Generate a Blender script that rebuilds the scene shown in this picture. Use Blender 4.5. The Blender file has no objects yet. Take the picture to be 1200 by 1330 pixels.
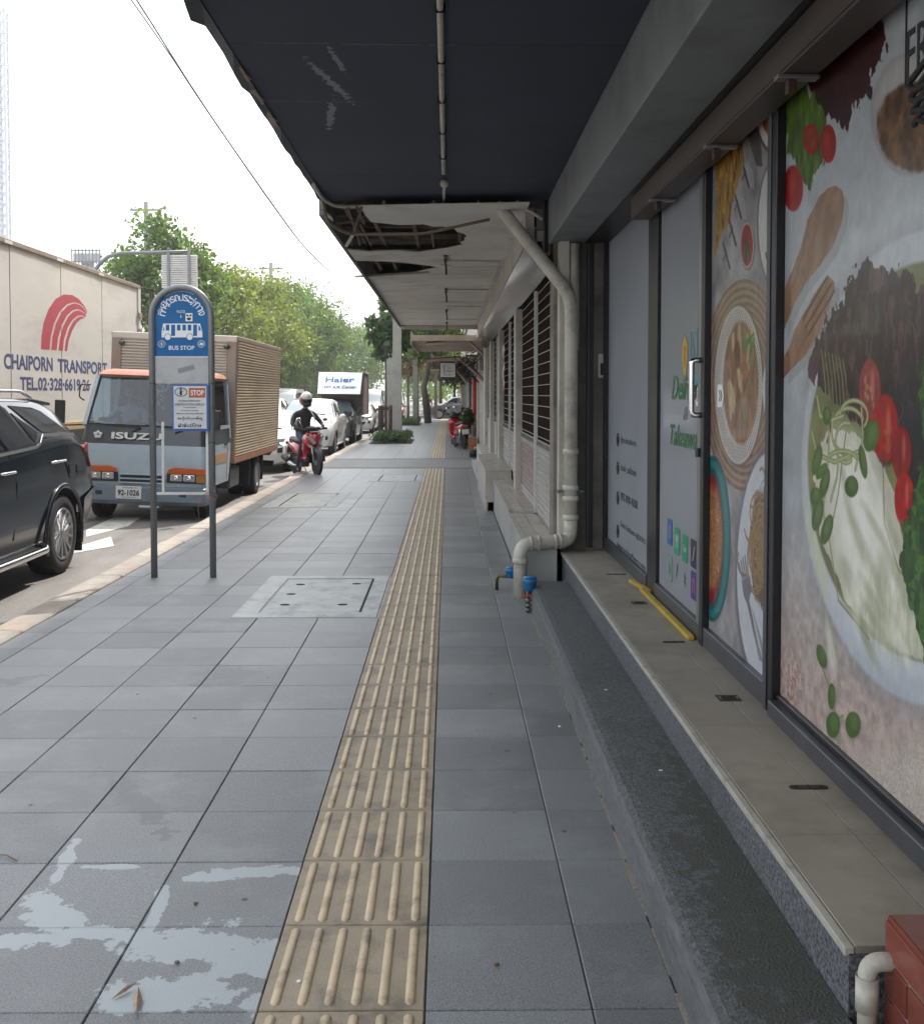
import bpy, bmesh, math, random
import numpy as np
from mathutils import Vector, Matrix
random.seed(7); RNG = np.random.default_rng(7)
SC = bpy.context.scene
COL = SC.collection
PI = math.pi
R = math.radians
# ------------------------------------------------------------------ camera
EYE = 1.47
PITCH, YAW, F, CX, CY = R(2.0), R(0.758), 1360.0, 600.0, 560.0
cam_d = bpy.data.cameras.new('camera'); cam = bpy.data.objects.new('camera', cam_d); COL.objects.link(cam)
cam.location = (0, 0, EYE)
cam.rotation_euler = (R(90) - PITCH, 0, -YAW)
cam_d.sensor_fit = 'HORIZONTAL'; cam_d.sensor_width = 36
cam_d.lens = F / 1200 * 36
cam_d.shift_y = -(665 - CY) / 1200
cam_d.clip_start = .05; cam_d.clip_end = 2500
SC.camera = cam
# ------------------------------------------------------------------ world, sun
SUN = Vector((0.35, 0.62, 1.0)).normalized()          # direction towards the sun
world = bpy.data.worlds.new("World"); SC.world = world; world.use_nodes = True
nt = world.node_tree; nt.nodes.clear()
out = nt.nodes.new('ShaderNodeOutputWorld')
sky = nt.nodes.new('ShaderNodeTexSky'); sky.sky_type = 'NISHITA'; sky.sun_disc = False
sky.sun_elevation = math.asin(SUN.z); sky.sun_rotation = math.atan2(SUN.x, SUN.y)
sky.air_density = 1.6; sky.dust_density = 6.0; sky.ozone_density = 1.0
b1 = nt.nodes.new('ShaderNodeBackground'); b1.inputs['Strength'].default_value = .10
b2 = nt.nodes.new('ShaderNodeBackground'); b2.inputs['Color'].default_value = (.93, .965, 1.0, 1); b2.inputs['Strength'].default_value = 1.0
ad = nt.nodes.new('ShaderNodeAddShader')               # bright white haze over the blue
nt.links.new(sky.outputs[0], b1.inputs['Color'])
nt.links.new(b1.outputs[0], ad.inputs[0]); nt.links.new(b2.outputs[0], ad.inputs[1]); nt.links.new(ad.outputs[0], out.inputs[0])
sd = bpy.data.lights.new('sun', 'SUN'); sd.energy = 4.0; sd.angle = R(1.2); sd.color = (1, .96, .91)
so = bpy.data.objects.new('sun', sd); COL.objects.link(so)
so.rotation_euler = SUN.to_track_quat('Z', 'Y').to_euler(); so.location = (0, 0, 30)
SC.view_settings.view_transform = 'Standard'; SC.view_settings.look = 'None'
SC.view_settings.gamma = 1; SC.view_settings.use_curve_mapping = False
SC.view_settings.exposure = 0.65
SC.cycles.use_denoising = True
SC.cycles.max_bounces = 6; SC.cycles.diffuse_bounces = 3; SC.cycles.glossy_bounces = 3
SC.cycles.transmission_bounces = 4; SC.cycles.transparent_max_bounces = 8
SC.cycles.caustics_reflective = False; SC.cycles.caustics_refractive = False
SC.cycles.sample_clamp_indirect = 6

# measured places: a spot of the photograph on a plane of known height / side / depth
_cy, _sy, _cp, _sp = math.cos(YAW), math.sin(YAW), math.cos(PITCH), math.sin(PITCH)
def ray(px, py):
    a = (px - CX) / F; b = -(py - CY) / F
    y = _cp + b * _sp; z = -_sp + b * _cp
    return Vector((a * _cy + y * _sy, -a * _sy + y * _cy, z))
def at_z(px, py, z=0.0):
    d = ray(px, py); t = (z - EYE) / d.z; return Vector((d.x * t, d.y * t, z))
def at_x(px, py, x):
    d = ray(px, py); t = x / d.x; return Vector((x, d.y * t, EYE + d.z * t))
def at_y(px, py, y):
    d = ray(px, py); t = y / d.y; return Vector((d.x * t, y, EYE + d.z * t))

# ------------------------------------------------------------------ materials
def mat(name, color, rough=.6, metal=0, var=0.0, scale=6, bump=0.0, bscale=60, spec=None, rnd=0.0,
        dirt=None, dscale=2.5, damt=.5, coat=0, emit=None, detail=6, stretch=None, dlo=.5, dhi=.7):
    m = bpy.data.materials.new(name); m.use_nodes = True
    n = m.node_tree.nodes; L = m.node_tree.links; p = n['Principled BSDF']
    p.inputs['Roughness'].default_value = rough; p.inputs['Metallic'].default_value = metal
    if spec is not None: p.inputs['Specular IOR Level'].default_value = spec
    if coat: p.inputs['Coat Weight'].default_value = coat; p.inputs['Coat Roughness'].default_value = .06
    c = (*color, 1)
    p.inputs['Base Color'].default_value = c
    if emit: p.inputs['Emission Color'].default_value = (*emit[0], 1); p.inputs['Emission Strength'].default_value = emit[1]
    geo = n.new('ShaderNodeNewGeometry')
    vec = geo.outputs['Position']
    if stretch:
        mp = n.new('ShaderNodeMapping'); mp.inputs['Scale'].default_value = stretch; L.new(vec, mp.inputs['Vector']); vec = mp.outputs[0]
    cur = None
    if var:
        t = n.new('ShaderNodeTexNoise'); t.inputs['Scale'].default_value = scale; t.inputs['Detail'].default_value = detail; t.inputs['Roughness'].default_value = .65
        L.new(vec, t.inputs['Vector'])
        mr = n.new('ShaderNodeMapRange'); mr.inputs['From Min'].default_value = .3; mr.inputs['From Max'].default_value = .7
        mr.inputs['To Min'].default_value = 1 - var; mr.inputs['To Max'].default_value = 1 + var; L.new(t.outputs['Fac'], mr.inputs['Value'])
        mx = n.new('ShaderNodeVectorMath'); mx.operation = 'SCALE'; mx.inputs[0].default_value = color
        L.new(mr.outputs[0], mx.inputs['Scale']); cur = mx.outputs[0]
    if rnd:
        oi = n.new('ShaderNodeObjectInfo')
        mr = n.new('ShaderNodeMapRange'); mr.inputs['To Min'].default_value = 1 - rnd; mr.inputs['To Max'].default_value = 1 + rnd; L.new(oi.outputs['Random'], mr.inputs['Value'])
        mx = n.new('ShaderNodeVectorMath'); mx.operation = 'SCALE'; mx.inputs[0].default_value = color
        if cur: L.new(cur, mx.inputs[0])
        L.new(mr.outputs[0], mx.inputs['Scale']); cur = mx.outputs[0]
    if dirt:
        t = n.new('ShaderNodeTexNoise'); t.inputs['Scale'].default_value = dscale; t.inputs['Detail'].default_value = 7; t.inputs['Roughness'].default_value = .7
        L.new(vec, t.inputs['Vector'])
        mr = n.new('ShaderNodeMapRange'); mr.inputs['From Min'].default_value = dlo; mr.inputs['From Max'].default_value = dhi; mr.inputs['To Max'].default_value = damt; L.new(t.outputs['Fac'], mr.inputs['Value'])
        mx = n.new('ShaderNodeMix'); mx.data_type = 'RGBA'; mx.inputs['A'].default_value = c; mx.inputs['B'].default_value = (*dirt, 1)
        if cur: L.new(cur, mx.inputs['A'])
        L.new(mr.outputs[0], mx.inputs['Factor']); cur = mx.outputs['Result']
    if cur: L.new(cur, p.inputs['Base Color'])
    if bump:
        t = n.new('ShaderNodeTexNoise'); t.inputs['Scale'].default_value = bscale; t.inputs['Detail'].default_value = 3
        L.new(vec, t.inputs['Vector'])
        bn = n.new('ShaderNodeBump'); bn.inputs['Strength'].default_value = bump; bn.inputs['Distance'].default_value = .01
        L.new(t.outputs['Fac'], bn.inputs['Height']); L.new(bn.outputs[0], p.inputs['Normal'])
    return m
M = {}
def glass_mat(name, tint=(.6, .75, .78), alpha=.45, rough=.02):
    m = bpy.data.materials.new(name); m.use_nodes = True
    n = m.node_tree.nodes; L = m.node_tree.links; n.remove(n['Principled BSDF'])
    tr = n.new('ShaderNodeBsdfTransparent'); tr.inputs[0].default_value = (*tint, 1)
    gl = n.new('ShaderNodeBsdfGlossy'); gl.inputs['Roughness'].default_value = rough
    lw = n.new('ShaderNodeFresnel'); lw.inputs['IOR'].default_value = 1.55
    mr = n.new('ShaderNodeMapRange'); mr.inputs['To Min'].default_value = alpha * .15; mr.inputs['To Max'].default_value = 1
    L.new(lw.outputs[0], mr.inputs['Value'])
    mx = n.new('ShaderNodeMixShader'); L.new(mr.outputs[0], mx.inputs[0]); L.new(tr.outputs[0], mx.inputs[1]); L.new(gl.outputs[0], mx.inputs[2])
    L.new(mx.outputs[0], n['Material Output'].inputs[0]); return m
def image_mat(name, arr, rough=.25, spec=.5, coat=0):
    """arr: rows bottom to top, linear-light colours; a flat print computed below"""
    h, w, _ = arr.shape
    im = bpy.data.images.new(name, w, h, float_buffer=False)
    a = np.ones((h, w, 4), np.float32); a[..., :3] = np.clip(arr, 0, 1)
    s = a[..., :3]; a[..., :3] = np.where(s < .0031308, s * 12.92, 1.055 * np.power(np.maximum(s, 1e-6), 1 / 2.4) - .055)
    im.pixels.foreach_set(a.ravel()); im.update(); im.pack()
    m = bpy.data.materials.new(name); m.use_nodes = True
    n = m.node_tree.nodes; L = m.node_tree.links; p = n['Principled BSDF']
    t = n.new('ShaderNodeTexImage'); t.image = im; t.interpolation = 'Cubic'; t.extension = 'EXTEND'
    L.new(t.outputs[0], p.inputs['Base Color']); p.inputs['Roughness'].default_value = rough
    p.inputs['Specular IOR Level'].default_value = spec
    if coat: p.inputs['Coat Weight'].default_value = coat; p.inputs['Coat Roughness'].default_value = .04
    return m

# ------------------------------------------------------------------ mesh building
class MB:
    def __init__(s): s.v = []; s.f = []; s.m = []; s.s = []
    def add(s, vs, fs, m=0, smooth=False):
        b = len(s.v); s.v.extend([tuple(v) for v in vs]); s.f.extend([tuple(b + i for i in f) for f in fs])
        s.m.extend([m] * len(fs)); s.s.extend([smooth] * len(fs)); return s
    def box(s, x0, x1, y0, y1, z0, z1, m=0, M4=None):
        vs = [Vector((x, y, z)) for x in (x0, x1) for y in (y0, y1) for z in (z0, z1)]
        if M4 is not None: vs = [M4 @ v for v in vs]
        return s.add(vs, [(0, 1, 3, 2), (4, 6, 7, 5), (0, 4, 5, 1), (2, 3, 7, 6), (0, 2, 6, 4), (1, 5, 7, 3)], m)
    def bar(s, a, b, w, h=None, m=0, up=(0, 0, 1)):
        a = Vector(a); b = Vector(b); h = h or w; d = b - a; l = d.length; d.normalize()
        u = Vector(up)
        if abs(d.dot(u)) > .98: u = Vector((0, 1, 0))
        x = d.cross(u).normalized(); z = x.cross(d)
        vs = []
        for t in (a, b):
            for sx, sz in ((-1, -1), (1, -1), (1, 1), (-1, 1)): vs.append(t + x * sx * w / 2 + z * sz * h / 2)
        return s.add(vs, [(3, 2, 1, 0), (4, 5, 6, 7), (0, 1, 5, 4), (1, 2, 6, 5), (2, 3, 7, 6), (3, 0, 4, 7)], m)
    def tube(s, pts, r, n=10, m=0, cap=True, closed=False, flat=1.0):
        pts = [Vector(p) for p in pts]; k = len(pts); rs = r if isinstance(r, (list, tuple)) else [r] * k
        vs = []; prev = None
        for i, p in enumerate(pts):
            if closed: d = pts[(i + 1) % k] - pts[i - 1]
            else: d = pts[min(i + 1, k - 1)] - pts[max(i - 1, 0)]
            d.normalize()
            if prev is None:
                u = Vector((0, 0, 1)) if abs(d.z) < .9 else Vector((1, 0, 0))
                u = (u - d * u.dot(d)).normalized()
            else: u = (prev - d * prev.dot(d)).normalized()
            prev = u; w = d.cross(u)
            for j in range(n):
                a = 2 * PI * j / n; vs.append(p + (u * math.cos(a) * flat + w * math.sin(a)) * rs[i])
        fs = []
        for i in range(k if closed else k - 1):
            i2 = (i + 1) % k
            for j in range(n):
                j2 = (j + 1) % n; fs.append((i * n + j, i * n + j2, i2 * n + j2, i2 * n + j))
        s.add(vs, fs, m, True)
        if cap and not closed: 
            b = len(s.v) - len(vs)
            s.f.append(tuple(b + j for j in reversed(range(n)))); s.f.append(tuple(b + (k - 1) * n + j for j in range(n)))
            s.m += [m, m]; s.s += [False, False]
        return s
    def prism(s, poly, fn, a, b, m=0, smooth=False):
        """poly: 2-D outline; fn(u, v, w) -> 3-D; extruded from w=a to w=b"""
        k = len(poly); vs = [fn(u, v, a) for u, v in poly] + [fn(u, v, b) for u, v in poly]
        fs = [tuple(range(k)), tuple(reversed(range(k, 2 * k)))]
        s.add(vs, fs, m)
        bb = len(s.v) - 2 * k
        for i in range(k):
            j = (i + 1) % k; s.f.append((bb + i, bb + k + i, bb + k + j, bb + j)); s.m.append(m); s.s.append(smooth)
        return s
    def lathe(s, prof, c, axis='z', n=24, m=0, smooth=True, M4=None):
        vs = []; c = Vector(c)
        for r, h in prof:
            for j in range(n):
                a = 2 * PI * j / n; p = {'z': (r * math.cos(a), r * math.sin(a), h), 'x': (h, r * math.cos(a), r * math.sin(a)), 'y': (r * math.sin(a), h, r * math.cos(a))}[axis]
                p = Vector(p); p = M4 @ p if M4 is not None else p; vs.append(c + p)
        fs = []
        for i in range(len(prof) - 1):
            for j in range(n):
                j2 = (j + 1) % n; fs.append((i * n + j, i * n + j2, (i + 1) * n + j2, (i + 1) * n + j))
        s.add(vs, fs, m, smooth)
        b = len(s.v) - len(vs); k = len(prof)
        if prof[0][0] > 1e-5: s.f.append(tuple(b + j for j in reversed(range(n)))); s.m.append(m); s.s.append(False)
        if prof[-1][0] > 1e-5: s.f.append(tuple(b + (k - 1) * n + j for j in range(n))); s.m.append(m); s.s.append(False)
        return s
    def ball(s, c, r, n=12, m=0, M4=None):
        rr = r if isinstance(r, (tuple, list)) else (r, r, r); c = Vector(c); vs = []; k = max(4, n // 2)
        for i in range(1, k):
            t = PI * i / k
            for j in range(n):
                a = 2 * PI * j / n; p = Vector((rr[0] * math.sin(t) * math.cos(a), rr[1] * math.sin(t) * math.sin(a), rr[2] * math.cos(t)))
                vs.append(c + (M4 @ p if M4 is not None else p))
        p = Vector((0, 0, rr[2])); q = -p
        if M4 is not None: p = M4 @ p; q = M4 @ q
        vs += [c + p, c + q]; fs = []
        for i in range(k - 2):
            for j in range(n):
                j2 = (j + 1) % n; fs.append((i * n + j, (i + 1) * n + j, (i + 1) * n + j2, i * n + j2))
        T = len(vs) - 2
        for j in range(n):
            j2 = (j + 1) % n; fs.append((T, j, j2)); fs.append((T + 1, (k - 2) * n + j2, (k - 2) * n + j))
        return s.add(vs, fs, m, True)
    def mesh(s, name, mats):
        me = bpy.data.meshes.new(name); me.from_pydata([tuple(v) for v in s.v], [], s.f)
        for m in (mats if isinstance(mats, (list, tuple)) else [mats]): me.materials.append(m)
        me.polygons.foreach_set('material_index', s.m); me.polygons.foreach_set('use_smooth', s.s)
        me.update(); return me
    def build(s, name, mats, parent=None, bevel=0, seg=2, fix=False, local=False):
        me = s.mesh(name, mats)
        if fix:
            bm = bmesh.new(); bm.from_mesh(me); bmesh.ops.remove_doubles(bm, verts=bm.verts, dist=1e-5); bmesh.ops.recalc_face_normals(bm, faces=bm.faces); bm.to_mesh(me); bm.free()
        return link(name, me, parent, bevel, seg, local)
def link(name, me, parent=None, bevel=0, seg=2, local=False):
    o = bpy.data.objects.new(name, me); COL.objects.link(o)
    if bevel:
        b = o.modifiers.new('bevel', 'BEVEL'); b.width = bevel; b.segments = seg; b.limit_method = 'ANGLE'; b.angle_limit = R(40)
        b.harden_normals = False
    if parent: adopt(o, parent, local)
    return o
def world_of(o):
    m = o.matrix_basis.copy(); q = o
    while q.parent: m = q.parent.matrix_basis @ q.matrix_parent_inverse @ m if q is o else m; q = q.parent
    return m
def full(o):
    if o.parent: return full(o.parent) @ o.matrix_parent_inverse @ o.matrix_basis
    return o.matrix_basis.copy()
def adopt(o, parent, local=False):
    o.parent = parent
    if not local: o.matrix_parent_inverse = full(parent).inverted()
def tag(o, label, cat, group=None, kind=None):
    o['label'] = label; o['category'] = cat
    if group: o['group'] = group
    if kind: o['kind'] = kind
    return o
def struct(o, label=None):
    o['kind'] = 'structure'
    if label: o['label'] = label
    return o
def thing(name, label, cat, loc=(0, 0, 0), rz=0, group=None):
    o = bpy.data.objects.new(name, None); COL.objects.link(o); o.empty_display_size = .1
    o.location = loc; o.rotation_euler = (0, 0, rz); return tag(o, label, cat, group)
def kids(o): return [c for c in COL.objects if c.parent is o]
def copy_tree(o, parent=None, kmap=None):
    if kmap is None:
        kmap = {}
        for c in COL.objects:
            if c.parent: kmap.setdefault(c.parent.name, []).append(c)
    c = o.copy(); COL.objects.link(c); c.parent = parent
    for ch in kmap.get(o.name, []): copy_tree(ch, c, kmap)
    return c
def lettering(txt, org, u, v, width, height, m, parent, name='lettering', depth=.0012, align='CENTER', shear=0, bold=0.0, space=1.0, local=False, font=None):
    """flat letters centred on org, spanning width along u and height along v"""
    cu = bpy.data.curves.new('txt', 'FONT'); cu.body = txt; cu.extrude = .5; cu.resolution_u = 3; cu.shear = shear; cu.offset = bold; cu.space_character = space
    o = bpy.data.objects.new('txt', cu); COL.objects.link(o)
    dg = bpy.context.evaluated_depsgraph_get(); me = bpy.data.meshes.new_from_object(o.evaluated_get(dg))
    bpy.data.objects.remove(o); bpy.data.curves.remove(cu)
    k = len(me.vertices)
    if k == 0: return None
    co = np.empty(k * 3, np.float32); me.vertices.foreach_get('co', co); co = co.reshape(-1, 3)
    mn = co.min(0); mx = co.max(0); sz = np.maximum(mx - mn, 1e-6)
    co = (co - (mn + mx) / 2) / sz
    if width is None: width = height * sz[0] / sz[1]
    if height is None: height = width * sz[1] / sz[0]
    u = np.array(Vector(u).normalized()); v = np.array(Vector(v).normalized()); nn = np.cross(u, v)
    P = np.array(org)[None] + co[:, :1] * width * u + co[:, 1:2] * height * v + (co[:, 2:3] + .5) * depth * nn
    me.vertices.foreach_set('co', P.astype(np.float32).ravel()); me.materials.clear(); me.materials.append(m); me.update()
    return link(name, me, parent, local=local)
def smooth_angle(o, a=35):
    o.data.set_sharp_from_angle(angle=R(a)) if hasattr(o.data, 'set_sharp_from_angle') else None
    o.data.polygons.foreach_set('use_smooth', [True] * len(o.data.polygons)); return o
def arc(c, r, a0, a1, n, fn):
    return [fn(c[0] + r * math.cos(a0 + (a1 - a0) * i / n), c[1] + r * math.sin(a0 + (a1 - a0) * i / n)) for i in range(n + 1)]
def bend(pts, r=.08, n=5):
    """round the corners of a polyline"""
    pts = [Vector(p) for p in pts]; o = [pts[0]]
    for i in range(1, len(pts) - 1):
        a = (pts[i - 1] - pts[i]); b = (pts[i + 1] - pts[i]); ra = min(r, a.length * .45, b.length * .45)
        p = pts[i] + a.normalized() * ra; q = pts[i] + b.normalized() * ra
        for k in range(n + 1):
            t = k / n; o.append(p * (1 - t) ** 2 + pts[i] * 2 * t * (1 - t) + q * t * t)
    o.append(pts[-1]); return o
# ------------------------------------------------------------------ palette
M['white_metal'] = mat('white_metal', (.62, .61, .58), .5, var=.08, scale=4, dirt=(.3, .25, .2), damt=.35)
M['grey_metal'] = mat('grey_metal', (.20, .21, .22), .45, .3, var=.12, scale=9, dirt=(.2, .13, .08), damt=.3, dscale=9)
M['black'] = mat('black_plastic', (.012, .012, .013), .45)
M['dark'] = mat('dark_void', (.012, .012, .013), .9)
M['rubber'] = mat('rubber', (.018, .017, .017), .8, var=.3, scale=12, bump=.3, bscale=80)
M['chrome'] = mat('chrome', (.75, .75, .76), .12, 1)
M['alloy'] = mat('alloy', (.42, .42, .43), .28, .9)
M['car_glass'] = mat('car_glass', (.006, .008, .010), .04, spec=.3)
M['shield'] = mat('windscreen_glass', (.18, .23, .25), .05, spec=1.0, coat=.8)
M['glass'] = glass_mat('clear_glass')
M['white_paint'] = mat('white_paint', (.75, .76, .76), .18, coat=.7, var=.03, scale=3)
M['lens'] = mat('lamp_lens', (.5, .52, .52), .08, .4, coat=1)
M['red_lens'] = mat('red_lens', (.30, .008, .014), .1, coat=1)
M['orange_lens'] = mat('orange_lens', (.50, .10, .02), .15, coat=1)
M['rust'] = mat('rust', (.17, .075, .035), .85, var=.4, scale=14, bump=.3)
M['pvc'] = mat('old_pvc', (.56, .53, .46), .5, var=.1, scale=6, dirt=(.14, .12, .10), damt=.6, dscale=5, bump=.05)
M['concrete'] = mat('concrete', (.30, .29, .275), .9, var=.18, scale=5, bump=.25, bscale=60, dirt=(.14, .13, .12), damt=.5)
M['cable'] = mat('cable', (.02, .02, .02), .7)
M['blue_plastic'] = mat('blue_plastic', (.02, .16, .38), .4, dirt=(.05, .07, .1), damt=.5, dscale=12)
M['navy'] = mat('navy_lettering', (.05, .06, .16), .6, var=.2, scale=20)
M['ink'] = mat('ink', (.02, .02, .022), .6)
M['white_ink'] = mat('white_ink', (.8, .8, .8), .6)

def mask_blobs(m, blobs, color, rough=None, nscale=7, namp=.55, thr=.5, fine=55):
    """worn or spilt patches: ellipses on the ground (x, y, rx, ry, turn) broken up by noise, mixed over the base colour"""
    n = m.node_tree.nodes; L = m.node_tree.links; p = n['Principled BSDF']
    geo = n.new('ShaderNodeNewGeometry'); cur = None
    for (x, y, rx, ry, a) in blobs:
        mp = n.new('ShaderNodeMapping'); mp.vector_type = 'TEXTURE'
        mp.inputs['Location'].default_value = (x, y, 0); mp.inputs['Rotation'].default_value = (0, 0, a); mp.inputs['Scale'].default_value = (rx, ry, 1e3)
        L.new(geo.outputs['Position'], mp.inputs['Vector'])
        ln = n.new('ShaderNodeVectorMath'); ln.operation = 'LENGTH'; L.new(mp.outputs[0], ln.inputs[0])
        if cur is None: cur = ln.outputs['Value']
        else:
            mi = n.new('ShaderNodeMath'); mi.operation = 'SMOOTH_MIN'; mi.inputs[2].default_value = .15; L.new(cur, mi.inputs[0]); L.new(ln.outputs['Value'], mi.inputs[1]); cur = mi.outputs[0]
    t = n.new('ShaderNodeTexNoise'); t.inputs['Scale'].default_value = nscale; t.inputs['Detail'].default_value = 9; t.inputs['Roughness'].default_value = .68
    L.new(geo.outputs['Position'], t.inputs['Vector'])
    a1 = n.new('ShaderNodeMath'); a1.operation = 'MULTIPLY_ADD'; a1.inputs[1].default_value = namp * 7; a1.inputs[2].default_value = -namp * 3.5; L.new(t.outputs['Fac'], a1.inputs[0])
    a2 = n.new('ShaderNodeMath'); a2.operation = 'ADD'; L.new(cur, a2.inputs[0]); L.new(a1.outputs[0], a2.inputs[1])
    mr = n.new('ShaderNodeMapRange'); mr.inputs['From Min'].default_value = 1.02; mr.inputs['From Max'].default_value = .95; L.new(a2.outputs[0], mr.inputs['Value'])
    mx = n.new('ShaderNodeMix'); mx.data_type = 'RGBA'; mx.inputs['B'].default_value = (*color, 1)
    old = p.inputs['Base Color']
    if old.is_linked: L.new(old.links[0].from_socket, mx.inputs['A'])
    else: mx.inputs['A'].default_value = old.default_value
    L.new(mr.outputs[0], mx.inputs['Factor']); L.new(mx.outputs['Result'], p.inputs['Base Color'])
    return mr.outputs[0]

M['tile'] = mat('granite_tile', (.182, .189, .194), .36, var=.45, scale=190, rnd=.2, bump=.3, bscale=330, dirt=(.27, .28, .275), damt=.75, dscale=1.7, detail=3)
def gz(px, py, rx, ry, a=0): q = at_z(px, py); return (q.x, q.y, rx, ry, a)
mask_blobs(M['tile'], [gz(255, 1225, .20, .10), gz(330, 1245, .13, .11), gz(225, 1290, .15, .07), gz(340, 1310, .05, .08), gz(180, 1305, .10, .05),
    gz(75, 1195, .09, .10, .5), gz(30, 1220, .16, .045), gz(120, 1212, .18, .035), gz(60, 1170, .06, .05),
    gz(147, 1126, .09, .02), gz(270, 1140, .10, .028), gz(340, 1132, .13, .036, .1), gz(85, 1118, .02, .16, .12), gz(205, 1180, .018, .22, .1)],
    (.38, .41, .42), nscale=8, namp=.62)
_r = random.Random(2)
mask_blobs(M['tile'], [(_r.uniform(-2.4, .5), _r.uniform(2.6, 8), _r.uniform(.004, .011), _r.uniform(.004, .012), 0) for _ in range(22)], (.045, .045, .045), nscale=30, namp=.1)
mask_blobs(M['tile'], [(_r.uniform(-2.4, -.5), _r.uniform(3, 12), _r.uniform(.08, .3), _r.uniform(.05, .22), _r.uniform(0, 3)) for _ in range(5)], (.148, .153, .156), nscale=9, namp=.75)
M['tile_grout'] = mat('tile_grout', (.085, .082, .078), .95)
M['tactile'] = mat('tactile_tile', (.315, .255, .175), .55, var=.14, scale=7, rnd=.05, bump=.2, bscale=160, dirt=(.10, .085, .07), damt=.8, dscale=5.5)
M['tactile_bar'] = mat('tactile_bar', (.53, .41, .26), .42, var=.12, scale=9, dirt=(.15, .12, .09), damt=.8, dscale=11)
M['kerb'] = mat('kerb_concrete', (.30, .27, .235), .85, var=.2, scale=6, rnd=.18, bump=.3, bscale=70, dirt=(.30, .20, .13), damt=.7, dscale=2.2)
M['asphalt'] = mat('asphalt', (.17, .158, .148), .75, var=.3, scale=2.2, bump=1.0, bscale=95, dirt=(.22, .205, .185), damt=.7, dscale=.9, stretch=(1, .35, 1))
M['smooth_band'] = mat('cement_band', (.20, .20, .195), .7, var=.12, scale=2.5, bump=.1, bscale=50)
M['road_paint'] = mat('road_paint', (.62, .61, .57), .7, dirt=(.16, .155, .15), damt=.8, dscale=9, bump=.4, bscale=90)
M['cover'] = mat('cover_cement', (.47, .48, .46), .8, var=.1, scale=6, bump=.2, bscale=120, dirt=(.17, .17, .165), damt=.6, dscale=5)

# ------------------------------------------------------------------ ground, road, pavement
g = MB().add([(-900, -60, -.16), (900, -60, -.16), (900, 1400, -.16), (-900, 1400, -.16)], [(0, 1, 2, 3)]).build('ground', mat('ground', (.16, .15, .13), .9, var=.2, scale=.2)); struct(g)
r = MB().add([(-17, -20, -.10), (-2.85, -20, -.10), (-2.85, 260, -.10), (-17, 260, -.10)], [(0, 1, 2, 3)])
r.add([(-2.88, 63, -.10), (14, 63, -.10), (14, 72, -.10), (-2.88, 72, -.10)], [(0, 1, 2, 3)])
road = r.build('road', M['asphalt']); struct(road)
def marking(pts):
    vs = [at_z(x, y, -.096) for x, y in pts]
    MB().add(vs, [tuple(range(len(vs)))]).build('road_marking', M['road_paint'], road, fix=False)
marking([(112, 697), (166, 683.5), (183, 672), (150, 671), (112, 688)][::-1])
marking([(96, 718), (112, 715.5), (148, 709), (144, 697), (96, 711)][::-1])
marking([(4, 742), (48, 731), (40, 724), (2, 731)][::-1])
for y in range(12, 120, 9):
    MB().add([(-5.02, y, -.096), (-4.92, y, -.096), (-4.92, y + 3, -.096), (-5.02, y + 3, -.096)], [(0, 1, 2, 3)]).build('road_marking', M['road_paint'], road)
m_ = MB().box(-17.5, -16.9, -20, 260, -.16, .06).build('median_kerb', M['concrete']); struct(m_)
sb = MB().box(-2.63, 1.3, -6, 63, -.3, -.0055)
walk = sb.build('sidewalk', M['tile_grout']); struct(walk)
TY0 = 2.052
tile_me = {}
def tile_mesh(w, d=.4, t=.022, ch=.003):
    k = (round(w, 3), round(d, 3))
    if k in tile_me: return tile_me[k]
    mb = MB(); a = w / 2 - .0015; b = d / 2 - .0015
    lo = [(-a, -b, -t), (a, -b, -t), (a, b, -t), (-a, b, -t)]; mid = [(x, y, -ch) for x, y, _ in lo]
    top = [(-a + ch, -b + ch, 0), (a - ch, -b + ch, 0), (a - ch, b - ch, 0), (-a + ch, b - ch, 0)]
    fs = [(8, 9, 10, 11)]
    for i in range(4):
        j = (i + 1) % 4; fs += [(i, j, 4 + j, 4 + i), (4 + i, 4 + j, 8 + j, 8 + i)]
    mb.add(lo + mid + top, fs); me = mb.mesh('paving_tile', M['tile']); tile_me[k] = me; return me
c1 = [at_z(303, 800), at_z(505, 800), at_z(505, 751), at_z(363, 751)]
COVERS = [(-1.43, -.475, at_z(400, 797).y, at_z(400, 751).y), (-2.30, -1.46, at_z(400, 659).y, at_z(400, 641).y), (-1.36, -.50, at_z(520, 625).y, at_z(520, 617).y)]
def covered(x, y): return any(a - .05 < x < b + .05 and c - .05 < y < d + .05 for a, b, c, d in COVERS)
cols = [(-.855, -.455), (-1.255, -.855), (-1.655, -1.255), (-2.055, -1.655), (-2.455, -2.055), (-2.62, -2.455), (-.055, .345), (.345, .56)]
BAND = (21.0, 23.9)
far_mb = MB(); y = TY0; k = 0
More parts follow.
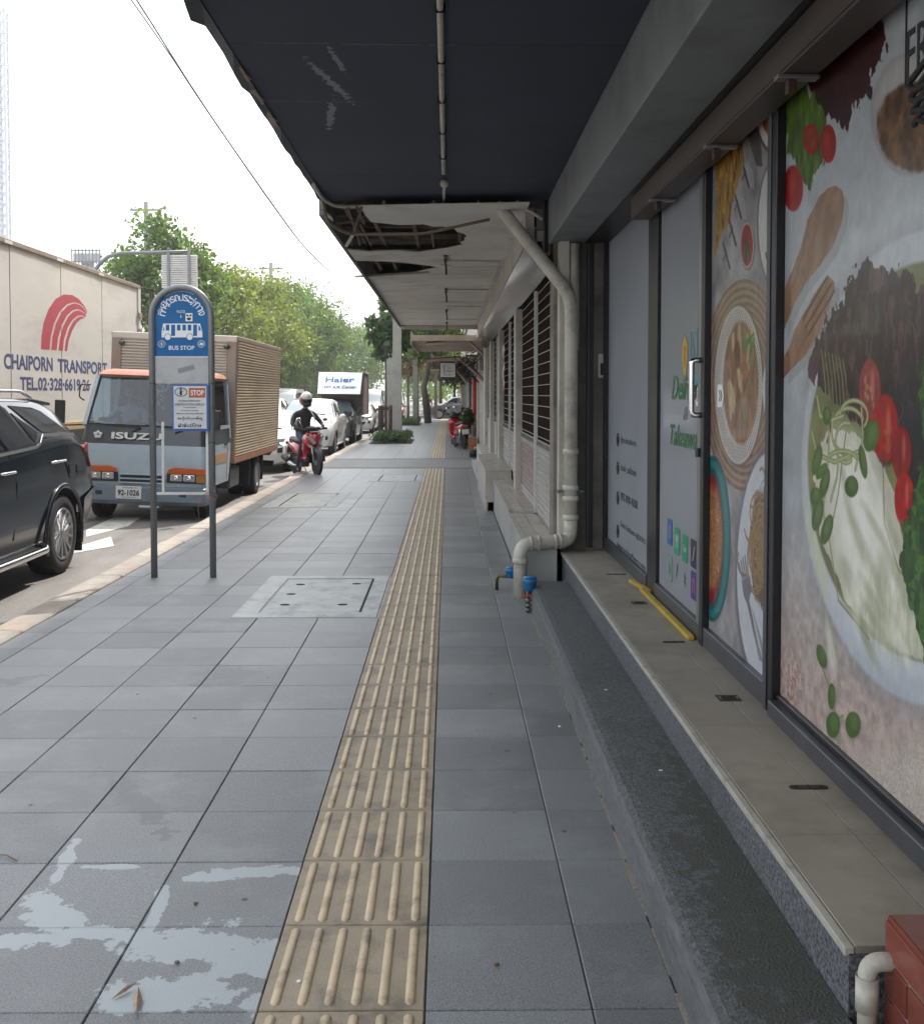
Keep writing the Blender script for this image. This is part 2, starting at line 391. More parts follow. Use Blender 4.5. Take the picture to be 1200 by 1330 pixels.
# snap covers to the tile grid so that cut tiles are not needed
def snap(v): return TY0 + round((v - TY0) / .4) * .4
COVERS = [(a, b, snap(c), snap(d)) for a, b, c, d in COVERS]
nr = 0
while y < 62.5:
    yc = y + .2
    for (x0, x1) in cols:
        xc = (x0 + x1) / 2
        if BAND[0] < yc < BAND[1] or any(a < xc < b and c < yc < d for a, b, c, d in COVERS): continue
        if yc < 15.6 and nr < 298:
            o = bpy.data.objects.new('paving_tile', tile_mesh(x1 - x0)); COL.objects.link(o)
            o.location = (xc, yc, random.uniform(-.0012, .0012)); o.rotation_euler = (random.uniform(-.0015, .0015), random.uniform(-.0015, .0015), random.choice((0,)))
            adopt(o, walk, True); nr += 1
        else: far_mb.box(x0 + .0022, x1 - .0022, y + .0022, y + .3978, -.02, 0)
    y += .4
yend = y
for yb in np.arange(-5.948, TY0 - .1, .4):          # the few rows behind and under the camera
    for (x0, x1) in cols: far_mb.box(x0 + .0022, x1 - .0022, yb + .0022, yb + .3978, -.02, 0)
o = far_mb.build('paving_tiles_beyond', M['tile'], walk); o['kind'] = 'stuff'; o.name = 'far_paving'
# filler concrete round the covers
# tactile strip
def tactile_mesh():
    mb = MB(); a = .1978; ch = .003
    lo = [(-a, -a, -.022), (a, -a, -.022), (a, a, -.022), (-a, a, -.022)]; mid = [(x, y, -ch) for x, y, _ in lo]
    top = [(x * .985, y * .985, 0) for x, y, _ in lo]; fs = [(8, 9, 10, 11)]
    for i in range(4):
        j = (i + 1) % 4; fs += [(i, j, 4 + j, 4 + i), (4 + i, 4 + j, 8 + j, 8 + i)]
    mb.add(lo + mid + top, fs)
    for i in range(6):
        x = -.1625 + .065 * i; w = .0125; l = .182; h = .0058; ns = 5
        ring = []
        for yy, sc in ((-l, .0), (-l + .004, .6), (-l + .012, 1), (l - .012, 1), (l - .004, .6), (l, 0)):
            ring.append([(x + w * max(sc, .25) * math.cos(PI * q / ns), yy, h * sc * math.sin(PI * q / ns) ** .8) for q in range(ns + 1)])
        vs = [p for rr in ring for p in rr]; f2 = []
        for a_ in range(5):
            for q in range(ns): b = a_ * (ns + 1) + q; f2.append((b, b + ns + 1, b + ns + 2, b + 1))
        mb.add(vs, f2, 1, True)
    return mb.mesh('tactile_tile', [M['tactile'], M['tactile_bar']])
tm = tactile_mesh(); y = TY0; tf = MB()
while y < 62.5:
    yc = y + .2
    if not BAND[0] < yc < BAND[1]:
        if yc < 40:
            o = bpy.data.objects.new('tactile_tile', tm); COL.objects.link(o); o.location = (-.255, yc, random.uniform(.001, .004)); o.rotation_euler = (random.uniform(-.004, .004), 0, random.uniform(-.004, .004)); adopt(o, walk, True)
        else:
            tf.box(-.453, -.057, y + .002, y + .398, -.02, .001, 0)
            for i in range(6): tf.box(-.255 - .1625 + .065 * i - .012, -.255 - .1625 + .065 * i + .012, y + .015, y + .385, .001, .006, 1)
    y += .4
o = tf.build('far_tactile_paving', [M['tactile'], M['tactile_bar']], walk); o['kind'] = 'stuff'
for yb in np.arange(-5.948, TY0 - .1, .4):
    o = bpy.data.objects.new('tactile_tile', tm); COL.objects.link(o); o.location = (-.255, yb + .2, .002); adopt(o, walk, True)
# smooth cement crossing band with rows of warning studs
b = MB().box(-2.62, .56, BAND[0] + .06, BAND[1] - .06, -.02, .001).build('cement_band', M['smooth_band'], walk)
st = MB()
for yb in (BAND[0] - .0, BAND[1] - .0):
    for i in range(62):
        x = -2.5 + i * .05
        for dy in (0, .05): st.lathe([(.013, 0), (.009, .007), (0, .008)], (x, yb - .02 + dy, .0), n=6)
o = st.build('warning_studs', M['tactile_bar'], walk); o['kind'] = 'stuff'
# filler strips beside snapped covers
for (a, b_, c, d) in COVERS:
    cc = [q for q in cols if q[0] < (a + b_) / 2 < q[1] or (q[0] + q[1]) / 2 > a and (q[0] + q[1]) / 2 < b_]
    x0 = min(q[0] for q in cc); x1 = max(q[1] for q in cc)
    MB().box(x0 + .002, x1 - .002, c + .002, d - .002, -.02, -.003).build('mortar_bed', M['cover'], walk)
# kerb stones
y = 1.0
kme = MB().box(-.115, .12, -.496, .496, -.26, .0).mesh('kerb_stone', M['kerb'])
while y < 62:
    o = bpy.data.objects.new('kerb_stone', kme); COL.objects.link(o); o.location = (-2.76 + random.uniform(-.006, .006), y, .004 + random.uniform(-.004, .004)); o.rotation_euler = (0, 0, random.uniform(-.006, .006))
    bv = o.modifiers.new('b', 'BEVEL'); bv.width = .03; bv.segments = 2
    adopt(o, walk, True); y += 1.0
# utility covers
def cover(name, label, x0, x1, y0, y1, i0, i1, j0, j1, holes, hx=.035, hy=.022):
    t = thing(name, label, 'utility cover', ((x0 + x1) / 2, y0, 0), group='utility covers in the pavement')
    f = MB(); z0, z1 = -.018, .004
    f.box(x0, i0, y0, y1, z0, z1); f.box(i1, x1, y0, y1, z0, z1); f.box(i0, i1, y0, j0, z0, z1); f.box(i0, i1, j1, y1, z0, z1)
    f.build('frame', M['cover'], t)
    l = MB().box(i0 + .018, i1 - .018, j0 + .022, j1 - .022, z0, .002).build('lid', M['cover'], t, bevel=.004)
    MB().box(i0 - .001, i1 + .001, j0 - .001, j1 + .001, z0, -.001).build('groove', M['dark'], t)
    for (hx0, hy0) in holes:
        MB().lathe([(.035, .0), (.035, .003)], (0, 0, 0), n=14, M4=Matrix.Diagonal((1, .75, 1))).build('lifting_hole', M['dark'], t)
        o = COL.objects[-1]
        o.matrix_parent_inverse = Matrix.Identity(4); o.location = (i0 + (i1 - i0) * hx0 - t.location.x, j0 + (j1 - j0) * hy0 - t.location.y, .0012)
    return t
a = COVERS[0]; cover('utility_cover', 'large square pale concrete cover with five dark lifting holes beside the tactile strip', a[0], a[1], a[2] + .01, a[3] - .01, a[0] + .15, a[1] - .11, a[2] + .17, a[3] - .13, [(.2, .2), (.78, .2), (.2, .8), (.82, .82), (.18, .5)])
a = COVERS[1]; cover('utility_cover', 'worn whitish concrete cover nearest the kerb, behind the bus stop pole', a[0], a[1], a[2] + .01, a[3] - .01, a[0] + .06, a[1] - .16, a[2] + .10, a[3] - .10, [])
a = COVERS[2]; cover('utility_cover', 'farthest pale cover, just before the smooth cement band', a[0], a[1], a[2] + .01, a[3] - .01, a[0] + .16, a[1] - .06, a[2] + .08, a[3] - .08, [])
# ------------------------------------------------------------------ the printed shop window films, painted texel by texel
WX = 1.205
def proj(Y, Z, X=WX):
    dx, dy, dz = X, Y, Z - EYE
    a = dx * _cy - dy * _sy; yy = dx * _sy + dy * _cy
    f = yy * _cp - dz * _sp; b = yy * _sp + dz * _cp
    return CX + F * a / f, CY - F * b / f
def vnoise(x, y, seed=0):
    xi = np.floor(x).astype(np.int64); yi = np.floor(y).astype(np.int64); fx = x - xi; fy = y - yi
    fx = fx * fx * (3 - 2 * fx); fy = fy * fy * (3 - 2 * fy)
    def h(a, b):
        n = (a * 374761393 + b * 668265263 + seed * 974634777) & 0x7fffffff
        n = ((n ^ (n >> 13)) * 1274126177) & 0x7fffffff
        return ((n ^ (n >> 16)) & 0xffff) / 65535.0
    return (h(xi, yi) * (1 - fx) + h(xi + 1, yi) * fx) * (1 - fy) + (h(xi, yi + 1) * (1 - fx) + h(xi + 1, yi + 1) * fx) * fy
def fbm(x, y, o=5, seed=0):
    s = 0; a = .5; t = 0
    for i in range(o): s = s + a * vnoise(x * 2 ** i, y * 2 ** i, seed + i); t += a; a *= .55
    return s / t
class Painter:
    def __init__(s, y0, y1, z0, z1, res, base):
        s.w = int((y1 - y0) * res); s.h = int((z1 - z0) * res); s.box = (y0, y1, z0, z1)
        u = np.linspace(y1, y0, s.w)[None, :].repeat(s.h, 0); v = np.linspace(z0, z1, s.h)[:, None].repeat(s.w, 1)
        s.Y, s.Z = u, v; s.X, s.P = proj(u, v); s.img = np.ones((s.h, s.w, 3)) * np.array(base)
        s.n1 = fbm(u * 9, v * 9, 6, 1) - .5; s.n2 = fbm(u * 34, v * 34, 4, 2) - .5; s.n3 = fbm(u * 60 + 9, v * 18, 4, 3) - .5
    def mix(s, mask, col, var=0.0, noise=None, a=1.0):
        n = s.n2 if noise is None else noise
        c = np.array(col)[None, None] * (1 + var * 3 * n[..., None]); m = np.clip(mask, 0, 1)[..., None] * a
        s.img = s.img * (1 - m) + np.clip(c, 0, 1) * m
    def ell(s, cx, cy, rx, ry, ang=0, soft=.05, rough=0.0):
        dx, dy = s.X - cx, s.P - cy; c, q = math.cos(R(ang)), math.sin(R(ang))
        d = np.sqrt(((dx * c + dy * q) / rx) ** 2 + ((-dx * q + dy * c) / ry) ** 2) + rough * s.n2 * 2 + rough * s.n1
        return np.clip((1 - d) / soft + .5, 0, 1)
    def ring(s, cx, cy, rx, ry, d):
        dd = np.sqrt(((s.X - cx) / rx) ** 2 + ((s.P - cy) / ry) ** 2); return dd
    def poly(s, pts, rough=0.0):
        x = s.X + rough * s.n1 * 2 + rough * s.n2; y = s.P + rough * 2 * s.n2 + rough * s.n3; m = np.zeros(x.shape, bool); k = len(pts)
        for i in range(k):
            (x0, y0), (x1, y1) = pts[i], pts[(i + 1) % k]
            if y0 == y1: continue
            m ^= ((y0 > y) != (y1 > y)) & (x < (x1 - x0) * (y - y0) / (y1 - y0) + x0)
        return m.astype(float)
    def stroke(s, pts, w, col, col2=None, ws=.33):
        """a thread with a lit ridge; horizontal pixels are foreshortened on the receding wall, hence ws"""
        best = np.full(s.X.shape, 1e9)
        for (x0, y0), (x1, y1) in zip(pts[:-1], pts[1:]):
            ax, ay = (x1 - x0) / ws, (y1 - y0); L2 = ax * ax + ay * ay + 1e-9
            px, py = (s.X - x0) / ws, s.P - y0; t = np.clip((px * ax + py * ay) / L2, 0, 1)
            best = np.minimum(best, np.hypot(px - t * ax, py - t * ay))
        s.mix(np.clip((w - best) / 1.2 + .5, 0, 1), col)
        if col2: s.mix(np.clip((w * .45 - best) / 1.2 + .5, 0, 1), col2, a=.8)
def _done(s, k):
    i = np.clip(s.img, 0, 1); g = i.mean(2, keepdims=True); i = np.clip(g + (i - g) * 1.08, 0, 1); i = i * (1 + .14 * s.n2 + .12 * s.n3)[..., None]
    return np.clip(.45 * (i / .45) ** 1.45, 0, 1) * k
Painter.done = _done
def curve(cx, cy, rx, ry, a0, a1, n=16): return [(cx + rx * math.cos(R(a0 + (a1 - a0) * i / n)), cy + ry * math.sin(R(a0 + (a1 - a0) * i / n))) for i in range(n + 1)]
rg = random.Random(3)
def salad():
    p = Painter(1.75, 3.74, .36, 2.62, 400, (.47, .49, .50))
    p.mix(np.ones(p.X.shape), (.47, .49, .505), .10, p.n1)
    ln = np.clip((p.P - 640 - (p.X - 1020) * .6) / 220, 0, 1)
    p.mix(ln, (.47, .40, .37), .25)
    hat = (np.sin(p.Y * 420) * np.sin(p.Z * 420)); p.mix(ln * (hat > .1), (.56, .50, .47), a=.5)
    yarn = np.clip((p.P - 940 - (1200 - p.X) * .3) / 50, 0, 1); y_ = fbm(p.Y * 22, p.Z * 22, 4, 9)
    p.mix(yarn, (.50, .45, .41)); p.mix(yarn * (np.abs(np.sin(y_ * 26)) > .72), (.66, .62, .58), a=.7)
    # red lettuce, top
    p.mix(p.poly([(1038, 60), (1060, 18), (1085, 40), (1100, 60), (1110, 15), (1122, 30), (1142, 12), (1146, 60), (1128, 120), (1105, 150), (1095, 165), (1072, 150), (1050, 110), (1028, 95)], 16), (.085, .026, .03), .35, p.n3)
    p.mix(p.poly([(1022, 90), (1042, 92), (1052, 130), (1062, 120), (1073, 150), (1066, 215), (1052, 246), (1040, 225), (1030, 200), (1020, 200)], 9), (.14, .21, .05), .5, p.n3)
    for c in ((1054, 180, 10, 20), (1077, 186, 10, 25), (1031, 244, 13, 30)):
        p.mix(p.ell(*c, soft=.1), (.36, .03, .022), .12); p.mix(p.ell(c[0] - 2, c[1] - 5, c[2] * .35, c[3] * .4, soft=.9), (.5, .16, .12), a=.5)
    p.mix(p.ell(1054, 180, 6, 13, soft=.3), (.33, .11, .05), .3)
    # wooden spoon and fork, soft grey shade beside them is part of the print
    sp = [(1086, 241), (1095, 246), (1098, 262), (1094, 290), (1082, 322), (1062, 350), (1046, 370), (1034, 392), (1018, 430), (1018, 380), (1030, 350), (1042, 318), (1050, 285), (1064, 256), (1076, 244)]
    wood = np.sin((p.Y * .7 + p.Z * .5) * 90 + p.n1 * 14) * .04
    p.mix(p.poly([(x + 6, y + 9) for x, y in sp]), (.33, .33, .335), a=.5)
    p.mix(p.poly(sp, 1), (.34, .235, .165), 1, wood); p.mix(p.ell(1080, 285, 9, 32, 12, soft=.8), (.25, .165, .11), a=.55); p.mix(p.ell(1086, 262, 5, 14, 12, soft=.9), (.46, .34, .26), a=.5)
    fk = [(1076, 357), (1085, 366), (1085, 378), (1078, 400), (1062, 440), (1048, 460), (1030, 478), (1018, 492), (1018, 465), (1026, 450), (1032, 430), (1044, 408), (1060, 380)]
    p.mix(p.poly([(x + 6, y + 9) for x, y in fk]), (.33, .33, .335), a=.5)
    p.mix(p.poly(fk, 1), (.35, .235, .165), 1, wood); p.mix(p.ell(1045, 440, 7, 18, 20, soft=.9), (.25, .165, .11), a=.5)
    for a_, b_ in (((1075, 360), (1044, 414)), ((1081, 368), (1047, 425)), ((1085, 377), (1051, 434))): p.stroke([a_, b_], 2.2, (.17, .10, .065))
    # brown dip bowl
    p.mix(p.ell(1182, 148, 50, 80, soft=.06), (.40, .39, .385)); p.mix(p.ell(1184, 146, 45, 74, soft=.2), (.50, .49, .48))
    p.mix(p.ell(1190, 164, 50, 58, soft=.1, rough=.05), (.215, .135, .075), .5)
    # large bowl
    p.mix(p.ell(1216, 612, 176, 318, soft=.16), (.33, .335, .35), a=.7)
    p.mix(p.ell(1215, 608, 173, 310, soft=.02), (.52, .54, .57), .03, p.n1)
    p.mix(p.ell(1216, 640, 168, 250, soft=.08), (.60, .62, .64), a=.6)
    p.mix(p.ell(1216, 600, 166, 262, soft=.02), (.27, .28, .15), .25, p.n1)
    p.mix(p.poly([(1058, 600), (1075, 560), (1110, 560), (1140, 590), (1165, 640), (1175, 700), (1200, 740), (1200, 860), (1150, 835), (1100, 780), (1065, 700)], 5), (.57, .56, .48), .12, p.n1)
    p.mix(p.ell(1120, 690, 34, 120, -12, soft=.7), (.74, .74, .68), .06, p.n1); p.mix(p.ell(1160, 800, 40, 60, -30, soft=.6), (.60, .61, .52), .15, p.n3, a=.8)
    p.mix(p.ell(1062, 720, 5, 60, -14, soft=.6), (.60, .61, .46), a=.8); p.stroke([(1100, 560), (1090, 640), (1078, 700), (1090, 780), (1130, 830)], 2, (.34, .34, .22)); p.stroke([(1148, 600), (1150, 680), (1168, 740), (1196, 770)], 2.2, (.35, .34, .22))
    for i in range(26):
        x = rg.uniform(1075, 1185); y = rg.uniform(600, 830)
        if not 0 < (y - 560) or x > 1110 + (y - 580) * .45 + 20: continue
        q = [(x, y), (x + rg.uniform(-4, 6), y + rg.uniform(10, 25)), (x + rg.uniform(0, 14), y + rg.uniform(30, 60))]; l_ = rg.random() < .5
        p.mix(p.ell(q[1][0], q[1][1], rg.uniform(3, 8), rg.uniform(16, 44), rg.uniform(-28, -4), soft=.9), (.36, .37, .25) if l_ else (.78, .78, .72), a=.45)
    # dark frilly lettuce
    lt = [(1108, 372), (1118, 344), (1128, 334), (1136, 344), (1146, 352), (1158, 346), (1166, 358), (1174, 346), (1184, 352), (1190, 378), (1210, 360), (1260, 380), (1260, 660), (1190, 640), (1165, 600), (1130, 560), (1100, 540), (1080, 520), (1062, 500), (1055, 455), (1072, 425), (1086, 404), (1096, 395)]
    lm = p.poly(lt, 11); p.mix(lm, (.085, .058, .054), .3, p.n3)
    fr = fbm(p.Y * 30, p.Z * 14, 4, 21); p.mix(lm * (fr > .60), (.19, .125, .12), .3, a=.7); p.mix(lm * (fr < .36), (.035, .028, .03), a=.7)
    p.mix(p.ell(1185, 540, 22, 80, soft=.6), (.05, .06, .075), a=.7)
    p.mix(p.poly([(1050, 470), (1057, 450), (1068, 455), (1062, 480), (1056, 500), (1049, 488)], 4), (.15, .09, .11), .3)
    for i in range(7): x = 1072 + i * 4.6; p.stroke([(x - 4, 455 + i * 2), (x, 490), (x + 3, 535)], 2.3, (.20, .22, .12), (.30, .31, .19))
    for c, col in (((1131, 509, 14, 43), (.33, .10, .09)), ((1151, 556, 17, 44), (.42, .035, .03)), ((1172, 588, 13, 34), (.34, .025, .025)), ((1176, 648, 13, 34), (.44, .03, .028))):
        p.mix(p.ell(c[0] + 2, c[1] + 3, c[2] * 1.08, c[3] * 1.06, soft=.12), (.10, .02, .02), a=.7)
        p.mix(p.ell(*c, soft=.08), col, .12); p.mix(p.ell(c[0] + c[2] * .25, c[1] - 6, c[2] * .18, c[3] * .5, soft=.9), (.62, .3, .27), a=.55)
    for i in range(14): p.mix(p.ell(1124 + rg.random() * 12, 488 + rg.random() * 45, 1.4, 4, soft=.5), (.45, .30, .20), a=.8)
    for i in range(12): p.mix(p.ell(1150 + rg.random() * 9, 540 + rg.random() * 50, 1.2, 5, soft=.5), (.46, .25, .08), a=.5)
    for i in range(30):
        x = rg.uniform(1075, 1198); y = rg.uniform(370, 600)
        q = [(x, y), (x + rg.uniform(-5, 5), y + rg.uniform(6, 14)), (x + rg.uniform(-6, 8), y + rg.uniform(15, 32))]
        if y > 560 - (1200 - x) * .6 + 60: continue
        c = rg.choice([(.17, .10, .11), (.03, .022, .026), (.13, .09, .07), (.10, .11, .06)]); p.stroke(q, rg.uniform(1.2, 3), c, tuple(v * 1.35 for v in c))
    # curly green on the far side
    gm = p.poly([(1180, 690), (1172, 730), (1190, 800), (1200, 860), (1260, 860), (1260, 420), (1200, 440), (1194, 480), (1200, 600), (1190, 640)], 12)
    p.mix(gm, (.055, .125, .04), .5, p.n3); p.mix(gm * (fbm(p.Y * 40, p.Z * 40, 3, 31) > .58), (.16, .28, .09), a=.7)
    # sprouts
    for q in (curve(1103, 560, 22, 30, 100, 330), curve(1100, 575, 14, 26, 60, 290), curve(1110, 540, 18, 20, 180, 400), [(1062, 515), (1066, 540), (1080, 546), (1096, 540)], [(1055, 560), (1062, 590), (1085, 600), (1120, 585)], curve(1095, 600, 20, 14, 190, 350), [(1078, 560), (1076, 620), (1070, 660), (1075, 700)], [(1090, 590), (1088, 620), (1080, 650)], [(1120, 530), (1122, 570), (1112, 610)]):
        p.stroke(q, 3.4, (.30, .34, .18), (.55, .58, .40))
    for c in ((1062, 598, 6, 20, 12), (1075, 540, 6, 12, 0), (1133, 566, 10, 21, 12), (1107, 632, 9, 14, 0), (1072, 628, 6, 20, 12), (1063, 668, 7, 22, 10), (1060, 645, 7, 12, 5), (1075, 688, 7, 20, 14), (1122, 600, 5, 22, -8), (1068, 612, 5, 12, 30)):
        p.mix(p.ell(*c, soft=.12), (.13, .20, .07), .2, p.n1); p.mix(p.ell(c[0] + 1, c[1] - 3, c[2] * .5, c[3] * .6, c[4], soft=.8), (.24, .32, .15), a=.6)
    p.stroke([(1069, 868), (1081, 900), (1088, 935), (1096, 930)], 2, (.30, .33, .2))
    for c in ((1068, 853, 6, 16, -14), (1081, 905, 5, 17, 0), (1083, 942, 9, 17, 0), (1109, 942, 10, 17, 0)):
        p.mix(p.ell(c[0] + 2, c[1] + 3, c[2], c[3], c[4], soft=.3), (.3, .27, .25), a=.6); p.mix(p.ell(*c, soft=.1), (.12, .19, .065), .15, p.n1); p.mix(p.ell(c[0] + 2, c[1] - 3, c[2] * .5, c[3] * .6, soft=.8), (.22, .31, .14), a=.5)
    gr = (fbm(p.Y * 90, p.Z * 90, 2, 44) > .62) * np.clip(1 - np.hypot((p.X - 1028) / 20, (p.P - 888) / 45), 0, 1) * 2; p.mix(gr, (.36, .20, .17), a=.8)
    # the fine print screen of the film
    p.img *= (1 + .04 * np.sin(p.Y * 520))[..., None]
    return p
def dishes():
    p = Painter(3.84, 4.78, .36, 2.62, 420, (.40, .39, .395))
    p.mix(np.ones(p.X.shape), (.36, .35, .355), .35, p.n1)
    p.mix(p.poly([(955, 95), (975, 95), (985, 150), (992, 215), (982, 215), (968, 160)], 3), (.10, .075, .075), a=.8)
    for x, y in ((967, 215), (957, 255), (950, 290), (942, 320)):
        p.mix(p.poly([(x - 2, y - 8), (x + 8, y + 28), (x + 6, y + 30), (x - 3, y - 4)]), (.09, .085, .09)); p.stroke([(x + 2, y + 6), (x - 2, y + 18)], 1.5, (.09, .085, .09))
        p.mix(p.poly([(x + 1, y - 4), (x + 11, y + 4), (x + 14, y + 30), (x + 8, y + 28)]), (.46, .45, .46), a=.6)
    fm = p.poly([(930, 190), (945, 160), (958, 158), (966, 185), (967, 205), (960, 240), (952, 262), (950, 285), (940, 300), (930, 335)], 3)
    p.mix(fm, (.34, .22, .06), .55, p.n3); p.mix(fm * (np.sin(p.Y * 110 + p.n1 * 20) > .6), (.50, .37, .14), a=.7); p.mix(fm * (p.n3 < -.16), (.16, .07, .02), a=.8)
    p.mix(p.ell(1003, 136, 22, 62, soft=.06), (.14, .10, .09)); p.mix(p.ell(1004, 134, 21, 59, soft=.05), (.56, .54, .52)); p.mix(p.ell(1006, 132, 18, 47, soft=.06, rough=.03), (.38, .15, .03), .5, p.n3)
    p.mix(p.ell(972, 320, 10, 31, soft=.1), (.20, .16, .16), a=.7); p.mix(p.ell(971, 318, 9, 30, soft=.08), (.48, .40, .40)); p.mix(p.ell(971, 318, 7.5, 27, soft=.08), (.33, .035, .04), .25); p.mix(p.ell(971, 326, 3.5, 14, soft=.4, rough=.15), (.10, .14, .04), .4)
    p.mix(p.ell(1014, 290, 30, 92, soft=.05), (.22, .21, .21)); p.mix(p.ell(1014, 290, 28, 88, soft=.03), (.58, .57, .56)); 
    bm_ = p.poly([(1003, 240), (1010, 235), (1010, 360), (1000, 355), (996, 330), (1001, 318), (997, 305), (1001, 292)], 4); p.mix(bm_, (.30, .16, .09), .7, p.n3); p.mix(p.ell(1004, 395, 3, 22, 0, soft=.3), (.14, .24, .14), .4)
    # woven mat rings
    d = p.ring(968, 500, 54, 138, 0); mk = (d < 1.0).astype(float); p.mix(mk, (.27, .205, .16), .2); p.mix(mk * (np.sin(d * 88) > -.1) * (np.sin(np.arctan2(p.P - 500, (p.X - 968) * 2.5) * 160) > -.7), (.44, .35, .28), a=.9)
    p.mix(p.ell(961, 500, 32, 106, soft=.04), (.22, .17, .15)); p.mix(p.ell(960, 500, 31, 103, soft=.03), (.54, .52, .49))
    d = p.ring(960, 500, 31, 103, 0); p.mix((d < .96) * (d > .76) * (np.sin(p.Y * 230) * np.sin(p.Z * 230) > .25), (.24, .2, .19), a=.7)
    p.mix(p.ell(963, 497, 23, 80, soft=.08), (.30, .19, .12), .35, p.n3)
    for i in range(26):
        x = 948 + rg.random() * 30; y = 440 + rg.random() * 110; p.mix(p.ell(x, y, 1.5 + rg.random() * 3, 9 + rg.random() * 22, rg.uniform(-8, 8), soft=.25), rg.choice([(.50, .42, .28), (.38, .2, .11), (.46, .36, .27), (.20, .10, .06), (.24, .25, .12)]), .15, a=.9)
    for i in range(5): p.stroke([(966 + i, 452), (972 + i * 2, 440 - i * 2), (977 + i, 452)], 1.3, (.15, .25, .09))
    p.mix(p.ell(1006, 505, 15, 42, soft=.06), (.56, .55, .53)); p.mix(p.ell(1007, 505, 12, 34, soft=.08), (.42, .36, .12), .4, p.n3)
    # teal bowl
    p.mix(p.ell(927, 700, 23, 108, soft=.03), (.04, .17, .17)); p.mix(p.ell(926, 700, 21, 102, soft=.03), (.07, .27, .27)); p.mix(p.ell(925, 700, 17, 92, soft=.03), (.04, .15, .16)); p.mix(p.ell(924, 700, 15.5, 84, soft=.05), (.30, .055, .05), .4, p.n3)
    nm = (np.abs(np.sin(fbm(p.Y * 20, p.Z * 20, 3, 61) * 34)) > .55) * p.ell(926, 700, 13, 66, soft=.2, rough=.1); p.mix(nm, (.46, .36, .17), .3)
    # white plate, noodles, fork
    p.mix(p.ell(1001, 748, 46, 166, soft=.08), (.24, .23, .25)); p.mix(p.ell(1002, 745, 44, 158, soft=.02), (.56, .57, .60)); p.mix((np.abs(p.ring(1004, 735, 30, 120, 0) - 1) < .012) * (p.P < 720), (.38, .39, .42))
    nb = p.ell(992, 712, 17, 76, soft=.15, rough=.12); p.mix(nb, (.22, .15, .09), .3)
    for i in range(46):
        cx = 990 + rg.gauss(0, 6); cy = 710 + rg.gauss(0, 30); a0 = rg.random() * 360
        p.stroke(curve(cx, cy, rg.uniform(3, 10), rg.uniform(12, 40), a0, a0 + rg.uniform(120, 300), 10), 2.0, (.25, .17, .09), (.50, .38, .22), ws=.33)
    for x in (0, 2.6, 5.2, 7.8): p.stroke([(960.5 + x, 732 - x * 1.2), (967 + x * .7, 760)], 1.7, (.13, .13, .14), (.3, .3, .32))
    p.mix(p.poly([(964, 755), (975, 748), (977, 765), (974, 780), (986, 838), (993, 862), (987, 858), (971, 784), (967, 775)]), (.27, .27, .29), .2, p.n1)
    p.mix(p.poly([(976, 785), (990, 830), (997, 862), (993, 860)]), (.2, .2, .22), a=.6)
    p.img *= (1 + .04 * np.sin(p.Y * 520))[..., None]
    return p
M['salad_print'] = image_mat('salad_print', salad().done(.80), rough=.3, spec=.4, coat=.08)
M['dishes_print'] = image_mat('dishes_print', dishes().done(.80), rough=.3, spec=.4, coat=.08)
M['white_film'] = mat('white_film', (.40, .42, .455), .3, var=.05, scale=2, coat=.25)
M['frame_dark'] = mat('frame_dark', (.012, .011, .014), .35)
M['frame_grey'] = mat('frame_grey', (.085, .09, .10), .4, .4, var=.15, scale=6)
M['frame_silver'] = mat('frame_silver', (.30, .30, .31), .35, .7)
M['ledge_stone'] = mat('ledge_stone', (.30, .265, .215), .5, var=.16, scale=3, rnd=.06, bump=.08, bscale=80, dirt=(.13, .11, .09), damt=.6, dscale=2.2)
M['nosing'] = mat('nosing', (.42, .40, .35), .6, dirt=(.15, .14, .12), damt=.7, dscale=12)
M['terrazzo'] = mat('terrazzo', (.115, .12, .13), .6, var=.9, scale=90, bump=.4, bscale=160, detail=3, dirt=(.05, .052, .052), damt=.6, dscale=4)
M['step_top'] = mat('step_top', (.105, .108, .11), .85, var=.5, scale=75, bump=.8, bscale=140, detail=4, dirt=(.055, .057, .054), damt=.6, dscale=3)
mask_blobs(M['step_top'], [(.82, 2.9, .10, .8, 0), (.80, 2.4, .15, .5, 0), (.70, 2.5, .06, .5, 0)], (.07, .075, .06), nscale=14, namp=.9)
M['step_face'] = mat('step_face', (.13, .132, .135), .8, var=.3, scale=30, bump=.5, bscale=120, dirt=(.06, .062, .06), damt=.7, dscale=3, stretch=(1, .5, 2))
M['brick_glaze'] = mat('glazed_brick', (.20, .050, .032), .3, var=.14, scale=7, rnd=.16, bump=.05, coat=.2, dirt=(.13, .035, .025), damt=.5, dscale=7)
M['mortar'] = mat('mortar', (.26, .23, .20), .9, var=.15, scale=20)
M['beam_paint'] = mat('beam_paint', (.20, .215, .22), .6, var=.10, scale=3, dirt=(.09, .09, .09), damt=.6, dscale=1.8, bump=.05)
M['canopy_blue'] = mat('canopy_blue', (.027, .036, .058), .7, var=.14, scale=1.6, rnd=.05, dirt=(.035, .045, .068), damt=.45, dscale=.8)
mask_blobs(M['canopy_blue'], [(-.62, 5.6, .018, .25, .15), (-.55, 5.05, .02, .3, -.2), (-.49, 4.7, .012, .2, -.1)], (.22, .23, .25), nscale=22, namp=.75)
mask_blobs(M['canopy_blue'], [(-.35, 4.48, .45, .006, .02), (-.7, 5.35, .3, .004, .03)], (.13, .135, .14), nscale=14, namp=.5)
M['valance'] = mat('valance', (.17, .17, .19), .7, var=.2, scale=8, dirt=(.28, .24, .2), damt=.6, dscale=3)
M['rail_brown'] = mat('rail_brown', (.085, .07, .062), .5, .3, var=.2, scale=12, stretch=(1, .1, 1), dirt=(.14, .075, .045), damt=.8, dscale=6)
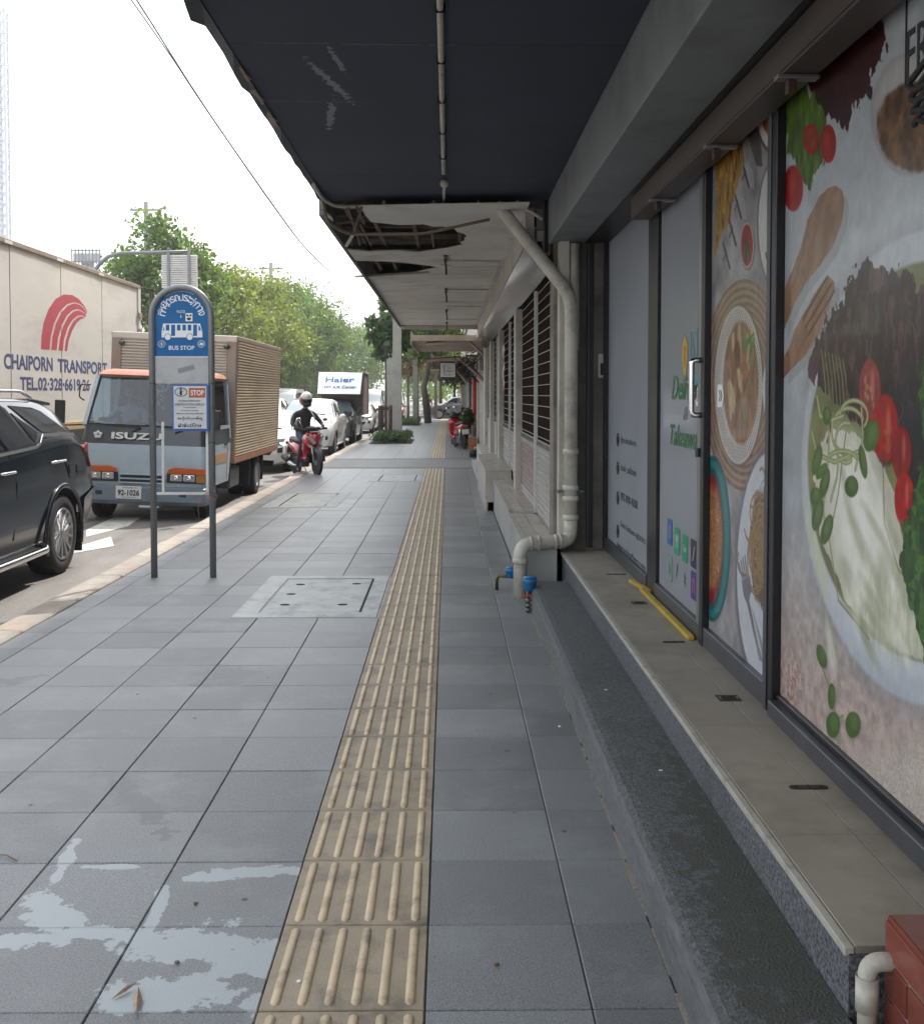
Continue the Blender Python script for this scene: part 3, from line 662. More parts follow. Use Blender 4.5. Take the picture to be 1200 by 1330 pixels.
M['ceiling_white'] = mat('ceiling_white', (.74, .72, .68), .85, var=.06, scale=2, rnd=.08, dirt=(.42, .36, .29), damt=.6, dscale=1.6)
M['grime_wall'] = mat('grime_wall', (.23, .21, .18), .9, var=.2, scale=4, bump=.3, bscale=40, dirt=(.10, .085, .06), damt=.9, dscale=3)
M['stone_strip'] = mat('stone_strip', (.17, .15, .135), .6, var=.35, scale=7, bump=.1, dirt=(.05, .045, .04), damt=.6)
# ------------------------------------------------------------------ the corner shop
shop = thing('shop_building', 'dark ground floor shop with food printed windows, stone ledge and navy canopy', 'shop', (1.2, 5, 0))
LZ = .305; LX = .84
# ledge: terrazzo riser, stone slabs, pale nosing
MB().box(LX + .006, 1.33, 2.16, 7.75, -.15, LZ - .016).build('ledge_riser', M['terrazzo'], shop)
MB().box(LX - .004, LX + .018, 2.16, 7.75, LZ - .022, LZ - .002).build('nosing', M['nosing'], shop, bevel=.003)
ys = [2.16, 2.72, 3.62, 4.52, 5.42, 6.32, 7.22, 7.75]
for i in range(len(ys) - 1):
    for x0, x1 in ((LX + .02, 1.075), (1.078, 1.30)):
        MB().box(x0, x1, ys[i] + .0015, ys[i + 1] - .0015, LZ - .02, LZ + random.uniform(-.0006, .0006)).build('ledge_slab', M['ledge_stone'], shop, bevel=.001, seg=1)
# lower step with rounded nose
pf = [(.578, -.15), (.562, .0), (.565, .115), (.573, .142), (.592, .155), (.62, .158), (LX + .004, .155), (LX + .004, -.15)]
sm_ = MB().prism(pf, lambda u, v, w: (u, w, v), -1.0, 7.32, smooth=False).build('lower_step', [M['step_face'], M['step_top']], shop, fix=True)
for p_ in sm_.data.polygons:
    if p_.normal.z > .8: p_.material_index = 1
gm = MB(); y = 1.6
while y < 7.3:
    w_ = random.uniform(.004, .013); l_ = random.uniform(.05, .25); gm.box(.5625 - w_, .566, y, y + l_, -.004, .0015 + random.uniform(0, .002)); y += l_ * random.uniform(1.0, 1.5)
o = gm.build('sand_in_joint', mat('sand', (.24, .21, .16), .95, var=.4, scale=60), shop); o['kind'] = 'stuff'
# glazing
def framed(y0, y1, z0, z1, m, name, prof=.0):
    return MB().box(WX, WX + .02, y0, y1, z0, z1).build(name, m, shop)
def film(name, key, y0, y1, z0, z1):
    vs = [(WX - .003, y1, z0), (WX - .003, y0, z0), (WX - .003, y0, z1), (WX - .003, y1, z1)]
    me = bpy.data.meshes.new(name); me.from_pydata(vs, [], [(0, 1, 2, 3)]); uv = me.uv_layers.new(name='uv')
    for i, c in enumerate(((0, 0), (1, 0), (1, 1), (0, 1))): uv.data[i].uv = c
    me.materials.append(M[key]); return link(name, me, shop)
framed(1.75, 3.74, .36, 2.62, M['frame_dark'], 'window_pane'); film('printed_film', 'salad_print', 1.75, 3.74, .36, 2.62)
framed(3.84, 4.78, .36, 2.62, M['frame_dark'], 'window_pane'); film('printed_film', 'dishes_print', 3.84, 4.78, .36, 2.62)
o = framed(4.90, 5.93, .38, 2.62, M['white_film'], 'door_pane'); o['label'] = 'white filmed sliding door pane with green lettering'
framed(6.20, 7.86, .38, 2.62, M['white_film'], 'window_pane')
framed(-1.2, 1.72, .36, 2.62, M['white_film'], 'window_pane')
# fluted upper half of the white panes: fine ribs
def ribs(y0, y1, z0, z1):
    mb = MB(); n = int((y1 - y0) / .022)
    for i in range(n): mb.box(WX - .0028, WX - .001, y0 + i * .022 + .003, y0 + i * .022 + .013, z0, z1)
    o = mb.build('fluted_glass', M['white_film'], shop); o['kind'] = 'stuff'
ribs(4.93, 5.90, .40, 2.60); ribs(6.24, 7.84, .40, 2.60)
def fr(y0, y1, z0, z1, m='frame_dark', x0=WX - .035, x1=WX + .03, name='window_frame'):
    return MB().box(x0, x1, y0, y1, z0, z1).build(name, M[m], shop, bevel=.003, seg=1)
fr(3.745, 3.835, .305, 2.62); fr(3.80, 3.838, .31, 2.61, 'frame_grey', WX - .04, WX - .036)
fr(4.785, 4.845, .305, 2.62); fr(4.85, 4.93, .33, 2.62, 'frame_silver', WX - .028, WX + .03, 'door_stile')
fr(5.93, 6.20, .305, 2.62, 'frame_dark', WX - .022)
fr(7.86, 7.90, .305, 2.62)
fr(-1.2, 3.74, .305, .365, 'frame_grey', WX - .05, WX + .03, 'bottom_rail'); fr(-1.2, 3.74, .3655, .385, 'frame_dark', WX - .02, WX + .03, 'bottom_rail')
fr(3.84, 5.93, .307, .395, 'frame_grey', WX - .03, WX + .03, 'bottom_rail'); fr(6.20, 7.86, .307, .39, 'frame_grey', WX - .03, WX + .03, 'bottom_rail')
fr(1.70, 1.76, .305, 2.62)
MB().box(WX + .03, WX + .1, -1.5, 7.9, .1, 2.66).build('wall', M['frame_dark'], shop)
# steel pull handle on the sliding door
hy = 4.83
for dx in (0,):
    pts = bend([(WX - .03, hy, 1.63), (WX - .078, hy + .01, 1.63), (WX - .078, hy + .01, 1.375), (WX - .03, hy, 1.375)], .05, 6)
    MB().tube(pts, .0135, 12).build('door_handle', M['chrome'], shop)
    MB().lathe([(.021, 0), (.021, .006)], (WX - .034, hy, 1.63), 'x', 14).lathe([(.021, 0), (.021, .006)], (WX - .034, hy, 1.375), 'x', 14).build('handle_rose', M['chrome'], shop)
MB().box(WX - .045, WX - .03, 4.85, 4.90, 1.18, 1.22).build('door_lock', M['black'], shop, bevel=.002)
# lettering on the panes (the pane faces the street: text runs towards the viewer)
U = (0, -1, 0); V = (0, 0, 1); LXF = WX - .0045
M['soft_ink'] = mat('soft_ink', (.10, .105, .115), .5)
M['green_ink'] = mat('green_ink', (.03, .16, .055), .5)
def wtxt(t, px0, px1, py, h, m, **k):
    a = at_x(px0, py, LXF); b = at_x(px1, py, LXF); yc = (a.y + b.y) / 2
    return lettering(t, (LXF, yc, at_x((px0 + px1) / 2, py, LXF).z), U, V, abs(a.y - b.y), h, m, shop, **k)
wtxt('Delivery', 872.5, 915, 508, .165, M['green_ink'], shear=.35, bold=.012)
wtxt('&', 887, 893, 537, .07, M['frame_silver'], shear=.2)
wtxt('Takeaway', 870.5, 911.5, 572, .145, M['green_ink'], shear=.35, bold=.012)
for t, py, x1 in (('@sooksathorn', 574, 826), ('sook_sathorn', 611, 826), ('092-890-4000', 650, 828), ('Sook Sathorn-สุขสาทร', 693, 838)):
    wtxt(t, 806, x1, py, .056, M['soft_ink'])
    a = at_x(802.5, py - 3, LXF); mb = MB(); mb.tube([(LXF - .001, a.y + .045 * math.cos(q), a.z + .045 * math.sin(q)) for q in np.linspace(0, 2 * PI, 25)[:-1]], .003, 4, closed=True)
    mb.prism([(.02 * math.cos(q), .026 * math.sin(q) - .002) for q in np.linspace(0, 2 * PI, 11)[:-1]], lambda u, v, w: (LXF - w, a.y + u, a.z + v), 0, .001)
    mb.build('contact_icon', M['ink'], shop)
wtxt('www.sooksathorn.com', 801, 838, 722, .055, M['soft_ink'])
wtxt('FRESH', 1178, 1262, 42, .13, M['ink'])
a = at_x(1177, 50, LXF); MB().box(LXF - .002, LXF, a.y - .003, a.y + .003, a.z - .12, a.z + .10).build('print_line', M['ink'], shop)
# yellow pin and blue parcel logo
a = at_x(889.5, 462, LXF)
MB().prism([(-.055, .06), (-.062, .0), (-.04, -.06), (0, -.16), (.04, -.06), (.062, .0), (.055, .06), (0, .11)], lambda u, v, w: (LXF - w, a.y - u, a.z + v), 0, .001).build('pin_print', mat('yellow_ink', (.50, .36, .03), .5), shop)
MB().prism([(-.014, -.04), (.0, -.06), (.014, -.04), (.02, .05), (-.02, .05)], lambda u, v, w: (LXF - .0012 - w, a.y - u, a.z + v), 0, .0006).build('pin_mark', mat('orange_ink', (.5, .12, .03), .5), shop)
a = at_x(901.5, 458, LXF); mb = MB()
for (u0, u1, v0, v1) in ((-.07, .07, .10, .115), (-.07, -.055, -.15, .10), (.055, .07, -.02, .10), (-.06, .10, -.03, -.015), (-.01, .005, -.15, .02), (-.055, .11, -.16, -.10), (-.03, -.015, .02, .07)): mb.box(LXF - .001, LXF, a.y - u1, a.y - u0, a.z + v0, a.z + v1)
mb.build('parcel_print', mat('blue_ink', (.08, .27, .36), .5), shop)
# rows of delivery app squares
apps = [(870, 691, (.03, .12, .33), 'O', (.45, .25, .25)), (879.3, 703, (.02, .27, .15), 'M', (.6, .6, .6)), (889.5, 712.5, (.02, .25, .12), 'Grab', (.5, .55, .5)), (901, 719.5, (.02, .02, .045), '/', (.6, .4, .45)), (912.5, 727.5, (.30, .03, .16), 'o', (.6, .55, .57)),
        (870, 738, (.20, .28, .25), 'A', (.05, .1, .08)), (879.3, 741, None, '/', (.12, .10, .2)), (889.5, 753, None, '*', (.12, .18, .12)), (901, 761, (.05, .035, .20), 'n', (.55, .12, .15)), (912.5, 770, (.50, .09, .04), 'S', (.6, .55, .5))]
for i, (px, py, c, g_, gc) in enumerate(apps):
    a = at_x(px, py, LXF); w = .062; h = .062 if i < 10 else .06; rr = .014
    if c:
        ol = []
        for (cx, cy, a0) in ((w - rr, h - rr, 0), (-w + rr, h - rr, 90), (-w + rr, -h + rr, 180), (w - rr, -h + rr, 270)):
            ol += [(cx + rr * math.cos(R(a0 + q)), cy + rr * math.sin(R(a0 + q))) for q in (0, 30, 60, 90)]
        MB().prism(ol, lambda u, v, ww: (LXF - ww, a.y - u, a.z + v * 1.12), 0, .001).build('app_square', mat('app_print', c, .5), shop)
    lettering(g_, (LXF - .0012, a.y, a.z), U, V, .07 if len(g_) > 2 else .05, .035 if len(g_) > 2 else .075, mat('app_mark', gc, .5), shop, depth=.0006)
for px, py, s_ in ((906, 514, 1), (936, 514, -1)):
    a = at_x(px, py, LXF - (.0 if s_ > 0 else .0)); w = .055
    MB().prism([(-w, .05), (w * .5, .05), (w, 0), (w * .5, -.05), (-w, -.05)] if s_ < 0 else [(w, .05), (-w * .5, .05), (-w, 0), (-w * .5, -.05), (w, -.05)], lambda u, v, ww: (LXF - ww, a.y - u, a.z + v), 0, .0012).build('slide_sign', M['white_ink'], shop)
    lettering('»' if s_ < 0 else '«', (LXF - .0014, a.y, a.z), U, V, .06, .05, M['ink'], shop, depth=.0005)
lettering('FG', (LXF, at_x(1001, 848, WX).y, at_x(1001, 848, WX).z), (0, 0, -1), (0, -1, 0), .12, .04, M['ink'], shop)
# concrete beam over the glass, sliding rail with brackets
BZ = 2.61
MB().box(.76, 1.03, -3, 8.0, BZ, 3.0).build('beam', M['beam_paint'], shop, bevel=.006)
M['rust_brown2'] = mat('rusty_lock', (.09, .06, .045), .5, .5, var=.3, scale=40)
rl = MB(); rl.box(1.06, 1.075, -2, 6.1, 2.50, BZ - .003); rl.box(1.06, 1.17, -2, 6.1, 2.485, 2.497); rl.box(1.157, 1.17, -2, 6.1, 2.50, 2.56)
rl.build('sliding_rail', M['rail_brown'], shop)
MB().box(1.032, 1.30, -2, 7.9, BZ + .002, 2.68).build('soffit', M['frame_dark'], shop)
for yy in (3.35, 4.28, 5.45): MB().box(1.04, 1.175, yy - .022, yy + .022, 2.470, 2.484).build('rail_bracket', M['frame_silver'], shop, bevel=.003); MB().box(1.075, 1.105, yy - .014, yy + .014, 2.425, 2.469).build('padlock', M['rust_brown2'], shop, bevel=.004)
# coil under the beam
for k in range(4):
    pts = [at_x(px, py, 1.15) for px, py in [(1215 - k * 2, 60 + k * 22), (1190, 95 + k * 20), (1178 + k * 3, 110 + k * 18), (1190, 118 + k * 12), (1222, 92 + k * 24)]]
    MB().tube(bend(pts, .03, 4), .008, 8).build('cable_coil', M['cable'], shop)
# canopy of navy boards
cz = 2.95; edges = [-3.0, -1.0, 1.6, 4.48, 7.14, 8.05]
for i in range(5):
    for x0, x1 in ((-.925, -.035), (-.031, .757)):
        MB().box(x0, x1, edges[i] + .002, edges[i + 1] - .002, cz, cz + .018).build('canopy_board', M['canopy_blue'], shop)
MB().box(-.95, .757, -3, 8.06, cz + .019, 3.16).build('canopy_slab', M['dark'], shop)
vm = MB(); n = 60; P0 = []; rv = random.Random(5)
for i in range(n + 1):
    y = -3 + 11.1 * i / n; d = rv.uniform(-.006, .01)
    if 3.9 < y < 5.9: d = rv.uniform(-.03, .035)
    P0.append((y, d))
vs = []; fs = []
for (y, d) in P0: vs += [(-.928, y, cz - .004), (-.955 - abs(d) * .6, y, cz - .03 - d), (-.966 - d * .3, y, cz + .06), (-.962, y, 3.17)]
for i in range(n):
    for k in range(3): b = i * 4 + k; fs.append((b, b + 1, b + 5, b + 4))
vm.add(vs, fs); vm.build('canopy_edge', M['valance'], shop)
for k, yy in enumerate((4.75, 5.1, 5.5)): MB().box(-.952, -.925, yy, yy + .22 + k * .03, cz - .016, cz - .006).bar((-.955, yy, cz - .012), (-.925, yy + .2, cz - .008), .02, .008).build('torn_flashing', mat('torn_flashing', (.36, .29, .22), .8, var=.2) if k == 0 else COL.objects[-1].data.materials[0], shop)
# white cable tube and the conduits at the seam
MB().tube([(-.03, -2, cz - .014), (-.03, 6.98, cz - .014)], .0135, 10).build('cable_conduit', M['pvc'], shop)
mb = MB()
for yy in np.arange(.3, 7, .62): mb.box(-.05, -.01, yy, yy + .012, cz - .030, cz - .0005)
mb.build('conduit_clip', M['dark'], shop)['kind'] = 'stuff'
MB().tube([(-.02, 7.28, cz - .012), (-.03, 7.62, cz - .02), (-.03, 8.0, cz - .02)], .011, 8).ball((-.025, 7.25, cz - .03), .03).build('cable_conduit', M['pvc'], shop)
pts = bend([(-.93, 7.3, 2.925), (-.925, 7.75, 2.915), (-.86, 8.02, 2.90), (.30, 8.05, 2.905), (.6, 8.04, 2.895), (.72, 8.0, 2.80)], .1, 5)
MB().tube(pts, .014, 10).build('cable_conduit', M['pvc'], shop)
mb = MB()
for x in (-.5, -.12, .22, .52): mb.box(x, x + .02, 8.03, 8.07, 2.885, 2.95)
mb.box(-.14, .02, 8.02, 8.08, 2.895, 2.93); mb.build('conduit_clip', M['pvc'], shop)['kind'] = 'stuff'
MB().tube(bend([(-.94, 7.85, 2.93), (-.93, 8.1, 2.80), (-.80, 8.35, 2.74), (-.2, 8.45, 2.76), (.33, 8.35, 2.86)], .1, 5), .013, 8).build('loose_conduit', mat('brown_conduit', (.22, .17, .12), .7, var=.2), shop)
# end wall between the shops with stone strip, dark slot and grimy render
EW = 7.93
MB().box(1.10, WX + .01, EW, EW + .3, LZ, 2.95).build('stone_strip', M['stone_strip'], shop)
MB().box(1.065, 1.098, EW - .01, EW + .2, LZ, 2.95).build('steel_channel', M['frame_dark'], shop); MB().box(1.052, 1.064, EW - .02, EW + .2, LZ, 2.95).build('steel_channel', M['frame_grey'], shop)
MB().box(.80, 1.05, EW + .02, EW + .3, -.1, 2.95).build('end_wall', M['grime_wall'], shop)
a = at_y(783, 475, EW - .01); MB().box(a.x - .035, a.x + .035, EW - .02, EW - .001, a.z - .09, a.z + .09).build('intercom', M['white_metal'], shop, bevel=.006)
MB().box(a.x - .022, a.x + .022, EW - .024, EW - .0205, a.z - .07, a.z + .02).build('intercom_grille', M['black'], shop)
# upper storeys over canopy and beam
up = MB().box(.95, 9, -14, 26, 3.18, 10.2).build('upper_wall', mat('upper_wall', (.34, .32, .29), .85, var=.1, scale=1.5), shop)
for fl in range(2):
    for k in range(12):
        MB().box(.90, .949, -12.6 + k * 3.1, -10.6 + k * 3.1, 4.4 + fl * 3, 6.0 + fl * 3).build('upper_window', M['car_glass'], shop)
# meter cupboard and valves at the end of the canopy
elec = thing('switch_box', 'small grey switch box with dangling black cable under the end of the navy canopy', 'switch box', (.72, 8.1, 2.6))
a = at_y(697, 285, 8.1); MB().box(a.x - .085, a.x + .06, 8.08, 8.16, a.z - .08, a.z + .08).build('box_body', M['grey_metal'], elec, bevel=.006); MB().box(a.x - .07, a.x - .005, 8.072, 8.08, a.z - .06, a.z + .06).build('box_window', M['car_glass'], elec)
MB().box(a.x - .0, a.x + .055, 8.09, 8.15, a.z - .17, a.z - .085).build('breaker', M['white_metal'], elec, bevel=.004)
MB().tube(bend([(a.x + .02, 8.1, a.z - .17), (a.x + .01, 8.08, a.z - .28), (a.x + .06, 8.06, a.z - .34), (a.x + .12, 8.05, a.z - .27), (a.x + .16, 8.05, a.z - .2)], .05, 4), .012, 8).tube(bend([(a.x + .03, 8.1, a.z - .17), (a.x + .05, 8.08, a.z - .33), (a.x + .10, 8.06, a.z - .30), (a.x + .03, 8.05, a.z - .24)], .05, 4), .008, 8).build('loose_cable', M['cable'], elec)
MB().bar((a.x + .075, 8.09, a.z - .25), (a.x + .075, 8.09, a.z + .16), .03).build('mounting_channel', M['frame_dark'], elec)

# rainwater pipe
dp = thing('rainwater_pipe', 'thick cream rainwater pipe running down the wall and out across the ledge', 'drain pipe', (.9, 7.7, 0))
PY = 7.74; pr = .049
A = at_y(742, 385, PY); B = at_y(655, 277, PY + .35)
MB().tube(bend([(B.x - .06, PY + .35, B.z + .06), (B.x, PY + .33, B.z), (A.x, PY, A.z), (A.x, PY, .42)], .12, 5), pr, 18).build('pipe', M['pvc'], dp)
zE = .385
MB().tube(bend([(A.x, PY, .56), (A.x, PY, zE), (.52, 7.52, zE), (.52, 7.52, -.01)], .085, 7), pr * 1.02, 18).build('pipe', M['pvc'], dp)
for z in (.56, .70, .78, 1.05): MB().lathe([(pr + .004, -.02), (pr + .010, -.015), (pr + .010, .015), (pr + .004, .02)], (A.x, PY, z), n=20).build('pipe_collar', M['pvc'], dp)
for x in (.60, .66, .79, .83): MB().lathe([(pr + .003, -.012), (pr + .009, -.008), (pr + .009, .008), (pr + .003, .012)], (x, 7.52 + (x - .52) / (A.x - .52) * (PY - 7.52), zE), 'x', 20).build('pipe_collar', M['pvc'], dp)
MB().lathe([(pr + .004, -.02), (pr + .009, -.015), (pr + .009, .015), (pr + .004, .02)], (.52, 7.52, .27), n=20).build('pipe_collar', M['pvc'], dp)
MB().box(A.x - pr - .05, A.x + pr + .05, PY + .03, PY + .045, .74, .76).ball((A.x - pr - .04, PY, .75), .012).ball((A.x + pr + .04, PY, .75), .012).build('pipe_strap', M['grey_metal'], dp)
A2 = at_y(742, 330, PY + .1); MB().tube([(A2.x + .02, PY + .1, 1.8), (A2.x + .02, PY + .1, A2.z + .08)], .04, 14).build('pipe', M['pvc'], dp)
# thin pipes by the shutter
for k, dx in enumerate((.845, .87)):
    MB().tube([(dx, 7.90 - k * .03, .36), (dx, 7.90 - k * .03, 2.5)], .009, 8).build('thin_pipe', M['pvc'], dp)
# water meters
M['brass'] = mat('brass_fitting', (.12, .09, .05), .5, .7, var=.4, scale=30)
M['red_plastic'] = mat('red_plastic', (.30, .03, .03), .5)
def meter(px, py, label, s=1.0, flip=1):
    g = at_z(px, py); t = thing('water_meter', label, 'water meter', (g.x, g.y, 0), group='water meters by the drain pipe')
    mb = MB().lathe([(.036, 0), (.044, .006), (.044, .05), (.050, .055), (.050, .075), (.046, .085), (0, .087)], (0, 0, .13), n=20); mb.build('meter_body', M['blue_plastic'], t, local=True)
    MB().lathe([(.046, .0), (.046, .008), (0, .010)], (0, 0, .217), n=20).build('meter_lid', M['blue_plastic'], t, local=True)
    MB().tube(bend([(-.02, -.09, -.01), (-.02, -.09, .10), (-.01, -.02, .135), (0, .0, .135)], .03, 4), .015, 10).tube([(0, 0, .135), (.01, .11, .135), (.01, .13, .10), (.01, .13, -.01)], .015, 10).build('meter_pipe', M['brass'], t, local=True)
    f = MB()
    for z in (.02, .05, .085): f.lathe([(.022, -.010), (.022, .010)], (-.02, -.09, z), n=6)
    f.build('pipe_union', M['grey_metal'], t, local=True)
    MB().bar((-.06, -.09, .115), (.01, -.12, .12), .014, .010).build('valve_handle', M['red_plastic'], t, local=True)
    return t
meter(688, 792, 'blue topped water meter standing in front of the drain pipe, nearer the viewer')
t = meter(664, 768, 'half hidden water meter with rusty valves behind the foot of the drain pipe'); t.rotation_euler[2] = 1.2; t.scale = (.9, .9, .8)
# recessed drain plates in the ledge
def slot(px, py, w, d, label, kind):
    q = at_z(px, py, LZ + .001); t = thing('ledge_plate', label, 'metal plate', (q.x, q.y, LZ), group='metal plates let into the ledge')
    if kind: # stadium plate
        ol = [(w * .5 - d / 2 + d / 2 * math.cos(R(a_)), d / 2 * math.sin(R(a_))) for a_ in range(-90, 91, 20)] + [(-w * .5 + d / 2 + d / 2 * math.cos(R(a_)), d / 2 * math.sin(R(a_))) for a_ in range(90, 271, 20)]
        MB().prism(ol, lambda u, v, ww: (u, v, ww), 0, .0035).build('plate', M['rust_brown'], t, local=True)
        for sx in (-.33, .33): MB().lathe([(d * .22, 0), (d * .22, .0045)], (sx * w, 0, 0), n=10).build('screw_hole', M['dark'], t, local=True)
        MB().box(-.002, .002, -d / 2, d / 2, .001, .0042).build('plate_joint', M['dark'], t, local=True)
    else:
        MB().box(-w / 2, w / 2, -d / 2, d / 2, .0, .003).build('plate', M['rust_brown'], t, local=True)
        MB().box(-w * .28, w * .3, -d * .3, d * .3, .003, .0045).build('recess', M['dark'], t, local=True)
        for sx in (-.38, .4): MB().lathe([(.004, 0), (.004, .005)], (sx * w, 0, 0), n=8).build('screw', M['frame_silver'], t, local=True)
M['rust_brown'] = mat('rust_brown', (.055, .04, .034), .55, .4, var=.3, scale=40)
slot(1050, 1023, .115, .028, 'oval brown metal plate with two screw holes, nearest on the stone ledge', 1)
slot(946, 907, .085, .075, 'square sunken metal plate on the ledge below the spaghetti poster', 0)
slot(875, 834, .105, .022, 'narrow oval metal plate on the ledge beside the yellow strip', 1)
slot(830, 783, .085, .07, 'small square metal plate on the ledge under the white door', 0)
slot(800, 746, .13, .02, 'thin dark metal plate at the far end of the stone ledge', 1)
# yellow protective strip
ye = thing('yellow_strip', 'bent yellow plastic strip lying along the foot of the white sliding door', 'plastic strip', (1.14, 5.8, LZ))
M['yellow'] = mat('yellow_plastic', (.50, .36, .05), .5, var=.12, scale=10, dirt=(.25, .17, .04), damt=.5, dscale=8)
pp = [at_z(826, 757, LZ), at_z(852, 772, LZ), at_z(858, 771, LZ)]; pq = [at_z(860, 768, LZ), at_z(890, 802, LZ), at_z(921, 832, LZ)]
for P_ in ([v - Vector((.03, 0, 0)) for v in pp], [Vector((1.150, v.y, v.z)) for v in pq]):
    mb = MB()
    for a_, b_ in zip(P_[:-1], P_[1:]): mb.bar(a_ + Vector((0, 0, .012)), b_ + Vector((0, 0, .012)), .035, .022)
    mb.build('strip', M['yellow'], ye, bevel=.005)
# dry leaf litter on the ledge and pavement
bl = thing('brick_pier', 'low glazed red brick block at the near end of the stone ledge', 'brick block', (1.3, 1.6, 0))
bx, bz, by1 = at_z(1149, 1194, .40).x, .40, at_z(1149, 1194, .40).y
MB().box(bx + .006, 1.9, by1 - 1.4, by1 - .006, -.1, bz - .006).build('mortar_core', M['mortar'], bl)
hh = .072; row = 0; z = bz
while z > -.05:
    off = 0 if row % 2 == 0 else .105; z0 = z - hh
    y = by1 + off
    while y > by1 - 1.4:
        y1_ = min(y, by1); y0_ = y - .205
        if y1_ - y0_ > .03: MB().box(bx, bx + .10, y0_, y1_ if y1_ < by1 else by1, z0, z).build('brick', M['brick_glaze'], bl, bevel=.004)
        y -= .212
    z -= hh + .007; row += 1
for i in range(3):
    for j in range(5):
        MB().box(bx + .004 + i * .155 + (0 if i == 0 else .0), bx + .152 + i * .155, by1 - .275 * (j + 1) + .006, by1 - .275 * j - .002, bz - .004, bz + .012).build('cap_tile', M['brick_glaze'], bl, bevel=.005)
for i in range(3): MB().box(bx + .102 + i * .21, bx + .304 + i * .21, by1 - .1, by1, bz - .079, bz - .006).build('brick', M['brick_glaze'], bl, bevel=.004)
pp_ = thing('drain_elbow_pipe', 'short cream plastic pipe elbowing down from the red brick block', 'pipe', (bx - .08, by1 - .25, 0))
q = at_z(1126, 1250, .33); yy = by1 - .025
ex = at_y(1126, 1290, yy).x; ez = at_y(1126, 1250, yy).z
MB().tube(bend([(bx + .02, yy, ez), (ex, yy, ez), (ex, yy, .15)], .035, 7), .0185, 16).build('pipe', M['pvc'], pp_)
MB().lathe([(.0215, -.04), (.0215, .03), (.0225, .032), (.0225, -.04)], (ex, yy, ez - .06), n=18).build('pipe_socket', M['pvc'], pp_)
MB().tube([(ex + .028, yy + .03, ez - .05), (ex + .028, yy + .03, .15)], .006, 8).build('thin_pipe', M['pvc'], pp_)
# ------------------------------------------------------------------ shuttered shophouse next door
sh = thing('shuttered_shophouse', 'closed shophouse with brown grille shutters behind cream pillars under a broken white ceiling', 'shophouse', (.8, 12, 0))
M['pale_render'] = mat('pale_render', (.52, .49, .43), .7, var=.08, scale=3, dirt=(.2, .18, .15), damt=.6, dscale=2)
M['marble'] = mat('marble_tile', (.50, .46, .40), .22, var=.12, scale=5, rnd=.08, dirt=(.2, .17, .14), damt=.5, dscale=4)
M['plinth'] = mat('plinth_face', (.38, .385, .37), .5, var=.08, scale=3, dirt=(.14, .14, .13), damt=.6, dscale=2)
M['grille'] = mat('brown_grille', (.030, .020, .017), 1.0, spec=0, var=.3, scale=30, dirt=(.05, .036, .03), damt=.5)
M['slat'] = mat('shutter_slat', (.34, .325, .30), .5, var=.1, scale=6, rnd=.06, dirt=(.19, .15, .12), damt=.6, dscale=4)
M['slat_pink'] = mat('shutter_slat_pink', (.25, .19, .18), .5, var=.3, scale=9, dirt=(.33, .12, .10), damt=.6, dscale=7)
M['rod'] = mat('grille_rod', (.40, .36, .32), .5, dirt=(.2, .14, .1), damt=.6, dscale=20)
M['blue_glass'] = mat('blue_glass', (.03, .042, .046), .12, spec=.12)
SX = .82
for q in ((.575, .80, 7.66, 9.715, -.1, .345), (.575, .80, 9.72, 13.2, -.1, .385), (.60, .80, 16.6, 21.9, -.1, .42)): MB().box(*q).build('plinth', M['plinth'], sh)
MB().box(.56, .60, 7.655, 9.718, .338, .365).build('nosing', M['nosing'], sh); MB().box(.56, .60, 9.72, 13.2, .378, .405).build('nosing', M['nosing'], sh)
for (y0, y1, z) in ((7.66, 9.72, .345), (9.72, 13.2, .385), (16.6, 21.9, .42)):
    y = y0
    while y < y1 - .05:
        ye_ = min(y + .42, y1)
        for x0, x1 in ((.602, .70), (.703, .86)): MB().box(x0, x1, y + .002, ye_ - .002, z, z + .018 + random.uniform(0, .001)).build('marble_slab', M['marble'], sh)
        y += .42
MB().box(.80, .87, 7.95, 22, -.1, .34).build('plinth_back', M['plinth'], sh)
MB().box(.50, .60, 13.2, 21.95, -.1, .11).build('low_kerb', M['plinth'], sh)
MB().box(.47, .80, 13.2, 16.6, -.1, .505).build('entrance_block', M['marble'], sh, bevel=.004)
MB().box(.462, .80, 13.19, 16.61, .505, .525).build('block_slab', M['marble'], sh, bevel=.004)
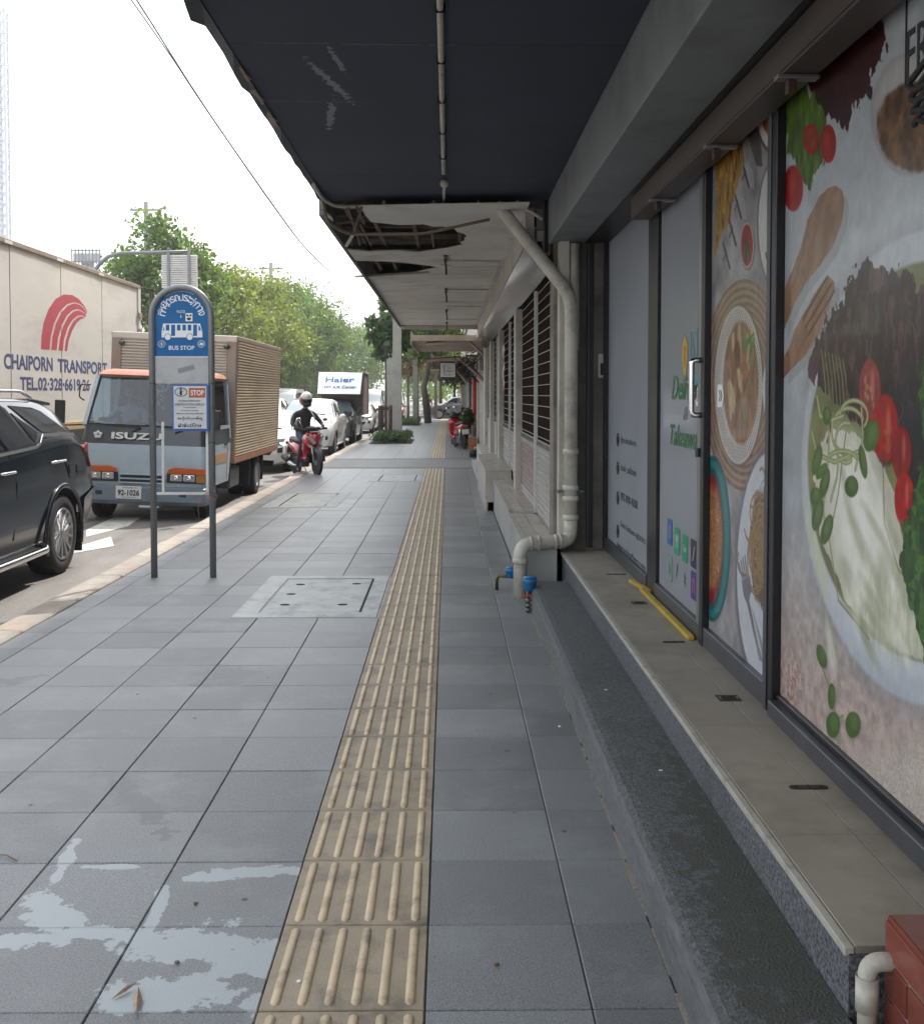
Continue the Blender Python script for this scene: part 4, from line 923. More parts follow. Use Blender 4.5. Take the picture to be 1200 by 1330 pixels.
# near column and pillars
MB().box(.828, .90, 7.80, 7.97, .35, 2.62).build('column', M['pale_render'], sh)
bays = [(7.99, 11.75), (12.05, 15.6), (15.9, 18.8), (19.1, 21.7)]
for i, (a, b) in enumerate(bays):
    MB().box(.755, .86, b + .004, b + .296, .40, 2.43).build('pillar', M['pale_render'], sh, bevel=.006)
    mid = (a + b) / 2 if i else 9.72
    for (p0, p1) in ((a, mid), (mid, b)):
        MB().box(SX + .012, SX + .03, p0, p1, 1.04, 2.43).build('grille', M['grille'], sh)
        z = 1.09
        while z < 2.42:
            MB().bar((SX + .004, p0 + .02, z), (SX + .004, p1 - .02, z), .004, .006).build('grille_rod', M['rod'], sh); z += .093
        z = .37
        while z < .99:
            mb = MB(); h = .052
            mb.add([(SX + .012, p0 + .01, z), (SX + .012, p1 - .01, z), (SX - .004, p1 - .01, z + h * .3), (SX - .004, p0 + .01, z + h * .3), (SX - .004, p1 - .01, z + h * .75), (SX - .004, p0 + .01, z + h * .75), (SX + .014, p1 - .01, z + h), (SX + .014, p0 + .01, z + h)], [(0, 1, 2, 3), (3, 2, 4, 5), (5, 4, 6, 7)])
            mb.build('shutter_slat', M['slat_pink'] if (i == 0 and p0 == mid and .45 < z < .9) else M['slat'], sh); z += h
        st_ = MB().box(SX - .002, SX + .006, p0 + .01, p1 - .01, z, 1.06)
        y = p0 + .06
        st_.build('lock_rail', M['slat'], sh)
        hm = MB()
        while y < p1 - .08: hm.prism([(0, 0), (.05, .012), (.05, .036), (0, .048), (.02, .024)], lambda u, v, w: (SX - .003 - w, y + u, z + .01 + v), 0, .002); y += .11
        o = hm.build('lock_cutouts', M['dark'], sh); o['kind'] = 'stuff'
    MB().box(SX - .022, SX + .01, mid - .02, mid + .02, .37, 2.43).build('guide_rail', M['white_metal'], sh)
    MB().box(SX - .012, SX + .01, a, a + .03, .37, 2.43).build('guide_rail', M['white_metal'], sh)
MB().box(SX + .031, SX + .2, 7.97, 22, .1, 2.6).build('wall', M['dark'], sh)
# slanting glass band above the shutters, deep fascia, ceiling
for k in range(9):
    y0 = 7.98 + k * 1.56; y1 = y0 + 1.55
    MB().add([(.79, y0, 2.432), (.79, y1, 2.432), (.605, y1, 2.63), (.605, y0, 2.63), (.80, y0, 2.44), (.80, y1, 2.44), (.615, y1, 2.64), (.615, y0, 2.64)], [(0, 1, 2, 3), (7, 6, 5, 4), (0, 4, 5, 1), (1, 5, 6, 2), (2, 6, 7, 3), (3, 7, 4, 0)]).build('slanting_pane', M['blue_glass'], sh)
MB().box(.60, .66, 8.06, 22, 2.642, 2.90).build('fascia', M['pale_render'], sh)
CZ2 = 2.88; CW = M['ceiling_white']
def cpoly(pts, name='ceiling_board', z=CZ2, sag=0, m=None):
    vs = [at_z(x, y, z) for x, y in pts]; vs = [Vector((min(max(v.x, -.955), .60), v.y, v.z - sag * max(0, (.2 - v.x)))) for v in vs]
    k = len(vs); mb = MB().add([v for v in vs] + [v + Vector((0, 0, .012)) for v in vs], [tuple(range(k)), tuple(reversed(range(k, 2 * k)))] + [(i, (i + 1) % k, k + (i + 1) % k, k + i) for i in range(k)])
    return mb.build(name, m or CW, sh, fix=True)
cpoly([(468, 268), (720, 264), (690, 300), (607, 307), (602, 303), (594, 301), (590, 297), (575, 294), (562, 294), (550, 291), (520, 292), (500, 290), (482, 288), (474, 279)])
cpoly([(449, 319), (480, 323), (520, 323), (545, 326), (580, 322), (602, 318), (598, 315), (604, 313), (603, 310), (607, 307), (700, 300), (690, 345), (569, 346), (560, 344), (548, 342), (530, 339), (500, 336), (462, 334)], sag=.03)
cpoly([(463, 358.5), (500, 356), (540, 353), (569, 347), (690, 346), (690, 362), (466, 362)], sag=.01)
jo = [362, 374, 383, 390, 396, 402, 408, 413, 418, 422]
yl = [at_z(582, p, CZ2).y for p in jo]
for a, b in zip(yl[:-1], yl[1:]): MB().box(-.955, .60, a + .004, b - .004, CZ2, CZ2 + .012).build('ceiling_board', CW, sh)
# roof slab, rusted ribs, hanging pieces seen through the holes
MB().box(-.95, .95, 8.07, yl[-1], 3.10, 3.18).build('canopy_slab', mat('stained_slab', (.10, .095, .09), .9, var=.5, scale=3, dirt=(.2, .19, .17), damt=.7, dscale=1.5), sh)
MB().box(-.985, -.955, 8.06, yl[-1], 2.84, 3.2).build('canopy_edge', mat('canopy_edge_grey', (.16, .15, .14), .8, var=.25, scale=6), sh)
M['rib'] = mat('old_timber', (.16, .12, .09), .9, var=.4, scale=8)
for y in (8.35, 8.9, 9.5, 10.2, 10.9, 11.5, 12.1): MB().bar((-.95, y, 3.0), (.6, y + .02, 3.0), .035, .045).build('ceiling_joist', M['rib'], sh)
for x in (-.8, -.62, -.3, .1): MB().bar((x, 8.1, 2.93), (x + .02, 12.3, 2.94), .03, .03).build('ceiling_batten', M['rib'], sh)
for (p, q) in (((463, 268), (473, 290)), ((452, 270), (468, 318)), ((468, 291), (482, 318)), ((437, 290), (470, 286)), ((560, 294), (563, 320)), ((470, 268), (458, 305)), ((455, 300), (457, 318)), ((420, 270), (432, 288))):
    MB().bar(at_z(*p, CZ2 + .0), at_z(*q, CZ2 - .01), .018, .014).build('hanging_lath', M['rib'], sh)
MB().bar(at_z(449, 320, CZ2 - .03), at_z(458, 305, CZ2 - .02), .03, .012).build('hanging_lath', M['ceiling_white'], sh)
cpoly([(572, 344), (587, 346), (577, 357)], 'torn_flap', CZ2 - .02); cpoly([(417, 272), (430, 281), (433, 287), (422, 280)], 'torn_flap', CZ2 - .03)
MB().bar(at_z(462, 359, CZ2 - .012), at_z(556, 353, CZ2 - .012), .05, .02).build('board_edge', mat('frayed_board', (.30, .27, .23), .9, var=.3, scale=10), sh)
MB().box(-.96, .60, yl[-1] + .002, yl[-1] + .12, 2.80, 3.18).build('end_beam', M['pale_render'], sh)
# cable runs over the ceiling
cb = lambda pts, r=.007, m='pvc': MB().tube(bend(pts, .06, 4), r, 8).build('ceiling_cable', M[m], sh)
z = CZ2 - .01
for (y0, y1) in ((yl[1] + .05, yl[1] + .1), (yl[4] + .1, yl[4] + .1), (yl[7] + .1, yl[7] + .1)): cb([(-.02, y0, z), (.2, y0 + .05, z), (.54, y1, z), (.545, y1 + 2.5, z)])
cb([(-.02, 10.9, z), (.02, 10.95, z), (.54, 11.05, z), (.55, 14, z)]);
for y in (10.9, 14.2, 17.6, 20.5):
    MB().tube(bend([(-.03, y - .3, z - .01), (-.03, y, z - .03), (-.02, y + .25, z - .05), (-.02, y + .3, z - .12)], .05, 4), .011, 8).build('lamp_wire', M['cable'], sh); MB().box(-.045, -.005, y - .35, y + .05, z - .02, z).build('lamp_base', M['frame_grey'], sh)
a = at_x(656.5, 478, SX - .01); pw = thing('pink_notice', 'pink and white paper banner fixed to the second brown grille shutter', 'notice', (a.x, a.y, a.z), group=None)
vs = []; n = 10
for i in range(n + 1):
    zz = .33 - .66 * i / n; w = .14 + .03 * math.sin(i * 1.1); c = .03 * math.sin(i * .9)
    vs += [(a.x - .03 - .012 * math.sin(i * 1.3), a.y + c + w, a.z + zz), (a.x - .03 + .012 * math.sin(i * 1.7), a.y + c - w, a.z + zz)]
mb = MB().add(vs, [(2 * i, 2 * i + 1, 2 * i + 3, 2 * i + 2) for i in range(n)], 0, True); mb.build('sheet', mat('pink_paper', (.55, .40, .42), .6, var=.3, scale=6, dirt=(.6, .15, .2), damt=.7, dscale=5), pw)
sp = MB().box(.66, .745, 8.2, 8.5, .366, .372)
# ------------------------------------------------------------------ the row of shophouses beyond
M['plaster_brown'] = mat('plaster_brown', (.42, .34, .26), .9, var=.25, scale=3, dirt=(.14, .09, .06), damt=.7, dscale=2)
M['cream_wall'] = mat('cream_wall', (.50, .45, .37), .85, var=.12, scale=2, dirt=(.2, .16, .12), damt=.6, dscale=1.2)
M['brown_paint'] = mat('brown_paint', (.115, .06, .04), .55, var=.15, scale=5)
M['strut'] = mat('strut_paint', (.36, .30, .24), .6, dirt=(.12, .06, .04), damt=.7, dscale=8)
def shophouse(y0, y1, label, z_aw, x_aw, wallm, col, back=.86):
    t = thing('terraced_shophouse', label, 'shophouse', (back, (y0 + y1) / 2, 0), group=None)
    MB().box(back, back + 5, y0 + .01, y1 - .01, -.1, 3.4).build('wall', wallm, t)
    MB().box(back + .05, 9, y0 + .01, y1 - .01, 3.401, 10.2).build('upper_wall', wallm, t)
    MB().box(x_aw, back - .002, y0 + .02, y1 - .02, z_aw, z_aw + .12).build('awning', M['plaster_brown'], t)
    MB().box(x_aw - .03, x_aw - .001, y0 + .02, y1 - .02, z_aw - .07, z_aw + .2).build('awning_edge', M['strut'], t)
    MB().box(back - .05, back - .002, y0 + .5, y1 - .5, .0, 2.1).build('shutter', col, t)
    n = int(2.0 / .11)
    for i in range(n): MB().box(back - .062, back - .051, y0 + .52, y1 - .52, .05 + i * .11, .05 + i * .11 + .08).build('shutter_slat', col, t)
    for y in (y0 + .1, y1 - .4): MB().box(back - .10, back - .003, y, y + .3, -.02, z_aw).build('pillar', wallm, t)
    for k in range(2):
        for j in range(2): MB().box(back + .02, back + .049, y0 + .8 + j * 2.2, y0 + 2.4 + j * 2.2, 4.5 + k * 3, 6 + k * 3).build('window', M['car_glass'], t)
    return t
t1 = shophouse(22.0, 27.5, 'terraced shophouse right behind the brown strut brackets, with cream slatted shutter', 2.60, -.76, M['cream_wall'], M['slat'])
t2 = shophouse(27.6, 33.5, 'terraced shophouse behind the parked red motorcycle, low brown awning', 2.36, -.42, M['cream_wall'], M['brown_paint'])
t3 = shophouse(33.6, 40, 'far terraced shophouse with dark open front past the motorcycles', 2.55, -.5, M['pale_render'], M['dark'])
t4 = shophouse(40.1, 49, 'farther terraced shophouse with pale grey front near the side street', 2.7, -.5, M['pale_render'], M['grey_metal'])
t5 = shophouse(49.1, 62, 'last terraced shophouse before the side street where the grey car crosses', 2.6, -.4, M['cream_wall'], M['brown_paint'])
def strut(y, pts, t, w=.07):
    P = [Vector((at_y(px, py, y))) for px, py in pts]
    for a, b in zip(P[:-1], P[1:]): MB().bar(a, b, w, w * .9).build('strut', M['strut'], t); MB().bar(a + Vector((.0, -.036, .03)), b + Vector((.0, -.036, .03)), .012, .03).build('strut_flange', M['brown_paint'], t)
strut(22.1, [(553, 447), (606, 441.5), (632, 464)], t1)
strut(23.6, [(554, 468), (596, 464.5), (633, 498), (633, 580)], t1, .08)
strut(28.0, [(560, 480), (592, 480), (607, 497)], t2, .08)
MB().box(.79, .845, 22.05, 22.35, 1.75, 2.5).build('downpipe_box', M['pvc'], t1)
# hanging square sign
q = at_y(581.5, 480.5, 25); sg = thing('hanging_sign', 'square white sign in a black frame hanging under the low awning', 'sign', (q.x, 25, q.z))
w = .185; M['lit_white'] = mat('sign_white', (.66, .64, .60), .5)
MB().box(q.x - w, q.x + w, 24.97, 25.03, q.z - w * .9, q.z + w * .9).build('sign_face', M['lit_white'], sg)
f = MB()
for (a, b) in (((-1, -1), (1, -1)), ((1, -1), (1, 1)), ((1, 1), (-1, 1)), ((-1, 1), (-1, -1))): f.bar((q.x + a[0] * w, 25, q.z + a[1] * w * .9), (q.x + b[0] * w, 25, q.z + b[1] * w * .9), .018, .07)
f.build('sign_frame', M['black'], sg)
k = MB(); y_ = 24.965
for (a, b) in (((-.7, .35), (-.1, .75)), ((-.1, .75), (0, .55)), ((-.45, .75), (-.45, -.72)), ((-.45, -.72), (.62, -.72)), ((.15, -.72), (.15, -.5))): k.bar((q.x + a[0] * w, y_, q.z + a[1] * w * .9), (q.x + b[0] * w, y_, q.z + b[1] * w * .9), .014, .006)
k.build('sign_drawing', M['ink'], sg)
lettering('THE', (q.x + .03, 24.967, q.z + .04), (1, 0, 0), (0, 0, 1), .09, .04, M['ink'], sg); lettering('TERRACE', (q.x + .04, 24.967, q.z - .03), (1, 0, 0), (0, 0, 1), .17, .04, M['ink'], sg)
for dx in (-.15, .15): MB().bar((q.x + dx, 25, q.z + w * .9), (q.x + dx, 25, 2.52), .01).build('hanger', M['black'], sg)
# tangle of meters and cables under the awnings
tg = thing('cable_tangle', 'messy black tangle of telephone cables and meter boxes under the far awnings', 'cables', (.6, 26, 1.9))
rt = random.Random(11); mb = MB()
for i in range(70):
    y = rt.uniform(22.3, 40); x = rt.uniform(.15, .75); z = rt.uniform(1.95, 2.45)
    pts = [(x + rt.gauss(0, .12), y + j * rt.uniform(.15, .5), z + rt.gauss(0, .10)) for j in range(6)]
    mb.tube(bend([(p[0], p[1], min(p[2], 2.5)) for p in pts], .1, 2), rt.choice((.006, .01, .014)), 5, cap=False)
for i in range(26):
    y = rt.uniform(22.3, 34); x = rt.uniform(.2, .7); z = rt.uniform(2.0, 2.3); rr = rt.uniform(.05, .11)
    mb.tube([(x + rr * math.cos(a), y + .03 * math.sin(3 * a), z + rr * math.sin(a)) for a in np.linspace(0, 2 * PI, 13)[:-1]], .008, 5, closed=True)
o = mb.build('cable', M['cable'], tg); o['kind'] = 'stuff'
for i in range(9):
    y = 23 + i * 1.3; MB().box(.70, .80, y, y + .22, 2.0, 2.28).build('meter_box', M['white_metal' if i % 2 else 'grey_metal'], tg)
rb = thing('red_cabinet', 'narrow red cabinet fixed on the shophouse wall past the motorcycle', 'cabinet', (.72, 30, .9)); MB().box(.70, .80, 29.4, 30.2, .95, 1.95).build('cabinet_body', mat('red_gloss', (.42, .03, .02), .35), rb, bevel=.01); MB().box(.694, .70, 29.5, 30.1, 1.0, 1.9).build('cabinet_door', mat('red_door', (.46, .04, .03), .35), rb)
bk = thing('stacked_bricks', 'short stack of orange bricks against the wall beyond the block', 'brick stack', (.72, 27.2, 0))
bme = MB().box(-.1, .1, -.05, .05, 0, .06).mesh('brick', mat('orange_brick', (.36, .15, .07), .9, var=.2, scale=20, rnd=.2))
for i in range(6):
    for j in range(3):
        o = bpy.data.objects.new('brick', bme); COL.objects.link(o); o.location = (.63 + random.uniform(-.01, .01), 27.0 + j * .11, i * .062); adopt(o, bk)
pm = thing('water_pump', 'small black water pump lying on the pavement under the far shutter', 'pump', (.66, 24.6, 0))
MB().lathe([(.06, -.12), (.085, -.10), (.085, .08), (.05, .12)], (.62, 24.6, .09), 'x', 14).box(.50, .76, 24.55, 24.65, 0, .03).build('pump_body', M['black'], pm); MB().tube([(.62, 24.6, .17), (.62, 24.6, .22), (.8, 24.6, .22)], .018, 8).build('pump_pipe', M['pvc'], pm)
# far side of the side street
ff = thing('far_building', 'pale building beyond the side street at the end of the pavement', 'building', (3, 80, 0))
MB().box(1.0, 12, 73, 118, -.1, 9).build('wall', M['cream_wall'], ff)
for i in range(6): MB().box(.98, .999, 74 + i * 7, 79 + i * 7, .2, 2.8).build('window', M['car_glass'], ff)
for i in range(6): MB().box(-.6, .97, 73.5 + i * 7, 79.5 + i * 7, 3.0, 3.2).build('awning', M['white_metal' if i % 2 else 'strut'], ff)
w2 = MB().box(-2.9, 1.4, 72.1, 150, -.16, .0).build('far_sidewalk', M['smooth_band']); struct(w2)
# ------------------------------------------------------------------ bus stop sign
PA, PB = at_z(200, 751), at_z(276.5, 749); BY = (PA.y + PB.y) / 2; XA, XB = at_y(200, 700, BY).x, at_y(276.5, 700, BY).x
bs = thing('bus_stop_sign', 'tall grey arched bus stop sign with blue panel on two pavement poles', 'bus stop sign', ((XA + XB) / 2, BY, 0))
XC = (XA + XB) / 2; rad = (XB - XA) / 2; ztop = at_y(236, 373, BY).z; zc = ztop - rad * 1.0
poly = [(XA, BY, 0), (XA, BY, zc)] + [(XC - rad * math.cos(PI * i / 20), BY, zc + rad * math.sin(PI * i / 20)) for i in range(1, 20)] + [(XB, BY, zc), (XB, BY, 0)]
MB().tube(poly, .0265, 14).build('pole_frame', M['grey_metal'], bs)
M['sign_blue'] = mat('sign_blue', (.004, .11, .31), .45, spec=.3, var=.08, scale=6, dirt=(.012, .16, .36), damt=.5, dscale=4)
zb = at_y(236, 463, BY).z; ri = rad - .018
ol = [(XC - ri, zb), (XC + ri, zb)] + [(XC + ri * math.cos(PI * i / 24), zc + ri * math.sin(PI * i / 24)) for i in range(25)]
fy = lambda u, v, w: (u, BY + .012 - w, v)
MB().prism(ol, fy, 0, .008).build('blue_panel', M['sign_blue'], bs)
FY = BY + .003; U2 = (1, 0, 0); V2 = (0, 0, 1)
W = M['white_ink']
def bt(t, px, py, w, h, m=W, **k): q = at_y(px, py, FY); return lettering(t, (q.x, FY, q.z), U2, V2, w, h, m, bs, **k)
# arched wording
cl = ['ที่', 'ห', 'ยุ', 'ด', 'ร', 'ถ', 'ป', 'ร', 'ะ', 'จำ', 'ท', 'า', 'ง']
a0, a1 = 172, 8; rt_ = rad * .70
for i, c in enumerate(cl):
    a = R(a0 + (a1 - a0) * (i + .5) / len(cl)); ctr = (XC + rt_ * math.cos(a), FY, zc - .01 + rt_ * math.sin(a))
    u = (math.sin(a), 0, -math.cos(a)); v = (math.cos(a), 0, math.sin(a)); tall = .072 if c in ('ที่', 'ยุ', 'จำ') else .05
    lettering(c, ctr, u, v, .036 if len(c) < 3 else .038, tall, W, bs, bold=.01)
bt('หมวด', 235, 404.5, .062, .024); bt('1', 235, 411, .007, .02)
q = at_y(236, 431, FY); s = .265 / 62
def bp(pts, m=W, d=.0012, off=0.0):
    P = [at_y(x, y, FY) for x, y in pts]; MB().prism([(p.x, p.z) for p in P], lambda u, v, w: (u, FY - w - off, v), 0, d).build('bus_picture', m, bs)
bp([(212, 420), (260, 420), (263, 432), (263, 438), (210, 438), (210, 430)])
for x0, x1, y1 in ((215.5, 220, 429), (222.5, 227.5, 436), (230, 234.5, 429), (237, 241.5, 429), (244, 248.5, 429), (251, 256, 436)): bp([(x0, 421.5), (x1, 421.5), (x1, y1), (x0, y1)], M['sign_blue'], .0008, .0012)
bp([(258, 422), (260, 424), (261, 429), (258, 429)], M['sign_blue'], .0008, .0012); bp([(211.5, 429), (213, 423.5), (213.5, 429)], M['sign_blue'], .0008, .0012)
for x in (218, 246.5):
    for rr, m, off in ((4.6, M['sign_blue'], .0012), (3.9, W, .0022)): bp([(x + rr * math.cos(t), 437.5 + rr * math.sin(t)) for t in np.linspace(0, 2 * PI, 15)[:-1]], m, .0008, off)
bp([(241, 406.5), (250, 406.5), (250, 417), (241, 417)], W)
for pts in ([(242, 408), (245, 409), (245, 411), (242, 410)], [(249, 408), (246, 409), (246, 411), (249, 410)], [(242.5, 413), (245.5, 412), (248.5, 413), (247.5, 415.5), (243.5, 415.5)]): bp(pts, M['ink'], .0006, .0012)
bt('BUS STOP', 236, 451.5, .205, .034, bold=.015)
for x in (210, 261.5):
    p = at_y(x, 446.5, FY); mb = MB()
    for rr in (.030, .021): mb.tube([(p.x + rr * math.cos(t), FY - .001, p.z + rr * math.sin(t)) for t in np.linspace(0, 2 * PI, 17)[:-1]], .0016, 4, closed=True)
    mb.prism([(p.x - .004, p.z - .014), (p.x + .006, p.z - .01), (p.x + .004, p.z + .014), (p.x - .006, p.z + .008)] if x < 220 else [(p.x - .016, p.z - .008), (p.x + .012, p.z - .012), (p.x + .016, p.z + .006), (p.x - .008, p.z + .012)], lambda u, v, w: (u, FY - w, v), 0, .001); mb.build('seal', W, bs)
mb = MB(); mb.tube([(XC + (ri - .012) * math.cos(t), FY - .001, zc + (ri - .012) * math.sin(t)) for t in np.linspace(R(60), R(128), 16)], .002, 4); mb.build('panel_line', W, bs)
# blank plate, notice board, lower bracket
z0, z1 = at_y(236, 498, BY).z, at_y(236, 464.5, BY).z
MB().box(XA + .022, XB - .022, BY - .004, BY + .006, z0, z1).build('blank_plate', mat('blank_plate', (.44, .435, .43), .6, var=.06, scale=8, dirt=(.2, .2, .2), damt=.5, dscale=5), bs)
MB().bar((XC - .03, BY - .0055, z0 + .10), (XC + .10, BY - .0055, z0 + .135), .035, .002, up=(0, 1, 0)).build('scuff', mat('scuff', (.26, .255, .25), .7), bs)
MB().box(XA + .022, XB - .022, BY - .006, BY + .004, z1 + .002, z1 + .012).build('plate_rim', M['white_metal'], bs)
n0, n1 = at_y(225, 558, BY - .04), at_y(269, 500, BY - .04); NY = BY - .04
ntc = thing('rubbish_notice', 'white notice in a blue frame with red stop box wired to the bus stop poles', 'notice', ((n0.x + n1.x) / 2, NY, n0.z))
M['notice_blue'] = mat('notice_blue', (.02, .10, .33), .4); M['notice_white'] = mat('notice_white', (.60, .60, .60), .5, var=.04, scale=8, dirt=(.42, .42, .4), damt=.4, dscale=5)
MB().box(n0.x - .008, n1.x + .012, NY + .004, NY + .02, n0.z - .012, n1.z + .004).build('frame', M['notice_blue'], ntc)
MB().box(n0.x + .006, n1.x - .006, NY - .001, NY + .0035, n0.z + .008, n1.z - .008).build('sheet', M['notice_white'], ntc)
def nt_(t, px, py, w, h, m=M['ink'], **k): p = at_y(px, py, NY); return lettering(t, (p.x, NY - .0012, p.z), U2, V2, w, h, m, ntc, **k)
p = at_y(256.5, 510, NY); MB().box(p.x - .068, p.x + .062, NY - .0025, NY - .0012, p.z - .038, p.z + .038).build('red_box', mat('stop_red', (.46, .09, .04), .5), ntc); lettering('STOP', (p.x, NY - .0028, p.z), U2, V2, .105, .042, W, ntc, bold=.02)
p = at_y(235, 509, NY); mb = MB(); mb.tube([(p.x + .048 * math.cos(t), NY - .001, p.z + .034 * math.sin(t)) for t in np.linspace(0, 2 * PI, 21)[:-1]], .003, 4, closed=True); mb.bar((p.x, NY - .001, p.z - .026), (p.x, NY - .001, p.z + .012), .018, .002, up=(0, 1, 0)).lathe([(.009, 0), (.009, .001)], (p.x, NY - .001, p.z + .022), 'y', 10).bar((p.x - .034, NY - .0015, p.z - .02), (p.x + .03, NY - .0015, p.z + .02), .004, .001); mb.build('no_littering_picture', M['ink'], ntc)
for t, py, w, h in (('ห้ามทิ้งขยะในที่สาธารณะ', 520.2, .175, .016), ('ฝ่าฝืนมีโทษปรับไม่เกิน 2,000 บาท', 524.6, .23, .018), ('พ.ร.บ.รักษาความสะอาด', 529, .10, .010), ('Do not throw garbage', 533, .14, .011), ('Offenders will be fined 2,000 baht', 537, .215, .011), ('အမှိုက်မပစ်ရ', 543.5, .205, .032), ('ฝ่าฝืนมีโทษ', 552, .185, .032)): nt_(t, 246.5, py, w, h, bold=.02 if h > .03 else .01)
p = at_y(246, 527, NY); MB().box(p.x - .12, p.x + .12, NY - .0016, NY - .001, p.z - .0012, p.z + .0012).build('rule_line', M['ink'], ntc)
br = MB(); ZL = at_y(236, 641, BY).z; xl = at_y(212, 600, BY).x; xr = at_y(269.5, 600, BY).x
br.bar((XA, BY, ZL), (XB, BY, ZL), .012, .02); br.bar((xl, BY - .004, ZL), (xl, BY - .004, at_y(212, 548, BY).z), .02, .012); br.bar((xr, BY - .004, ZL), (xr, BY - .004, at_y(269, 545, BY).z), .02, .012)
br.build('lower_bracket', M['white_metal'], bs)
MB().tube(bend([(XB, BY - .03, ZL + .02), (XB - .06, BY - .05, ZL + .0), (XB - .11, BY - .05, ZL - .10), (XB - .09, BY - .04, ZL - .22)], .05, 5), .003, 5).tube(bend([(XB - .03, BY - .03, ZL - .01), (XB + .03, BY - .04, ZL - .05), (XB + .045, BY - .04, ZL - .02), (XB + .02, BY - .03, ZL + .03)], .03, 4), .003, 5).build('rope_end', mat('rope', (.30, .14, .09), .8), bs)
for (x, z) in ((XA, z0), (XB, z0), (XA, at_y(200, 570, BY).z), (XB, at_y(276, 575, BY).z)): MB().tube([(x + .029 * math.cos(t), BY + .029 * math.sin(t), z + .004 * math.sin(3 * t)) for t in np.linspace(0, 2 * PI, 13)[:-1]], .0025, 5, closed=True).build('binding_wire', M['black'], bs)
# ------------------------------------------------------------------ overhead sign gantry seen from the back, lamp post, mast, wires
gt = thing('road_sign_gantry', 'curved grey mast arm holding the ribbed back of a road sign above the trucks', 'road sign', (-6.6, 23, 0))
GY = 23
P = [at_y(123, 352, GY), at_y(129, 343, GY), at_y(140, 333, GY), at_y(156, 328.5, GY), at_y(200, 327.5, GY), at_y(247, 326, GY)]
base = P[0].copy(); base.z = -.1; base.x -= .15
MB().tube([base, Vector((base.x, GY, 3.9))] + P, [.07, .065] + [.05, .045, .042, .04, .035, .03], 10).build('mast_arm', M['grey_metal'], gt)
s0, s1 = at_y(210.5, 374, GY), at_y(256, 331, GY)
n = 15
for i in range(n): h = (s1.z - s0.z) / n; MB().prism([(0, 0), (.03, .2 * h), (.03, .8 * h), (0, h)], lambda u, v, w: (w, GY - u, s0.z + i * h + v), s0.x, s1.x).build('sign_rib', M['white_metal'], gt)
MB().box(s0.x, s1.x, GY + .001, GY + .03, s0.z, s1.z).build('sign_plate', M['white_metal'], gt)
for f_ in (.2, .78): x = s0.x + (s1.x - s0.x) * f_; MB().bar((x, GY - .05, s0.z - .05), (x, GY - .05, s1.z + .16), .05, .03).build('hanger_bar', M['grey_metal'], gt)
mt = thing('radio_mast', 'slim pale lattice radio mast fading into the sky far away', 'radio mast', (-60, 140, 0))
MY = 140; b_ = at_y(7, 320, MY); zt = at_y(6, 15, MY).z; mm = mat('mast_pale', (.50, .52, .56), .8)
for dx, dy in ((-.5, -.5), (.5, -.5), (.5, .5), (-.5, .5)): MB().bar((b_.x + dx, MY + dy, -.1), (b_.x + dx, MY + dy, zt), .3).build('mast_leg', mm, mt)
mb = MB(); z = 2
while z < zt:
    for (a, b) in (((-.5, -.5), (.5, -.5)), ((.5, -.5), (.5, .5)), ((.5, .5), (-.5, .5)), ((-.5, .5), (-.5, -.5))): mb.bar((b_.x + a[0], MY + a[1], z), (b_.x + b[0], MY + b[1], z + .9), .13); mb.bar((b_.x + a[0], MY + a[1], z + .9), (b_.x + b[0], MY + b[1], z + .9), .13)
    z += 1.4
mb.build('mast_bracing', mm, mt)
bb = thing('billboard', 'distant pale billboard frame above the cargo trailer roof', 'billboard', (-30, 90, 0)); BBY = 90
a, c = at_y(95, 340, BBY), at_y(131, 328.5, BBY); MB().box(a.x, c.x, BBY, BBY + .4, a.z, c.z).build('hoarding', mat('hoarding', (.55, .56, .58), .8, var=.3, scale=1.2), bb); 
f = MB(); 
for i in range(9): x = a.x + (c.x - a.x) * i / 8; f.bar((x, BBY - .3, a.z - .2), (x, BBY - .3, c.z + .3), .1)
f.bar((a.x, BBY - .3, c.z + .2), (c.x, BBY - .3, c.z + .2), .1).bar((a.x, BBY - .3, a.z), (c.x, BBY - .3, a.z), .1); f.build('hoarding_frame', M['grey_metal'], bb)
for x in (a.x + .8, (a.x + c.x) / 2, c.x - .8): MB().bar((x, BBY + .2, -.1), (x, BBY + .2, a.z), .3).build('post', M['grey_metal'], bb)
def upole(px, py, y, label, w, h, arms=1, x=None):
    g = at_y(px, py, y); t = thing('utility_pole', label, 'utility pole', (g.x, y, 0), group=None)
    MB().add([(sx * w * (1 if z < 1 else .7) / 2, sy * w * (1 if z < 1 else .7) / 2, z) for z in (-.15, h) for sx, sy in ((-1, -1), (1, -1), (1, 1), (-1, 1))], [(0, 1, 5, 4), (1, 2, 6, 5), (2, 3, 7, 6), (3, 0, 4, 7), (4, 5, 6, 7)]).build('post', M['pole_conc'], t, local=True)
    for i in range(arms): MB().box(-.9, .9, -.05, .05, h - .5 - i * .7, h - .4 - i * .7).build('cross_arm', M['grey_metal'], t, local=True); [MB().lathe([(.05, 0), (.06, .06), (.03, .12)], (xx, 0, h - .4 - i * .7), n=8).build('insulator', M['pvc'], t, local=True) for xx in (-.8, -.4, .4, .8)]
    return t
M['pole_conc'] = mat('pole_concrete', (.33, .315, .28), .85, var=.12, scale=3, dirt=(.2, .18, .15), damt=.5, dscale=2)
upole(516, 560, 33.4, 'square concrete utility pole rising from the nearest planting bed', .30, 9)
upole(507, 550, 44, 'concrete utility pole partly hidden behind the stake tied sapling', .30, 9)
upole(540, 545, 52, 'concrete pole beside the second clipped shrub', .30, 8, 0)
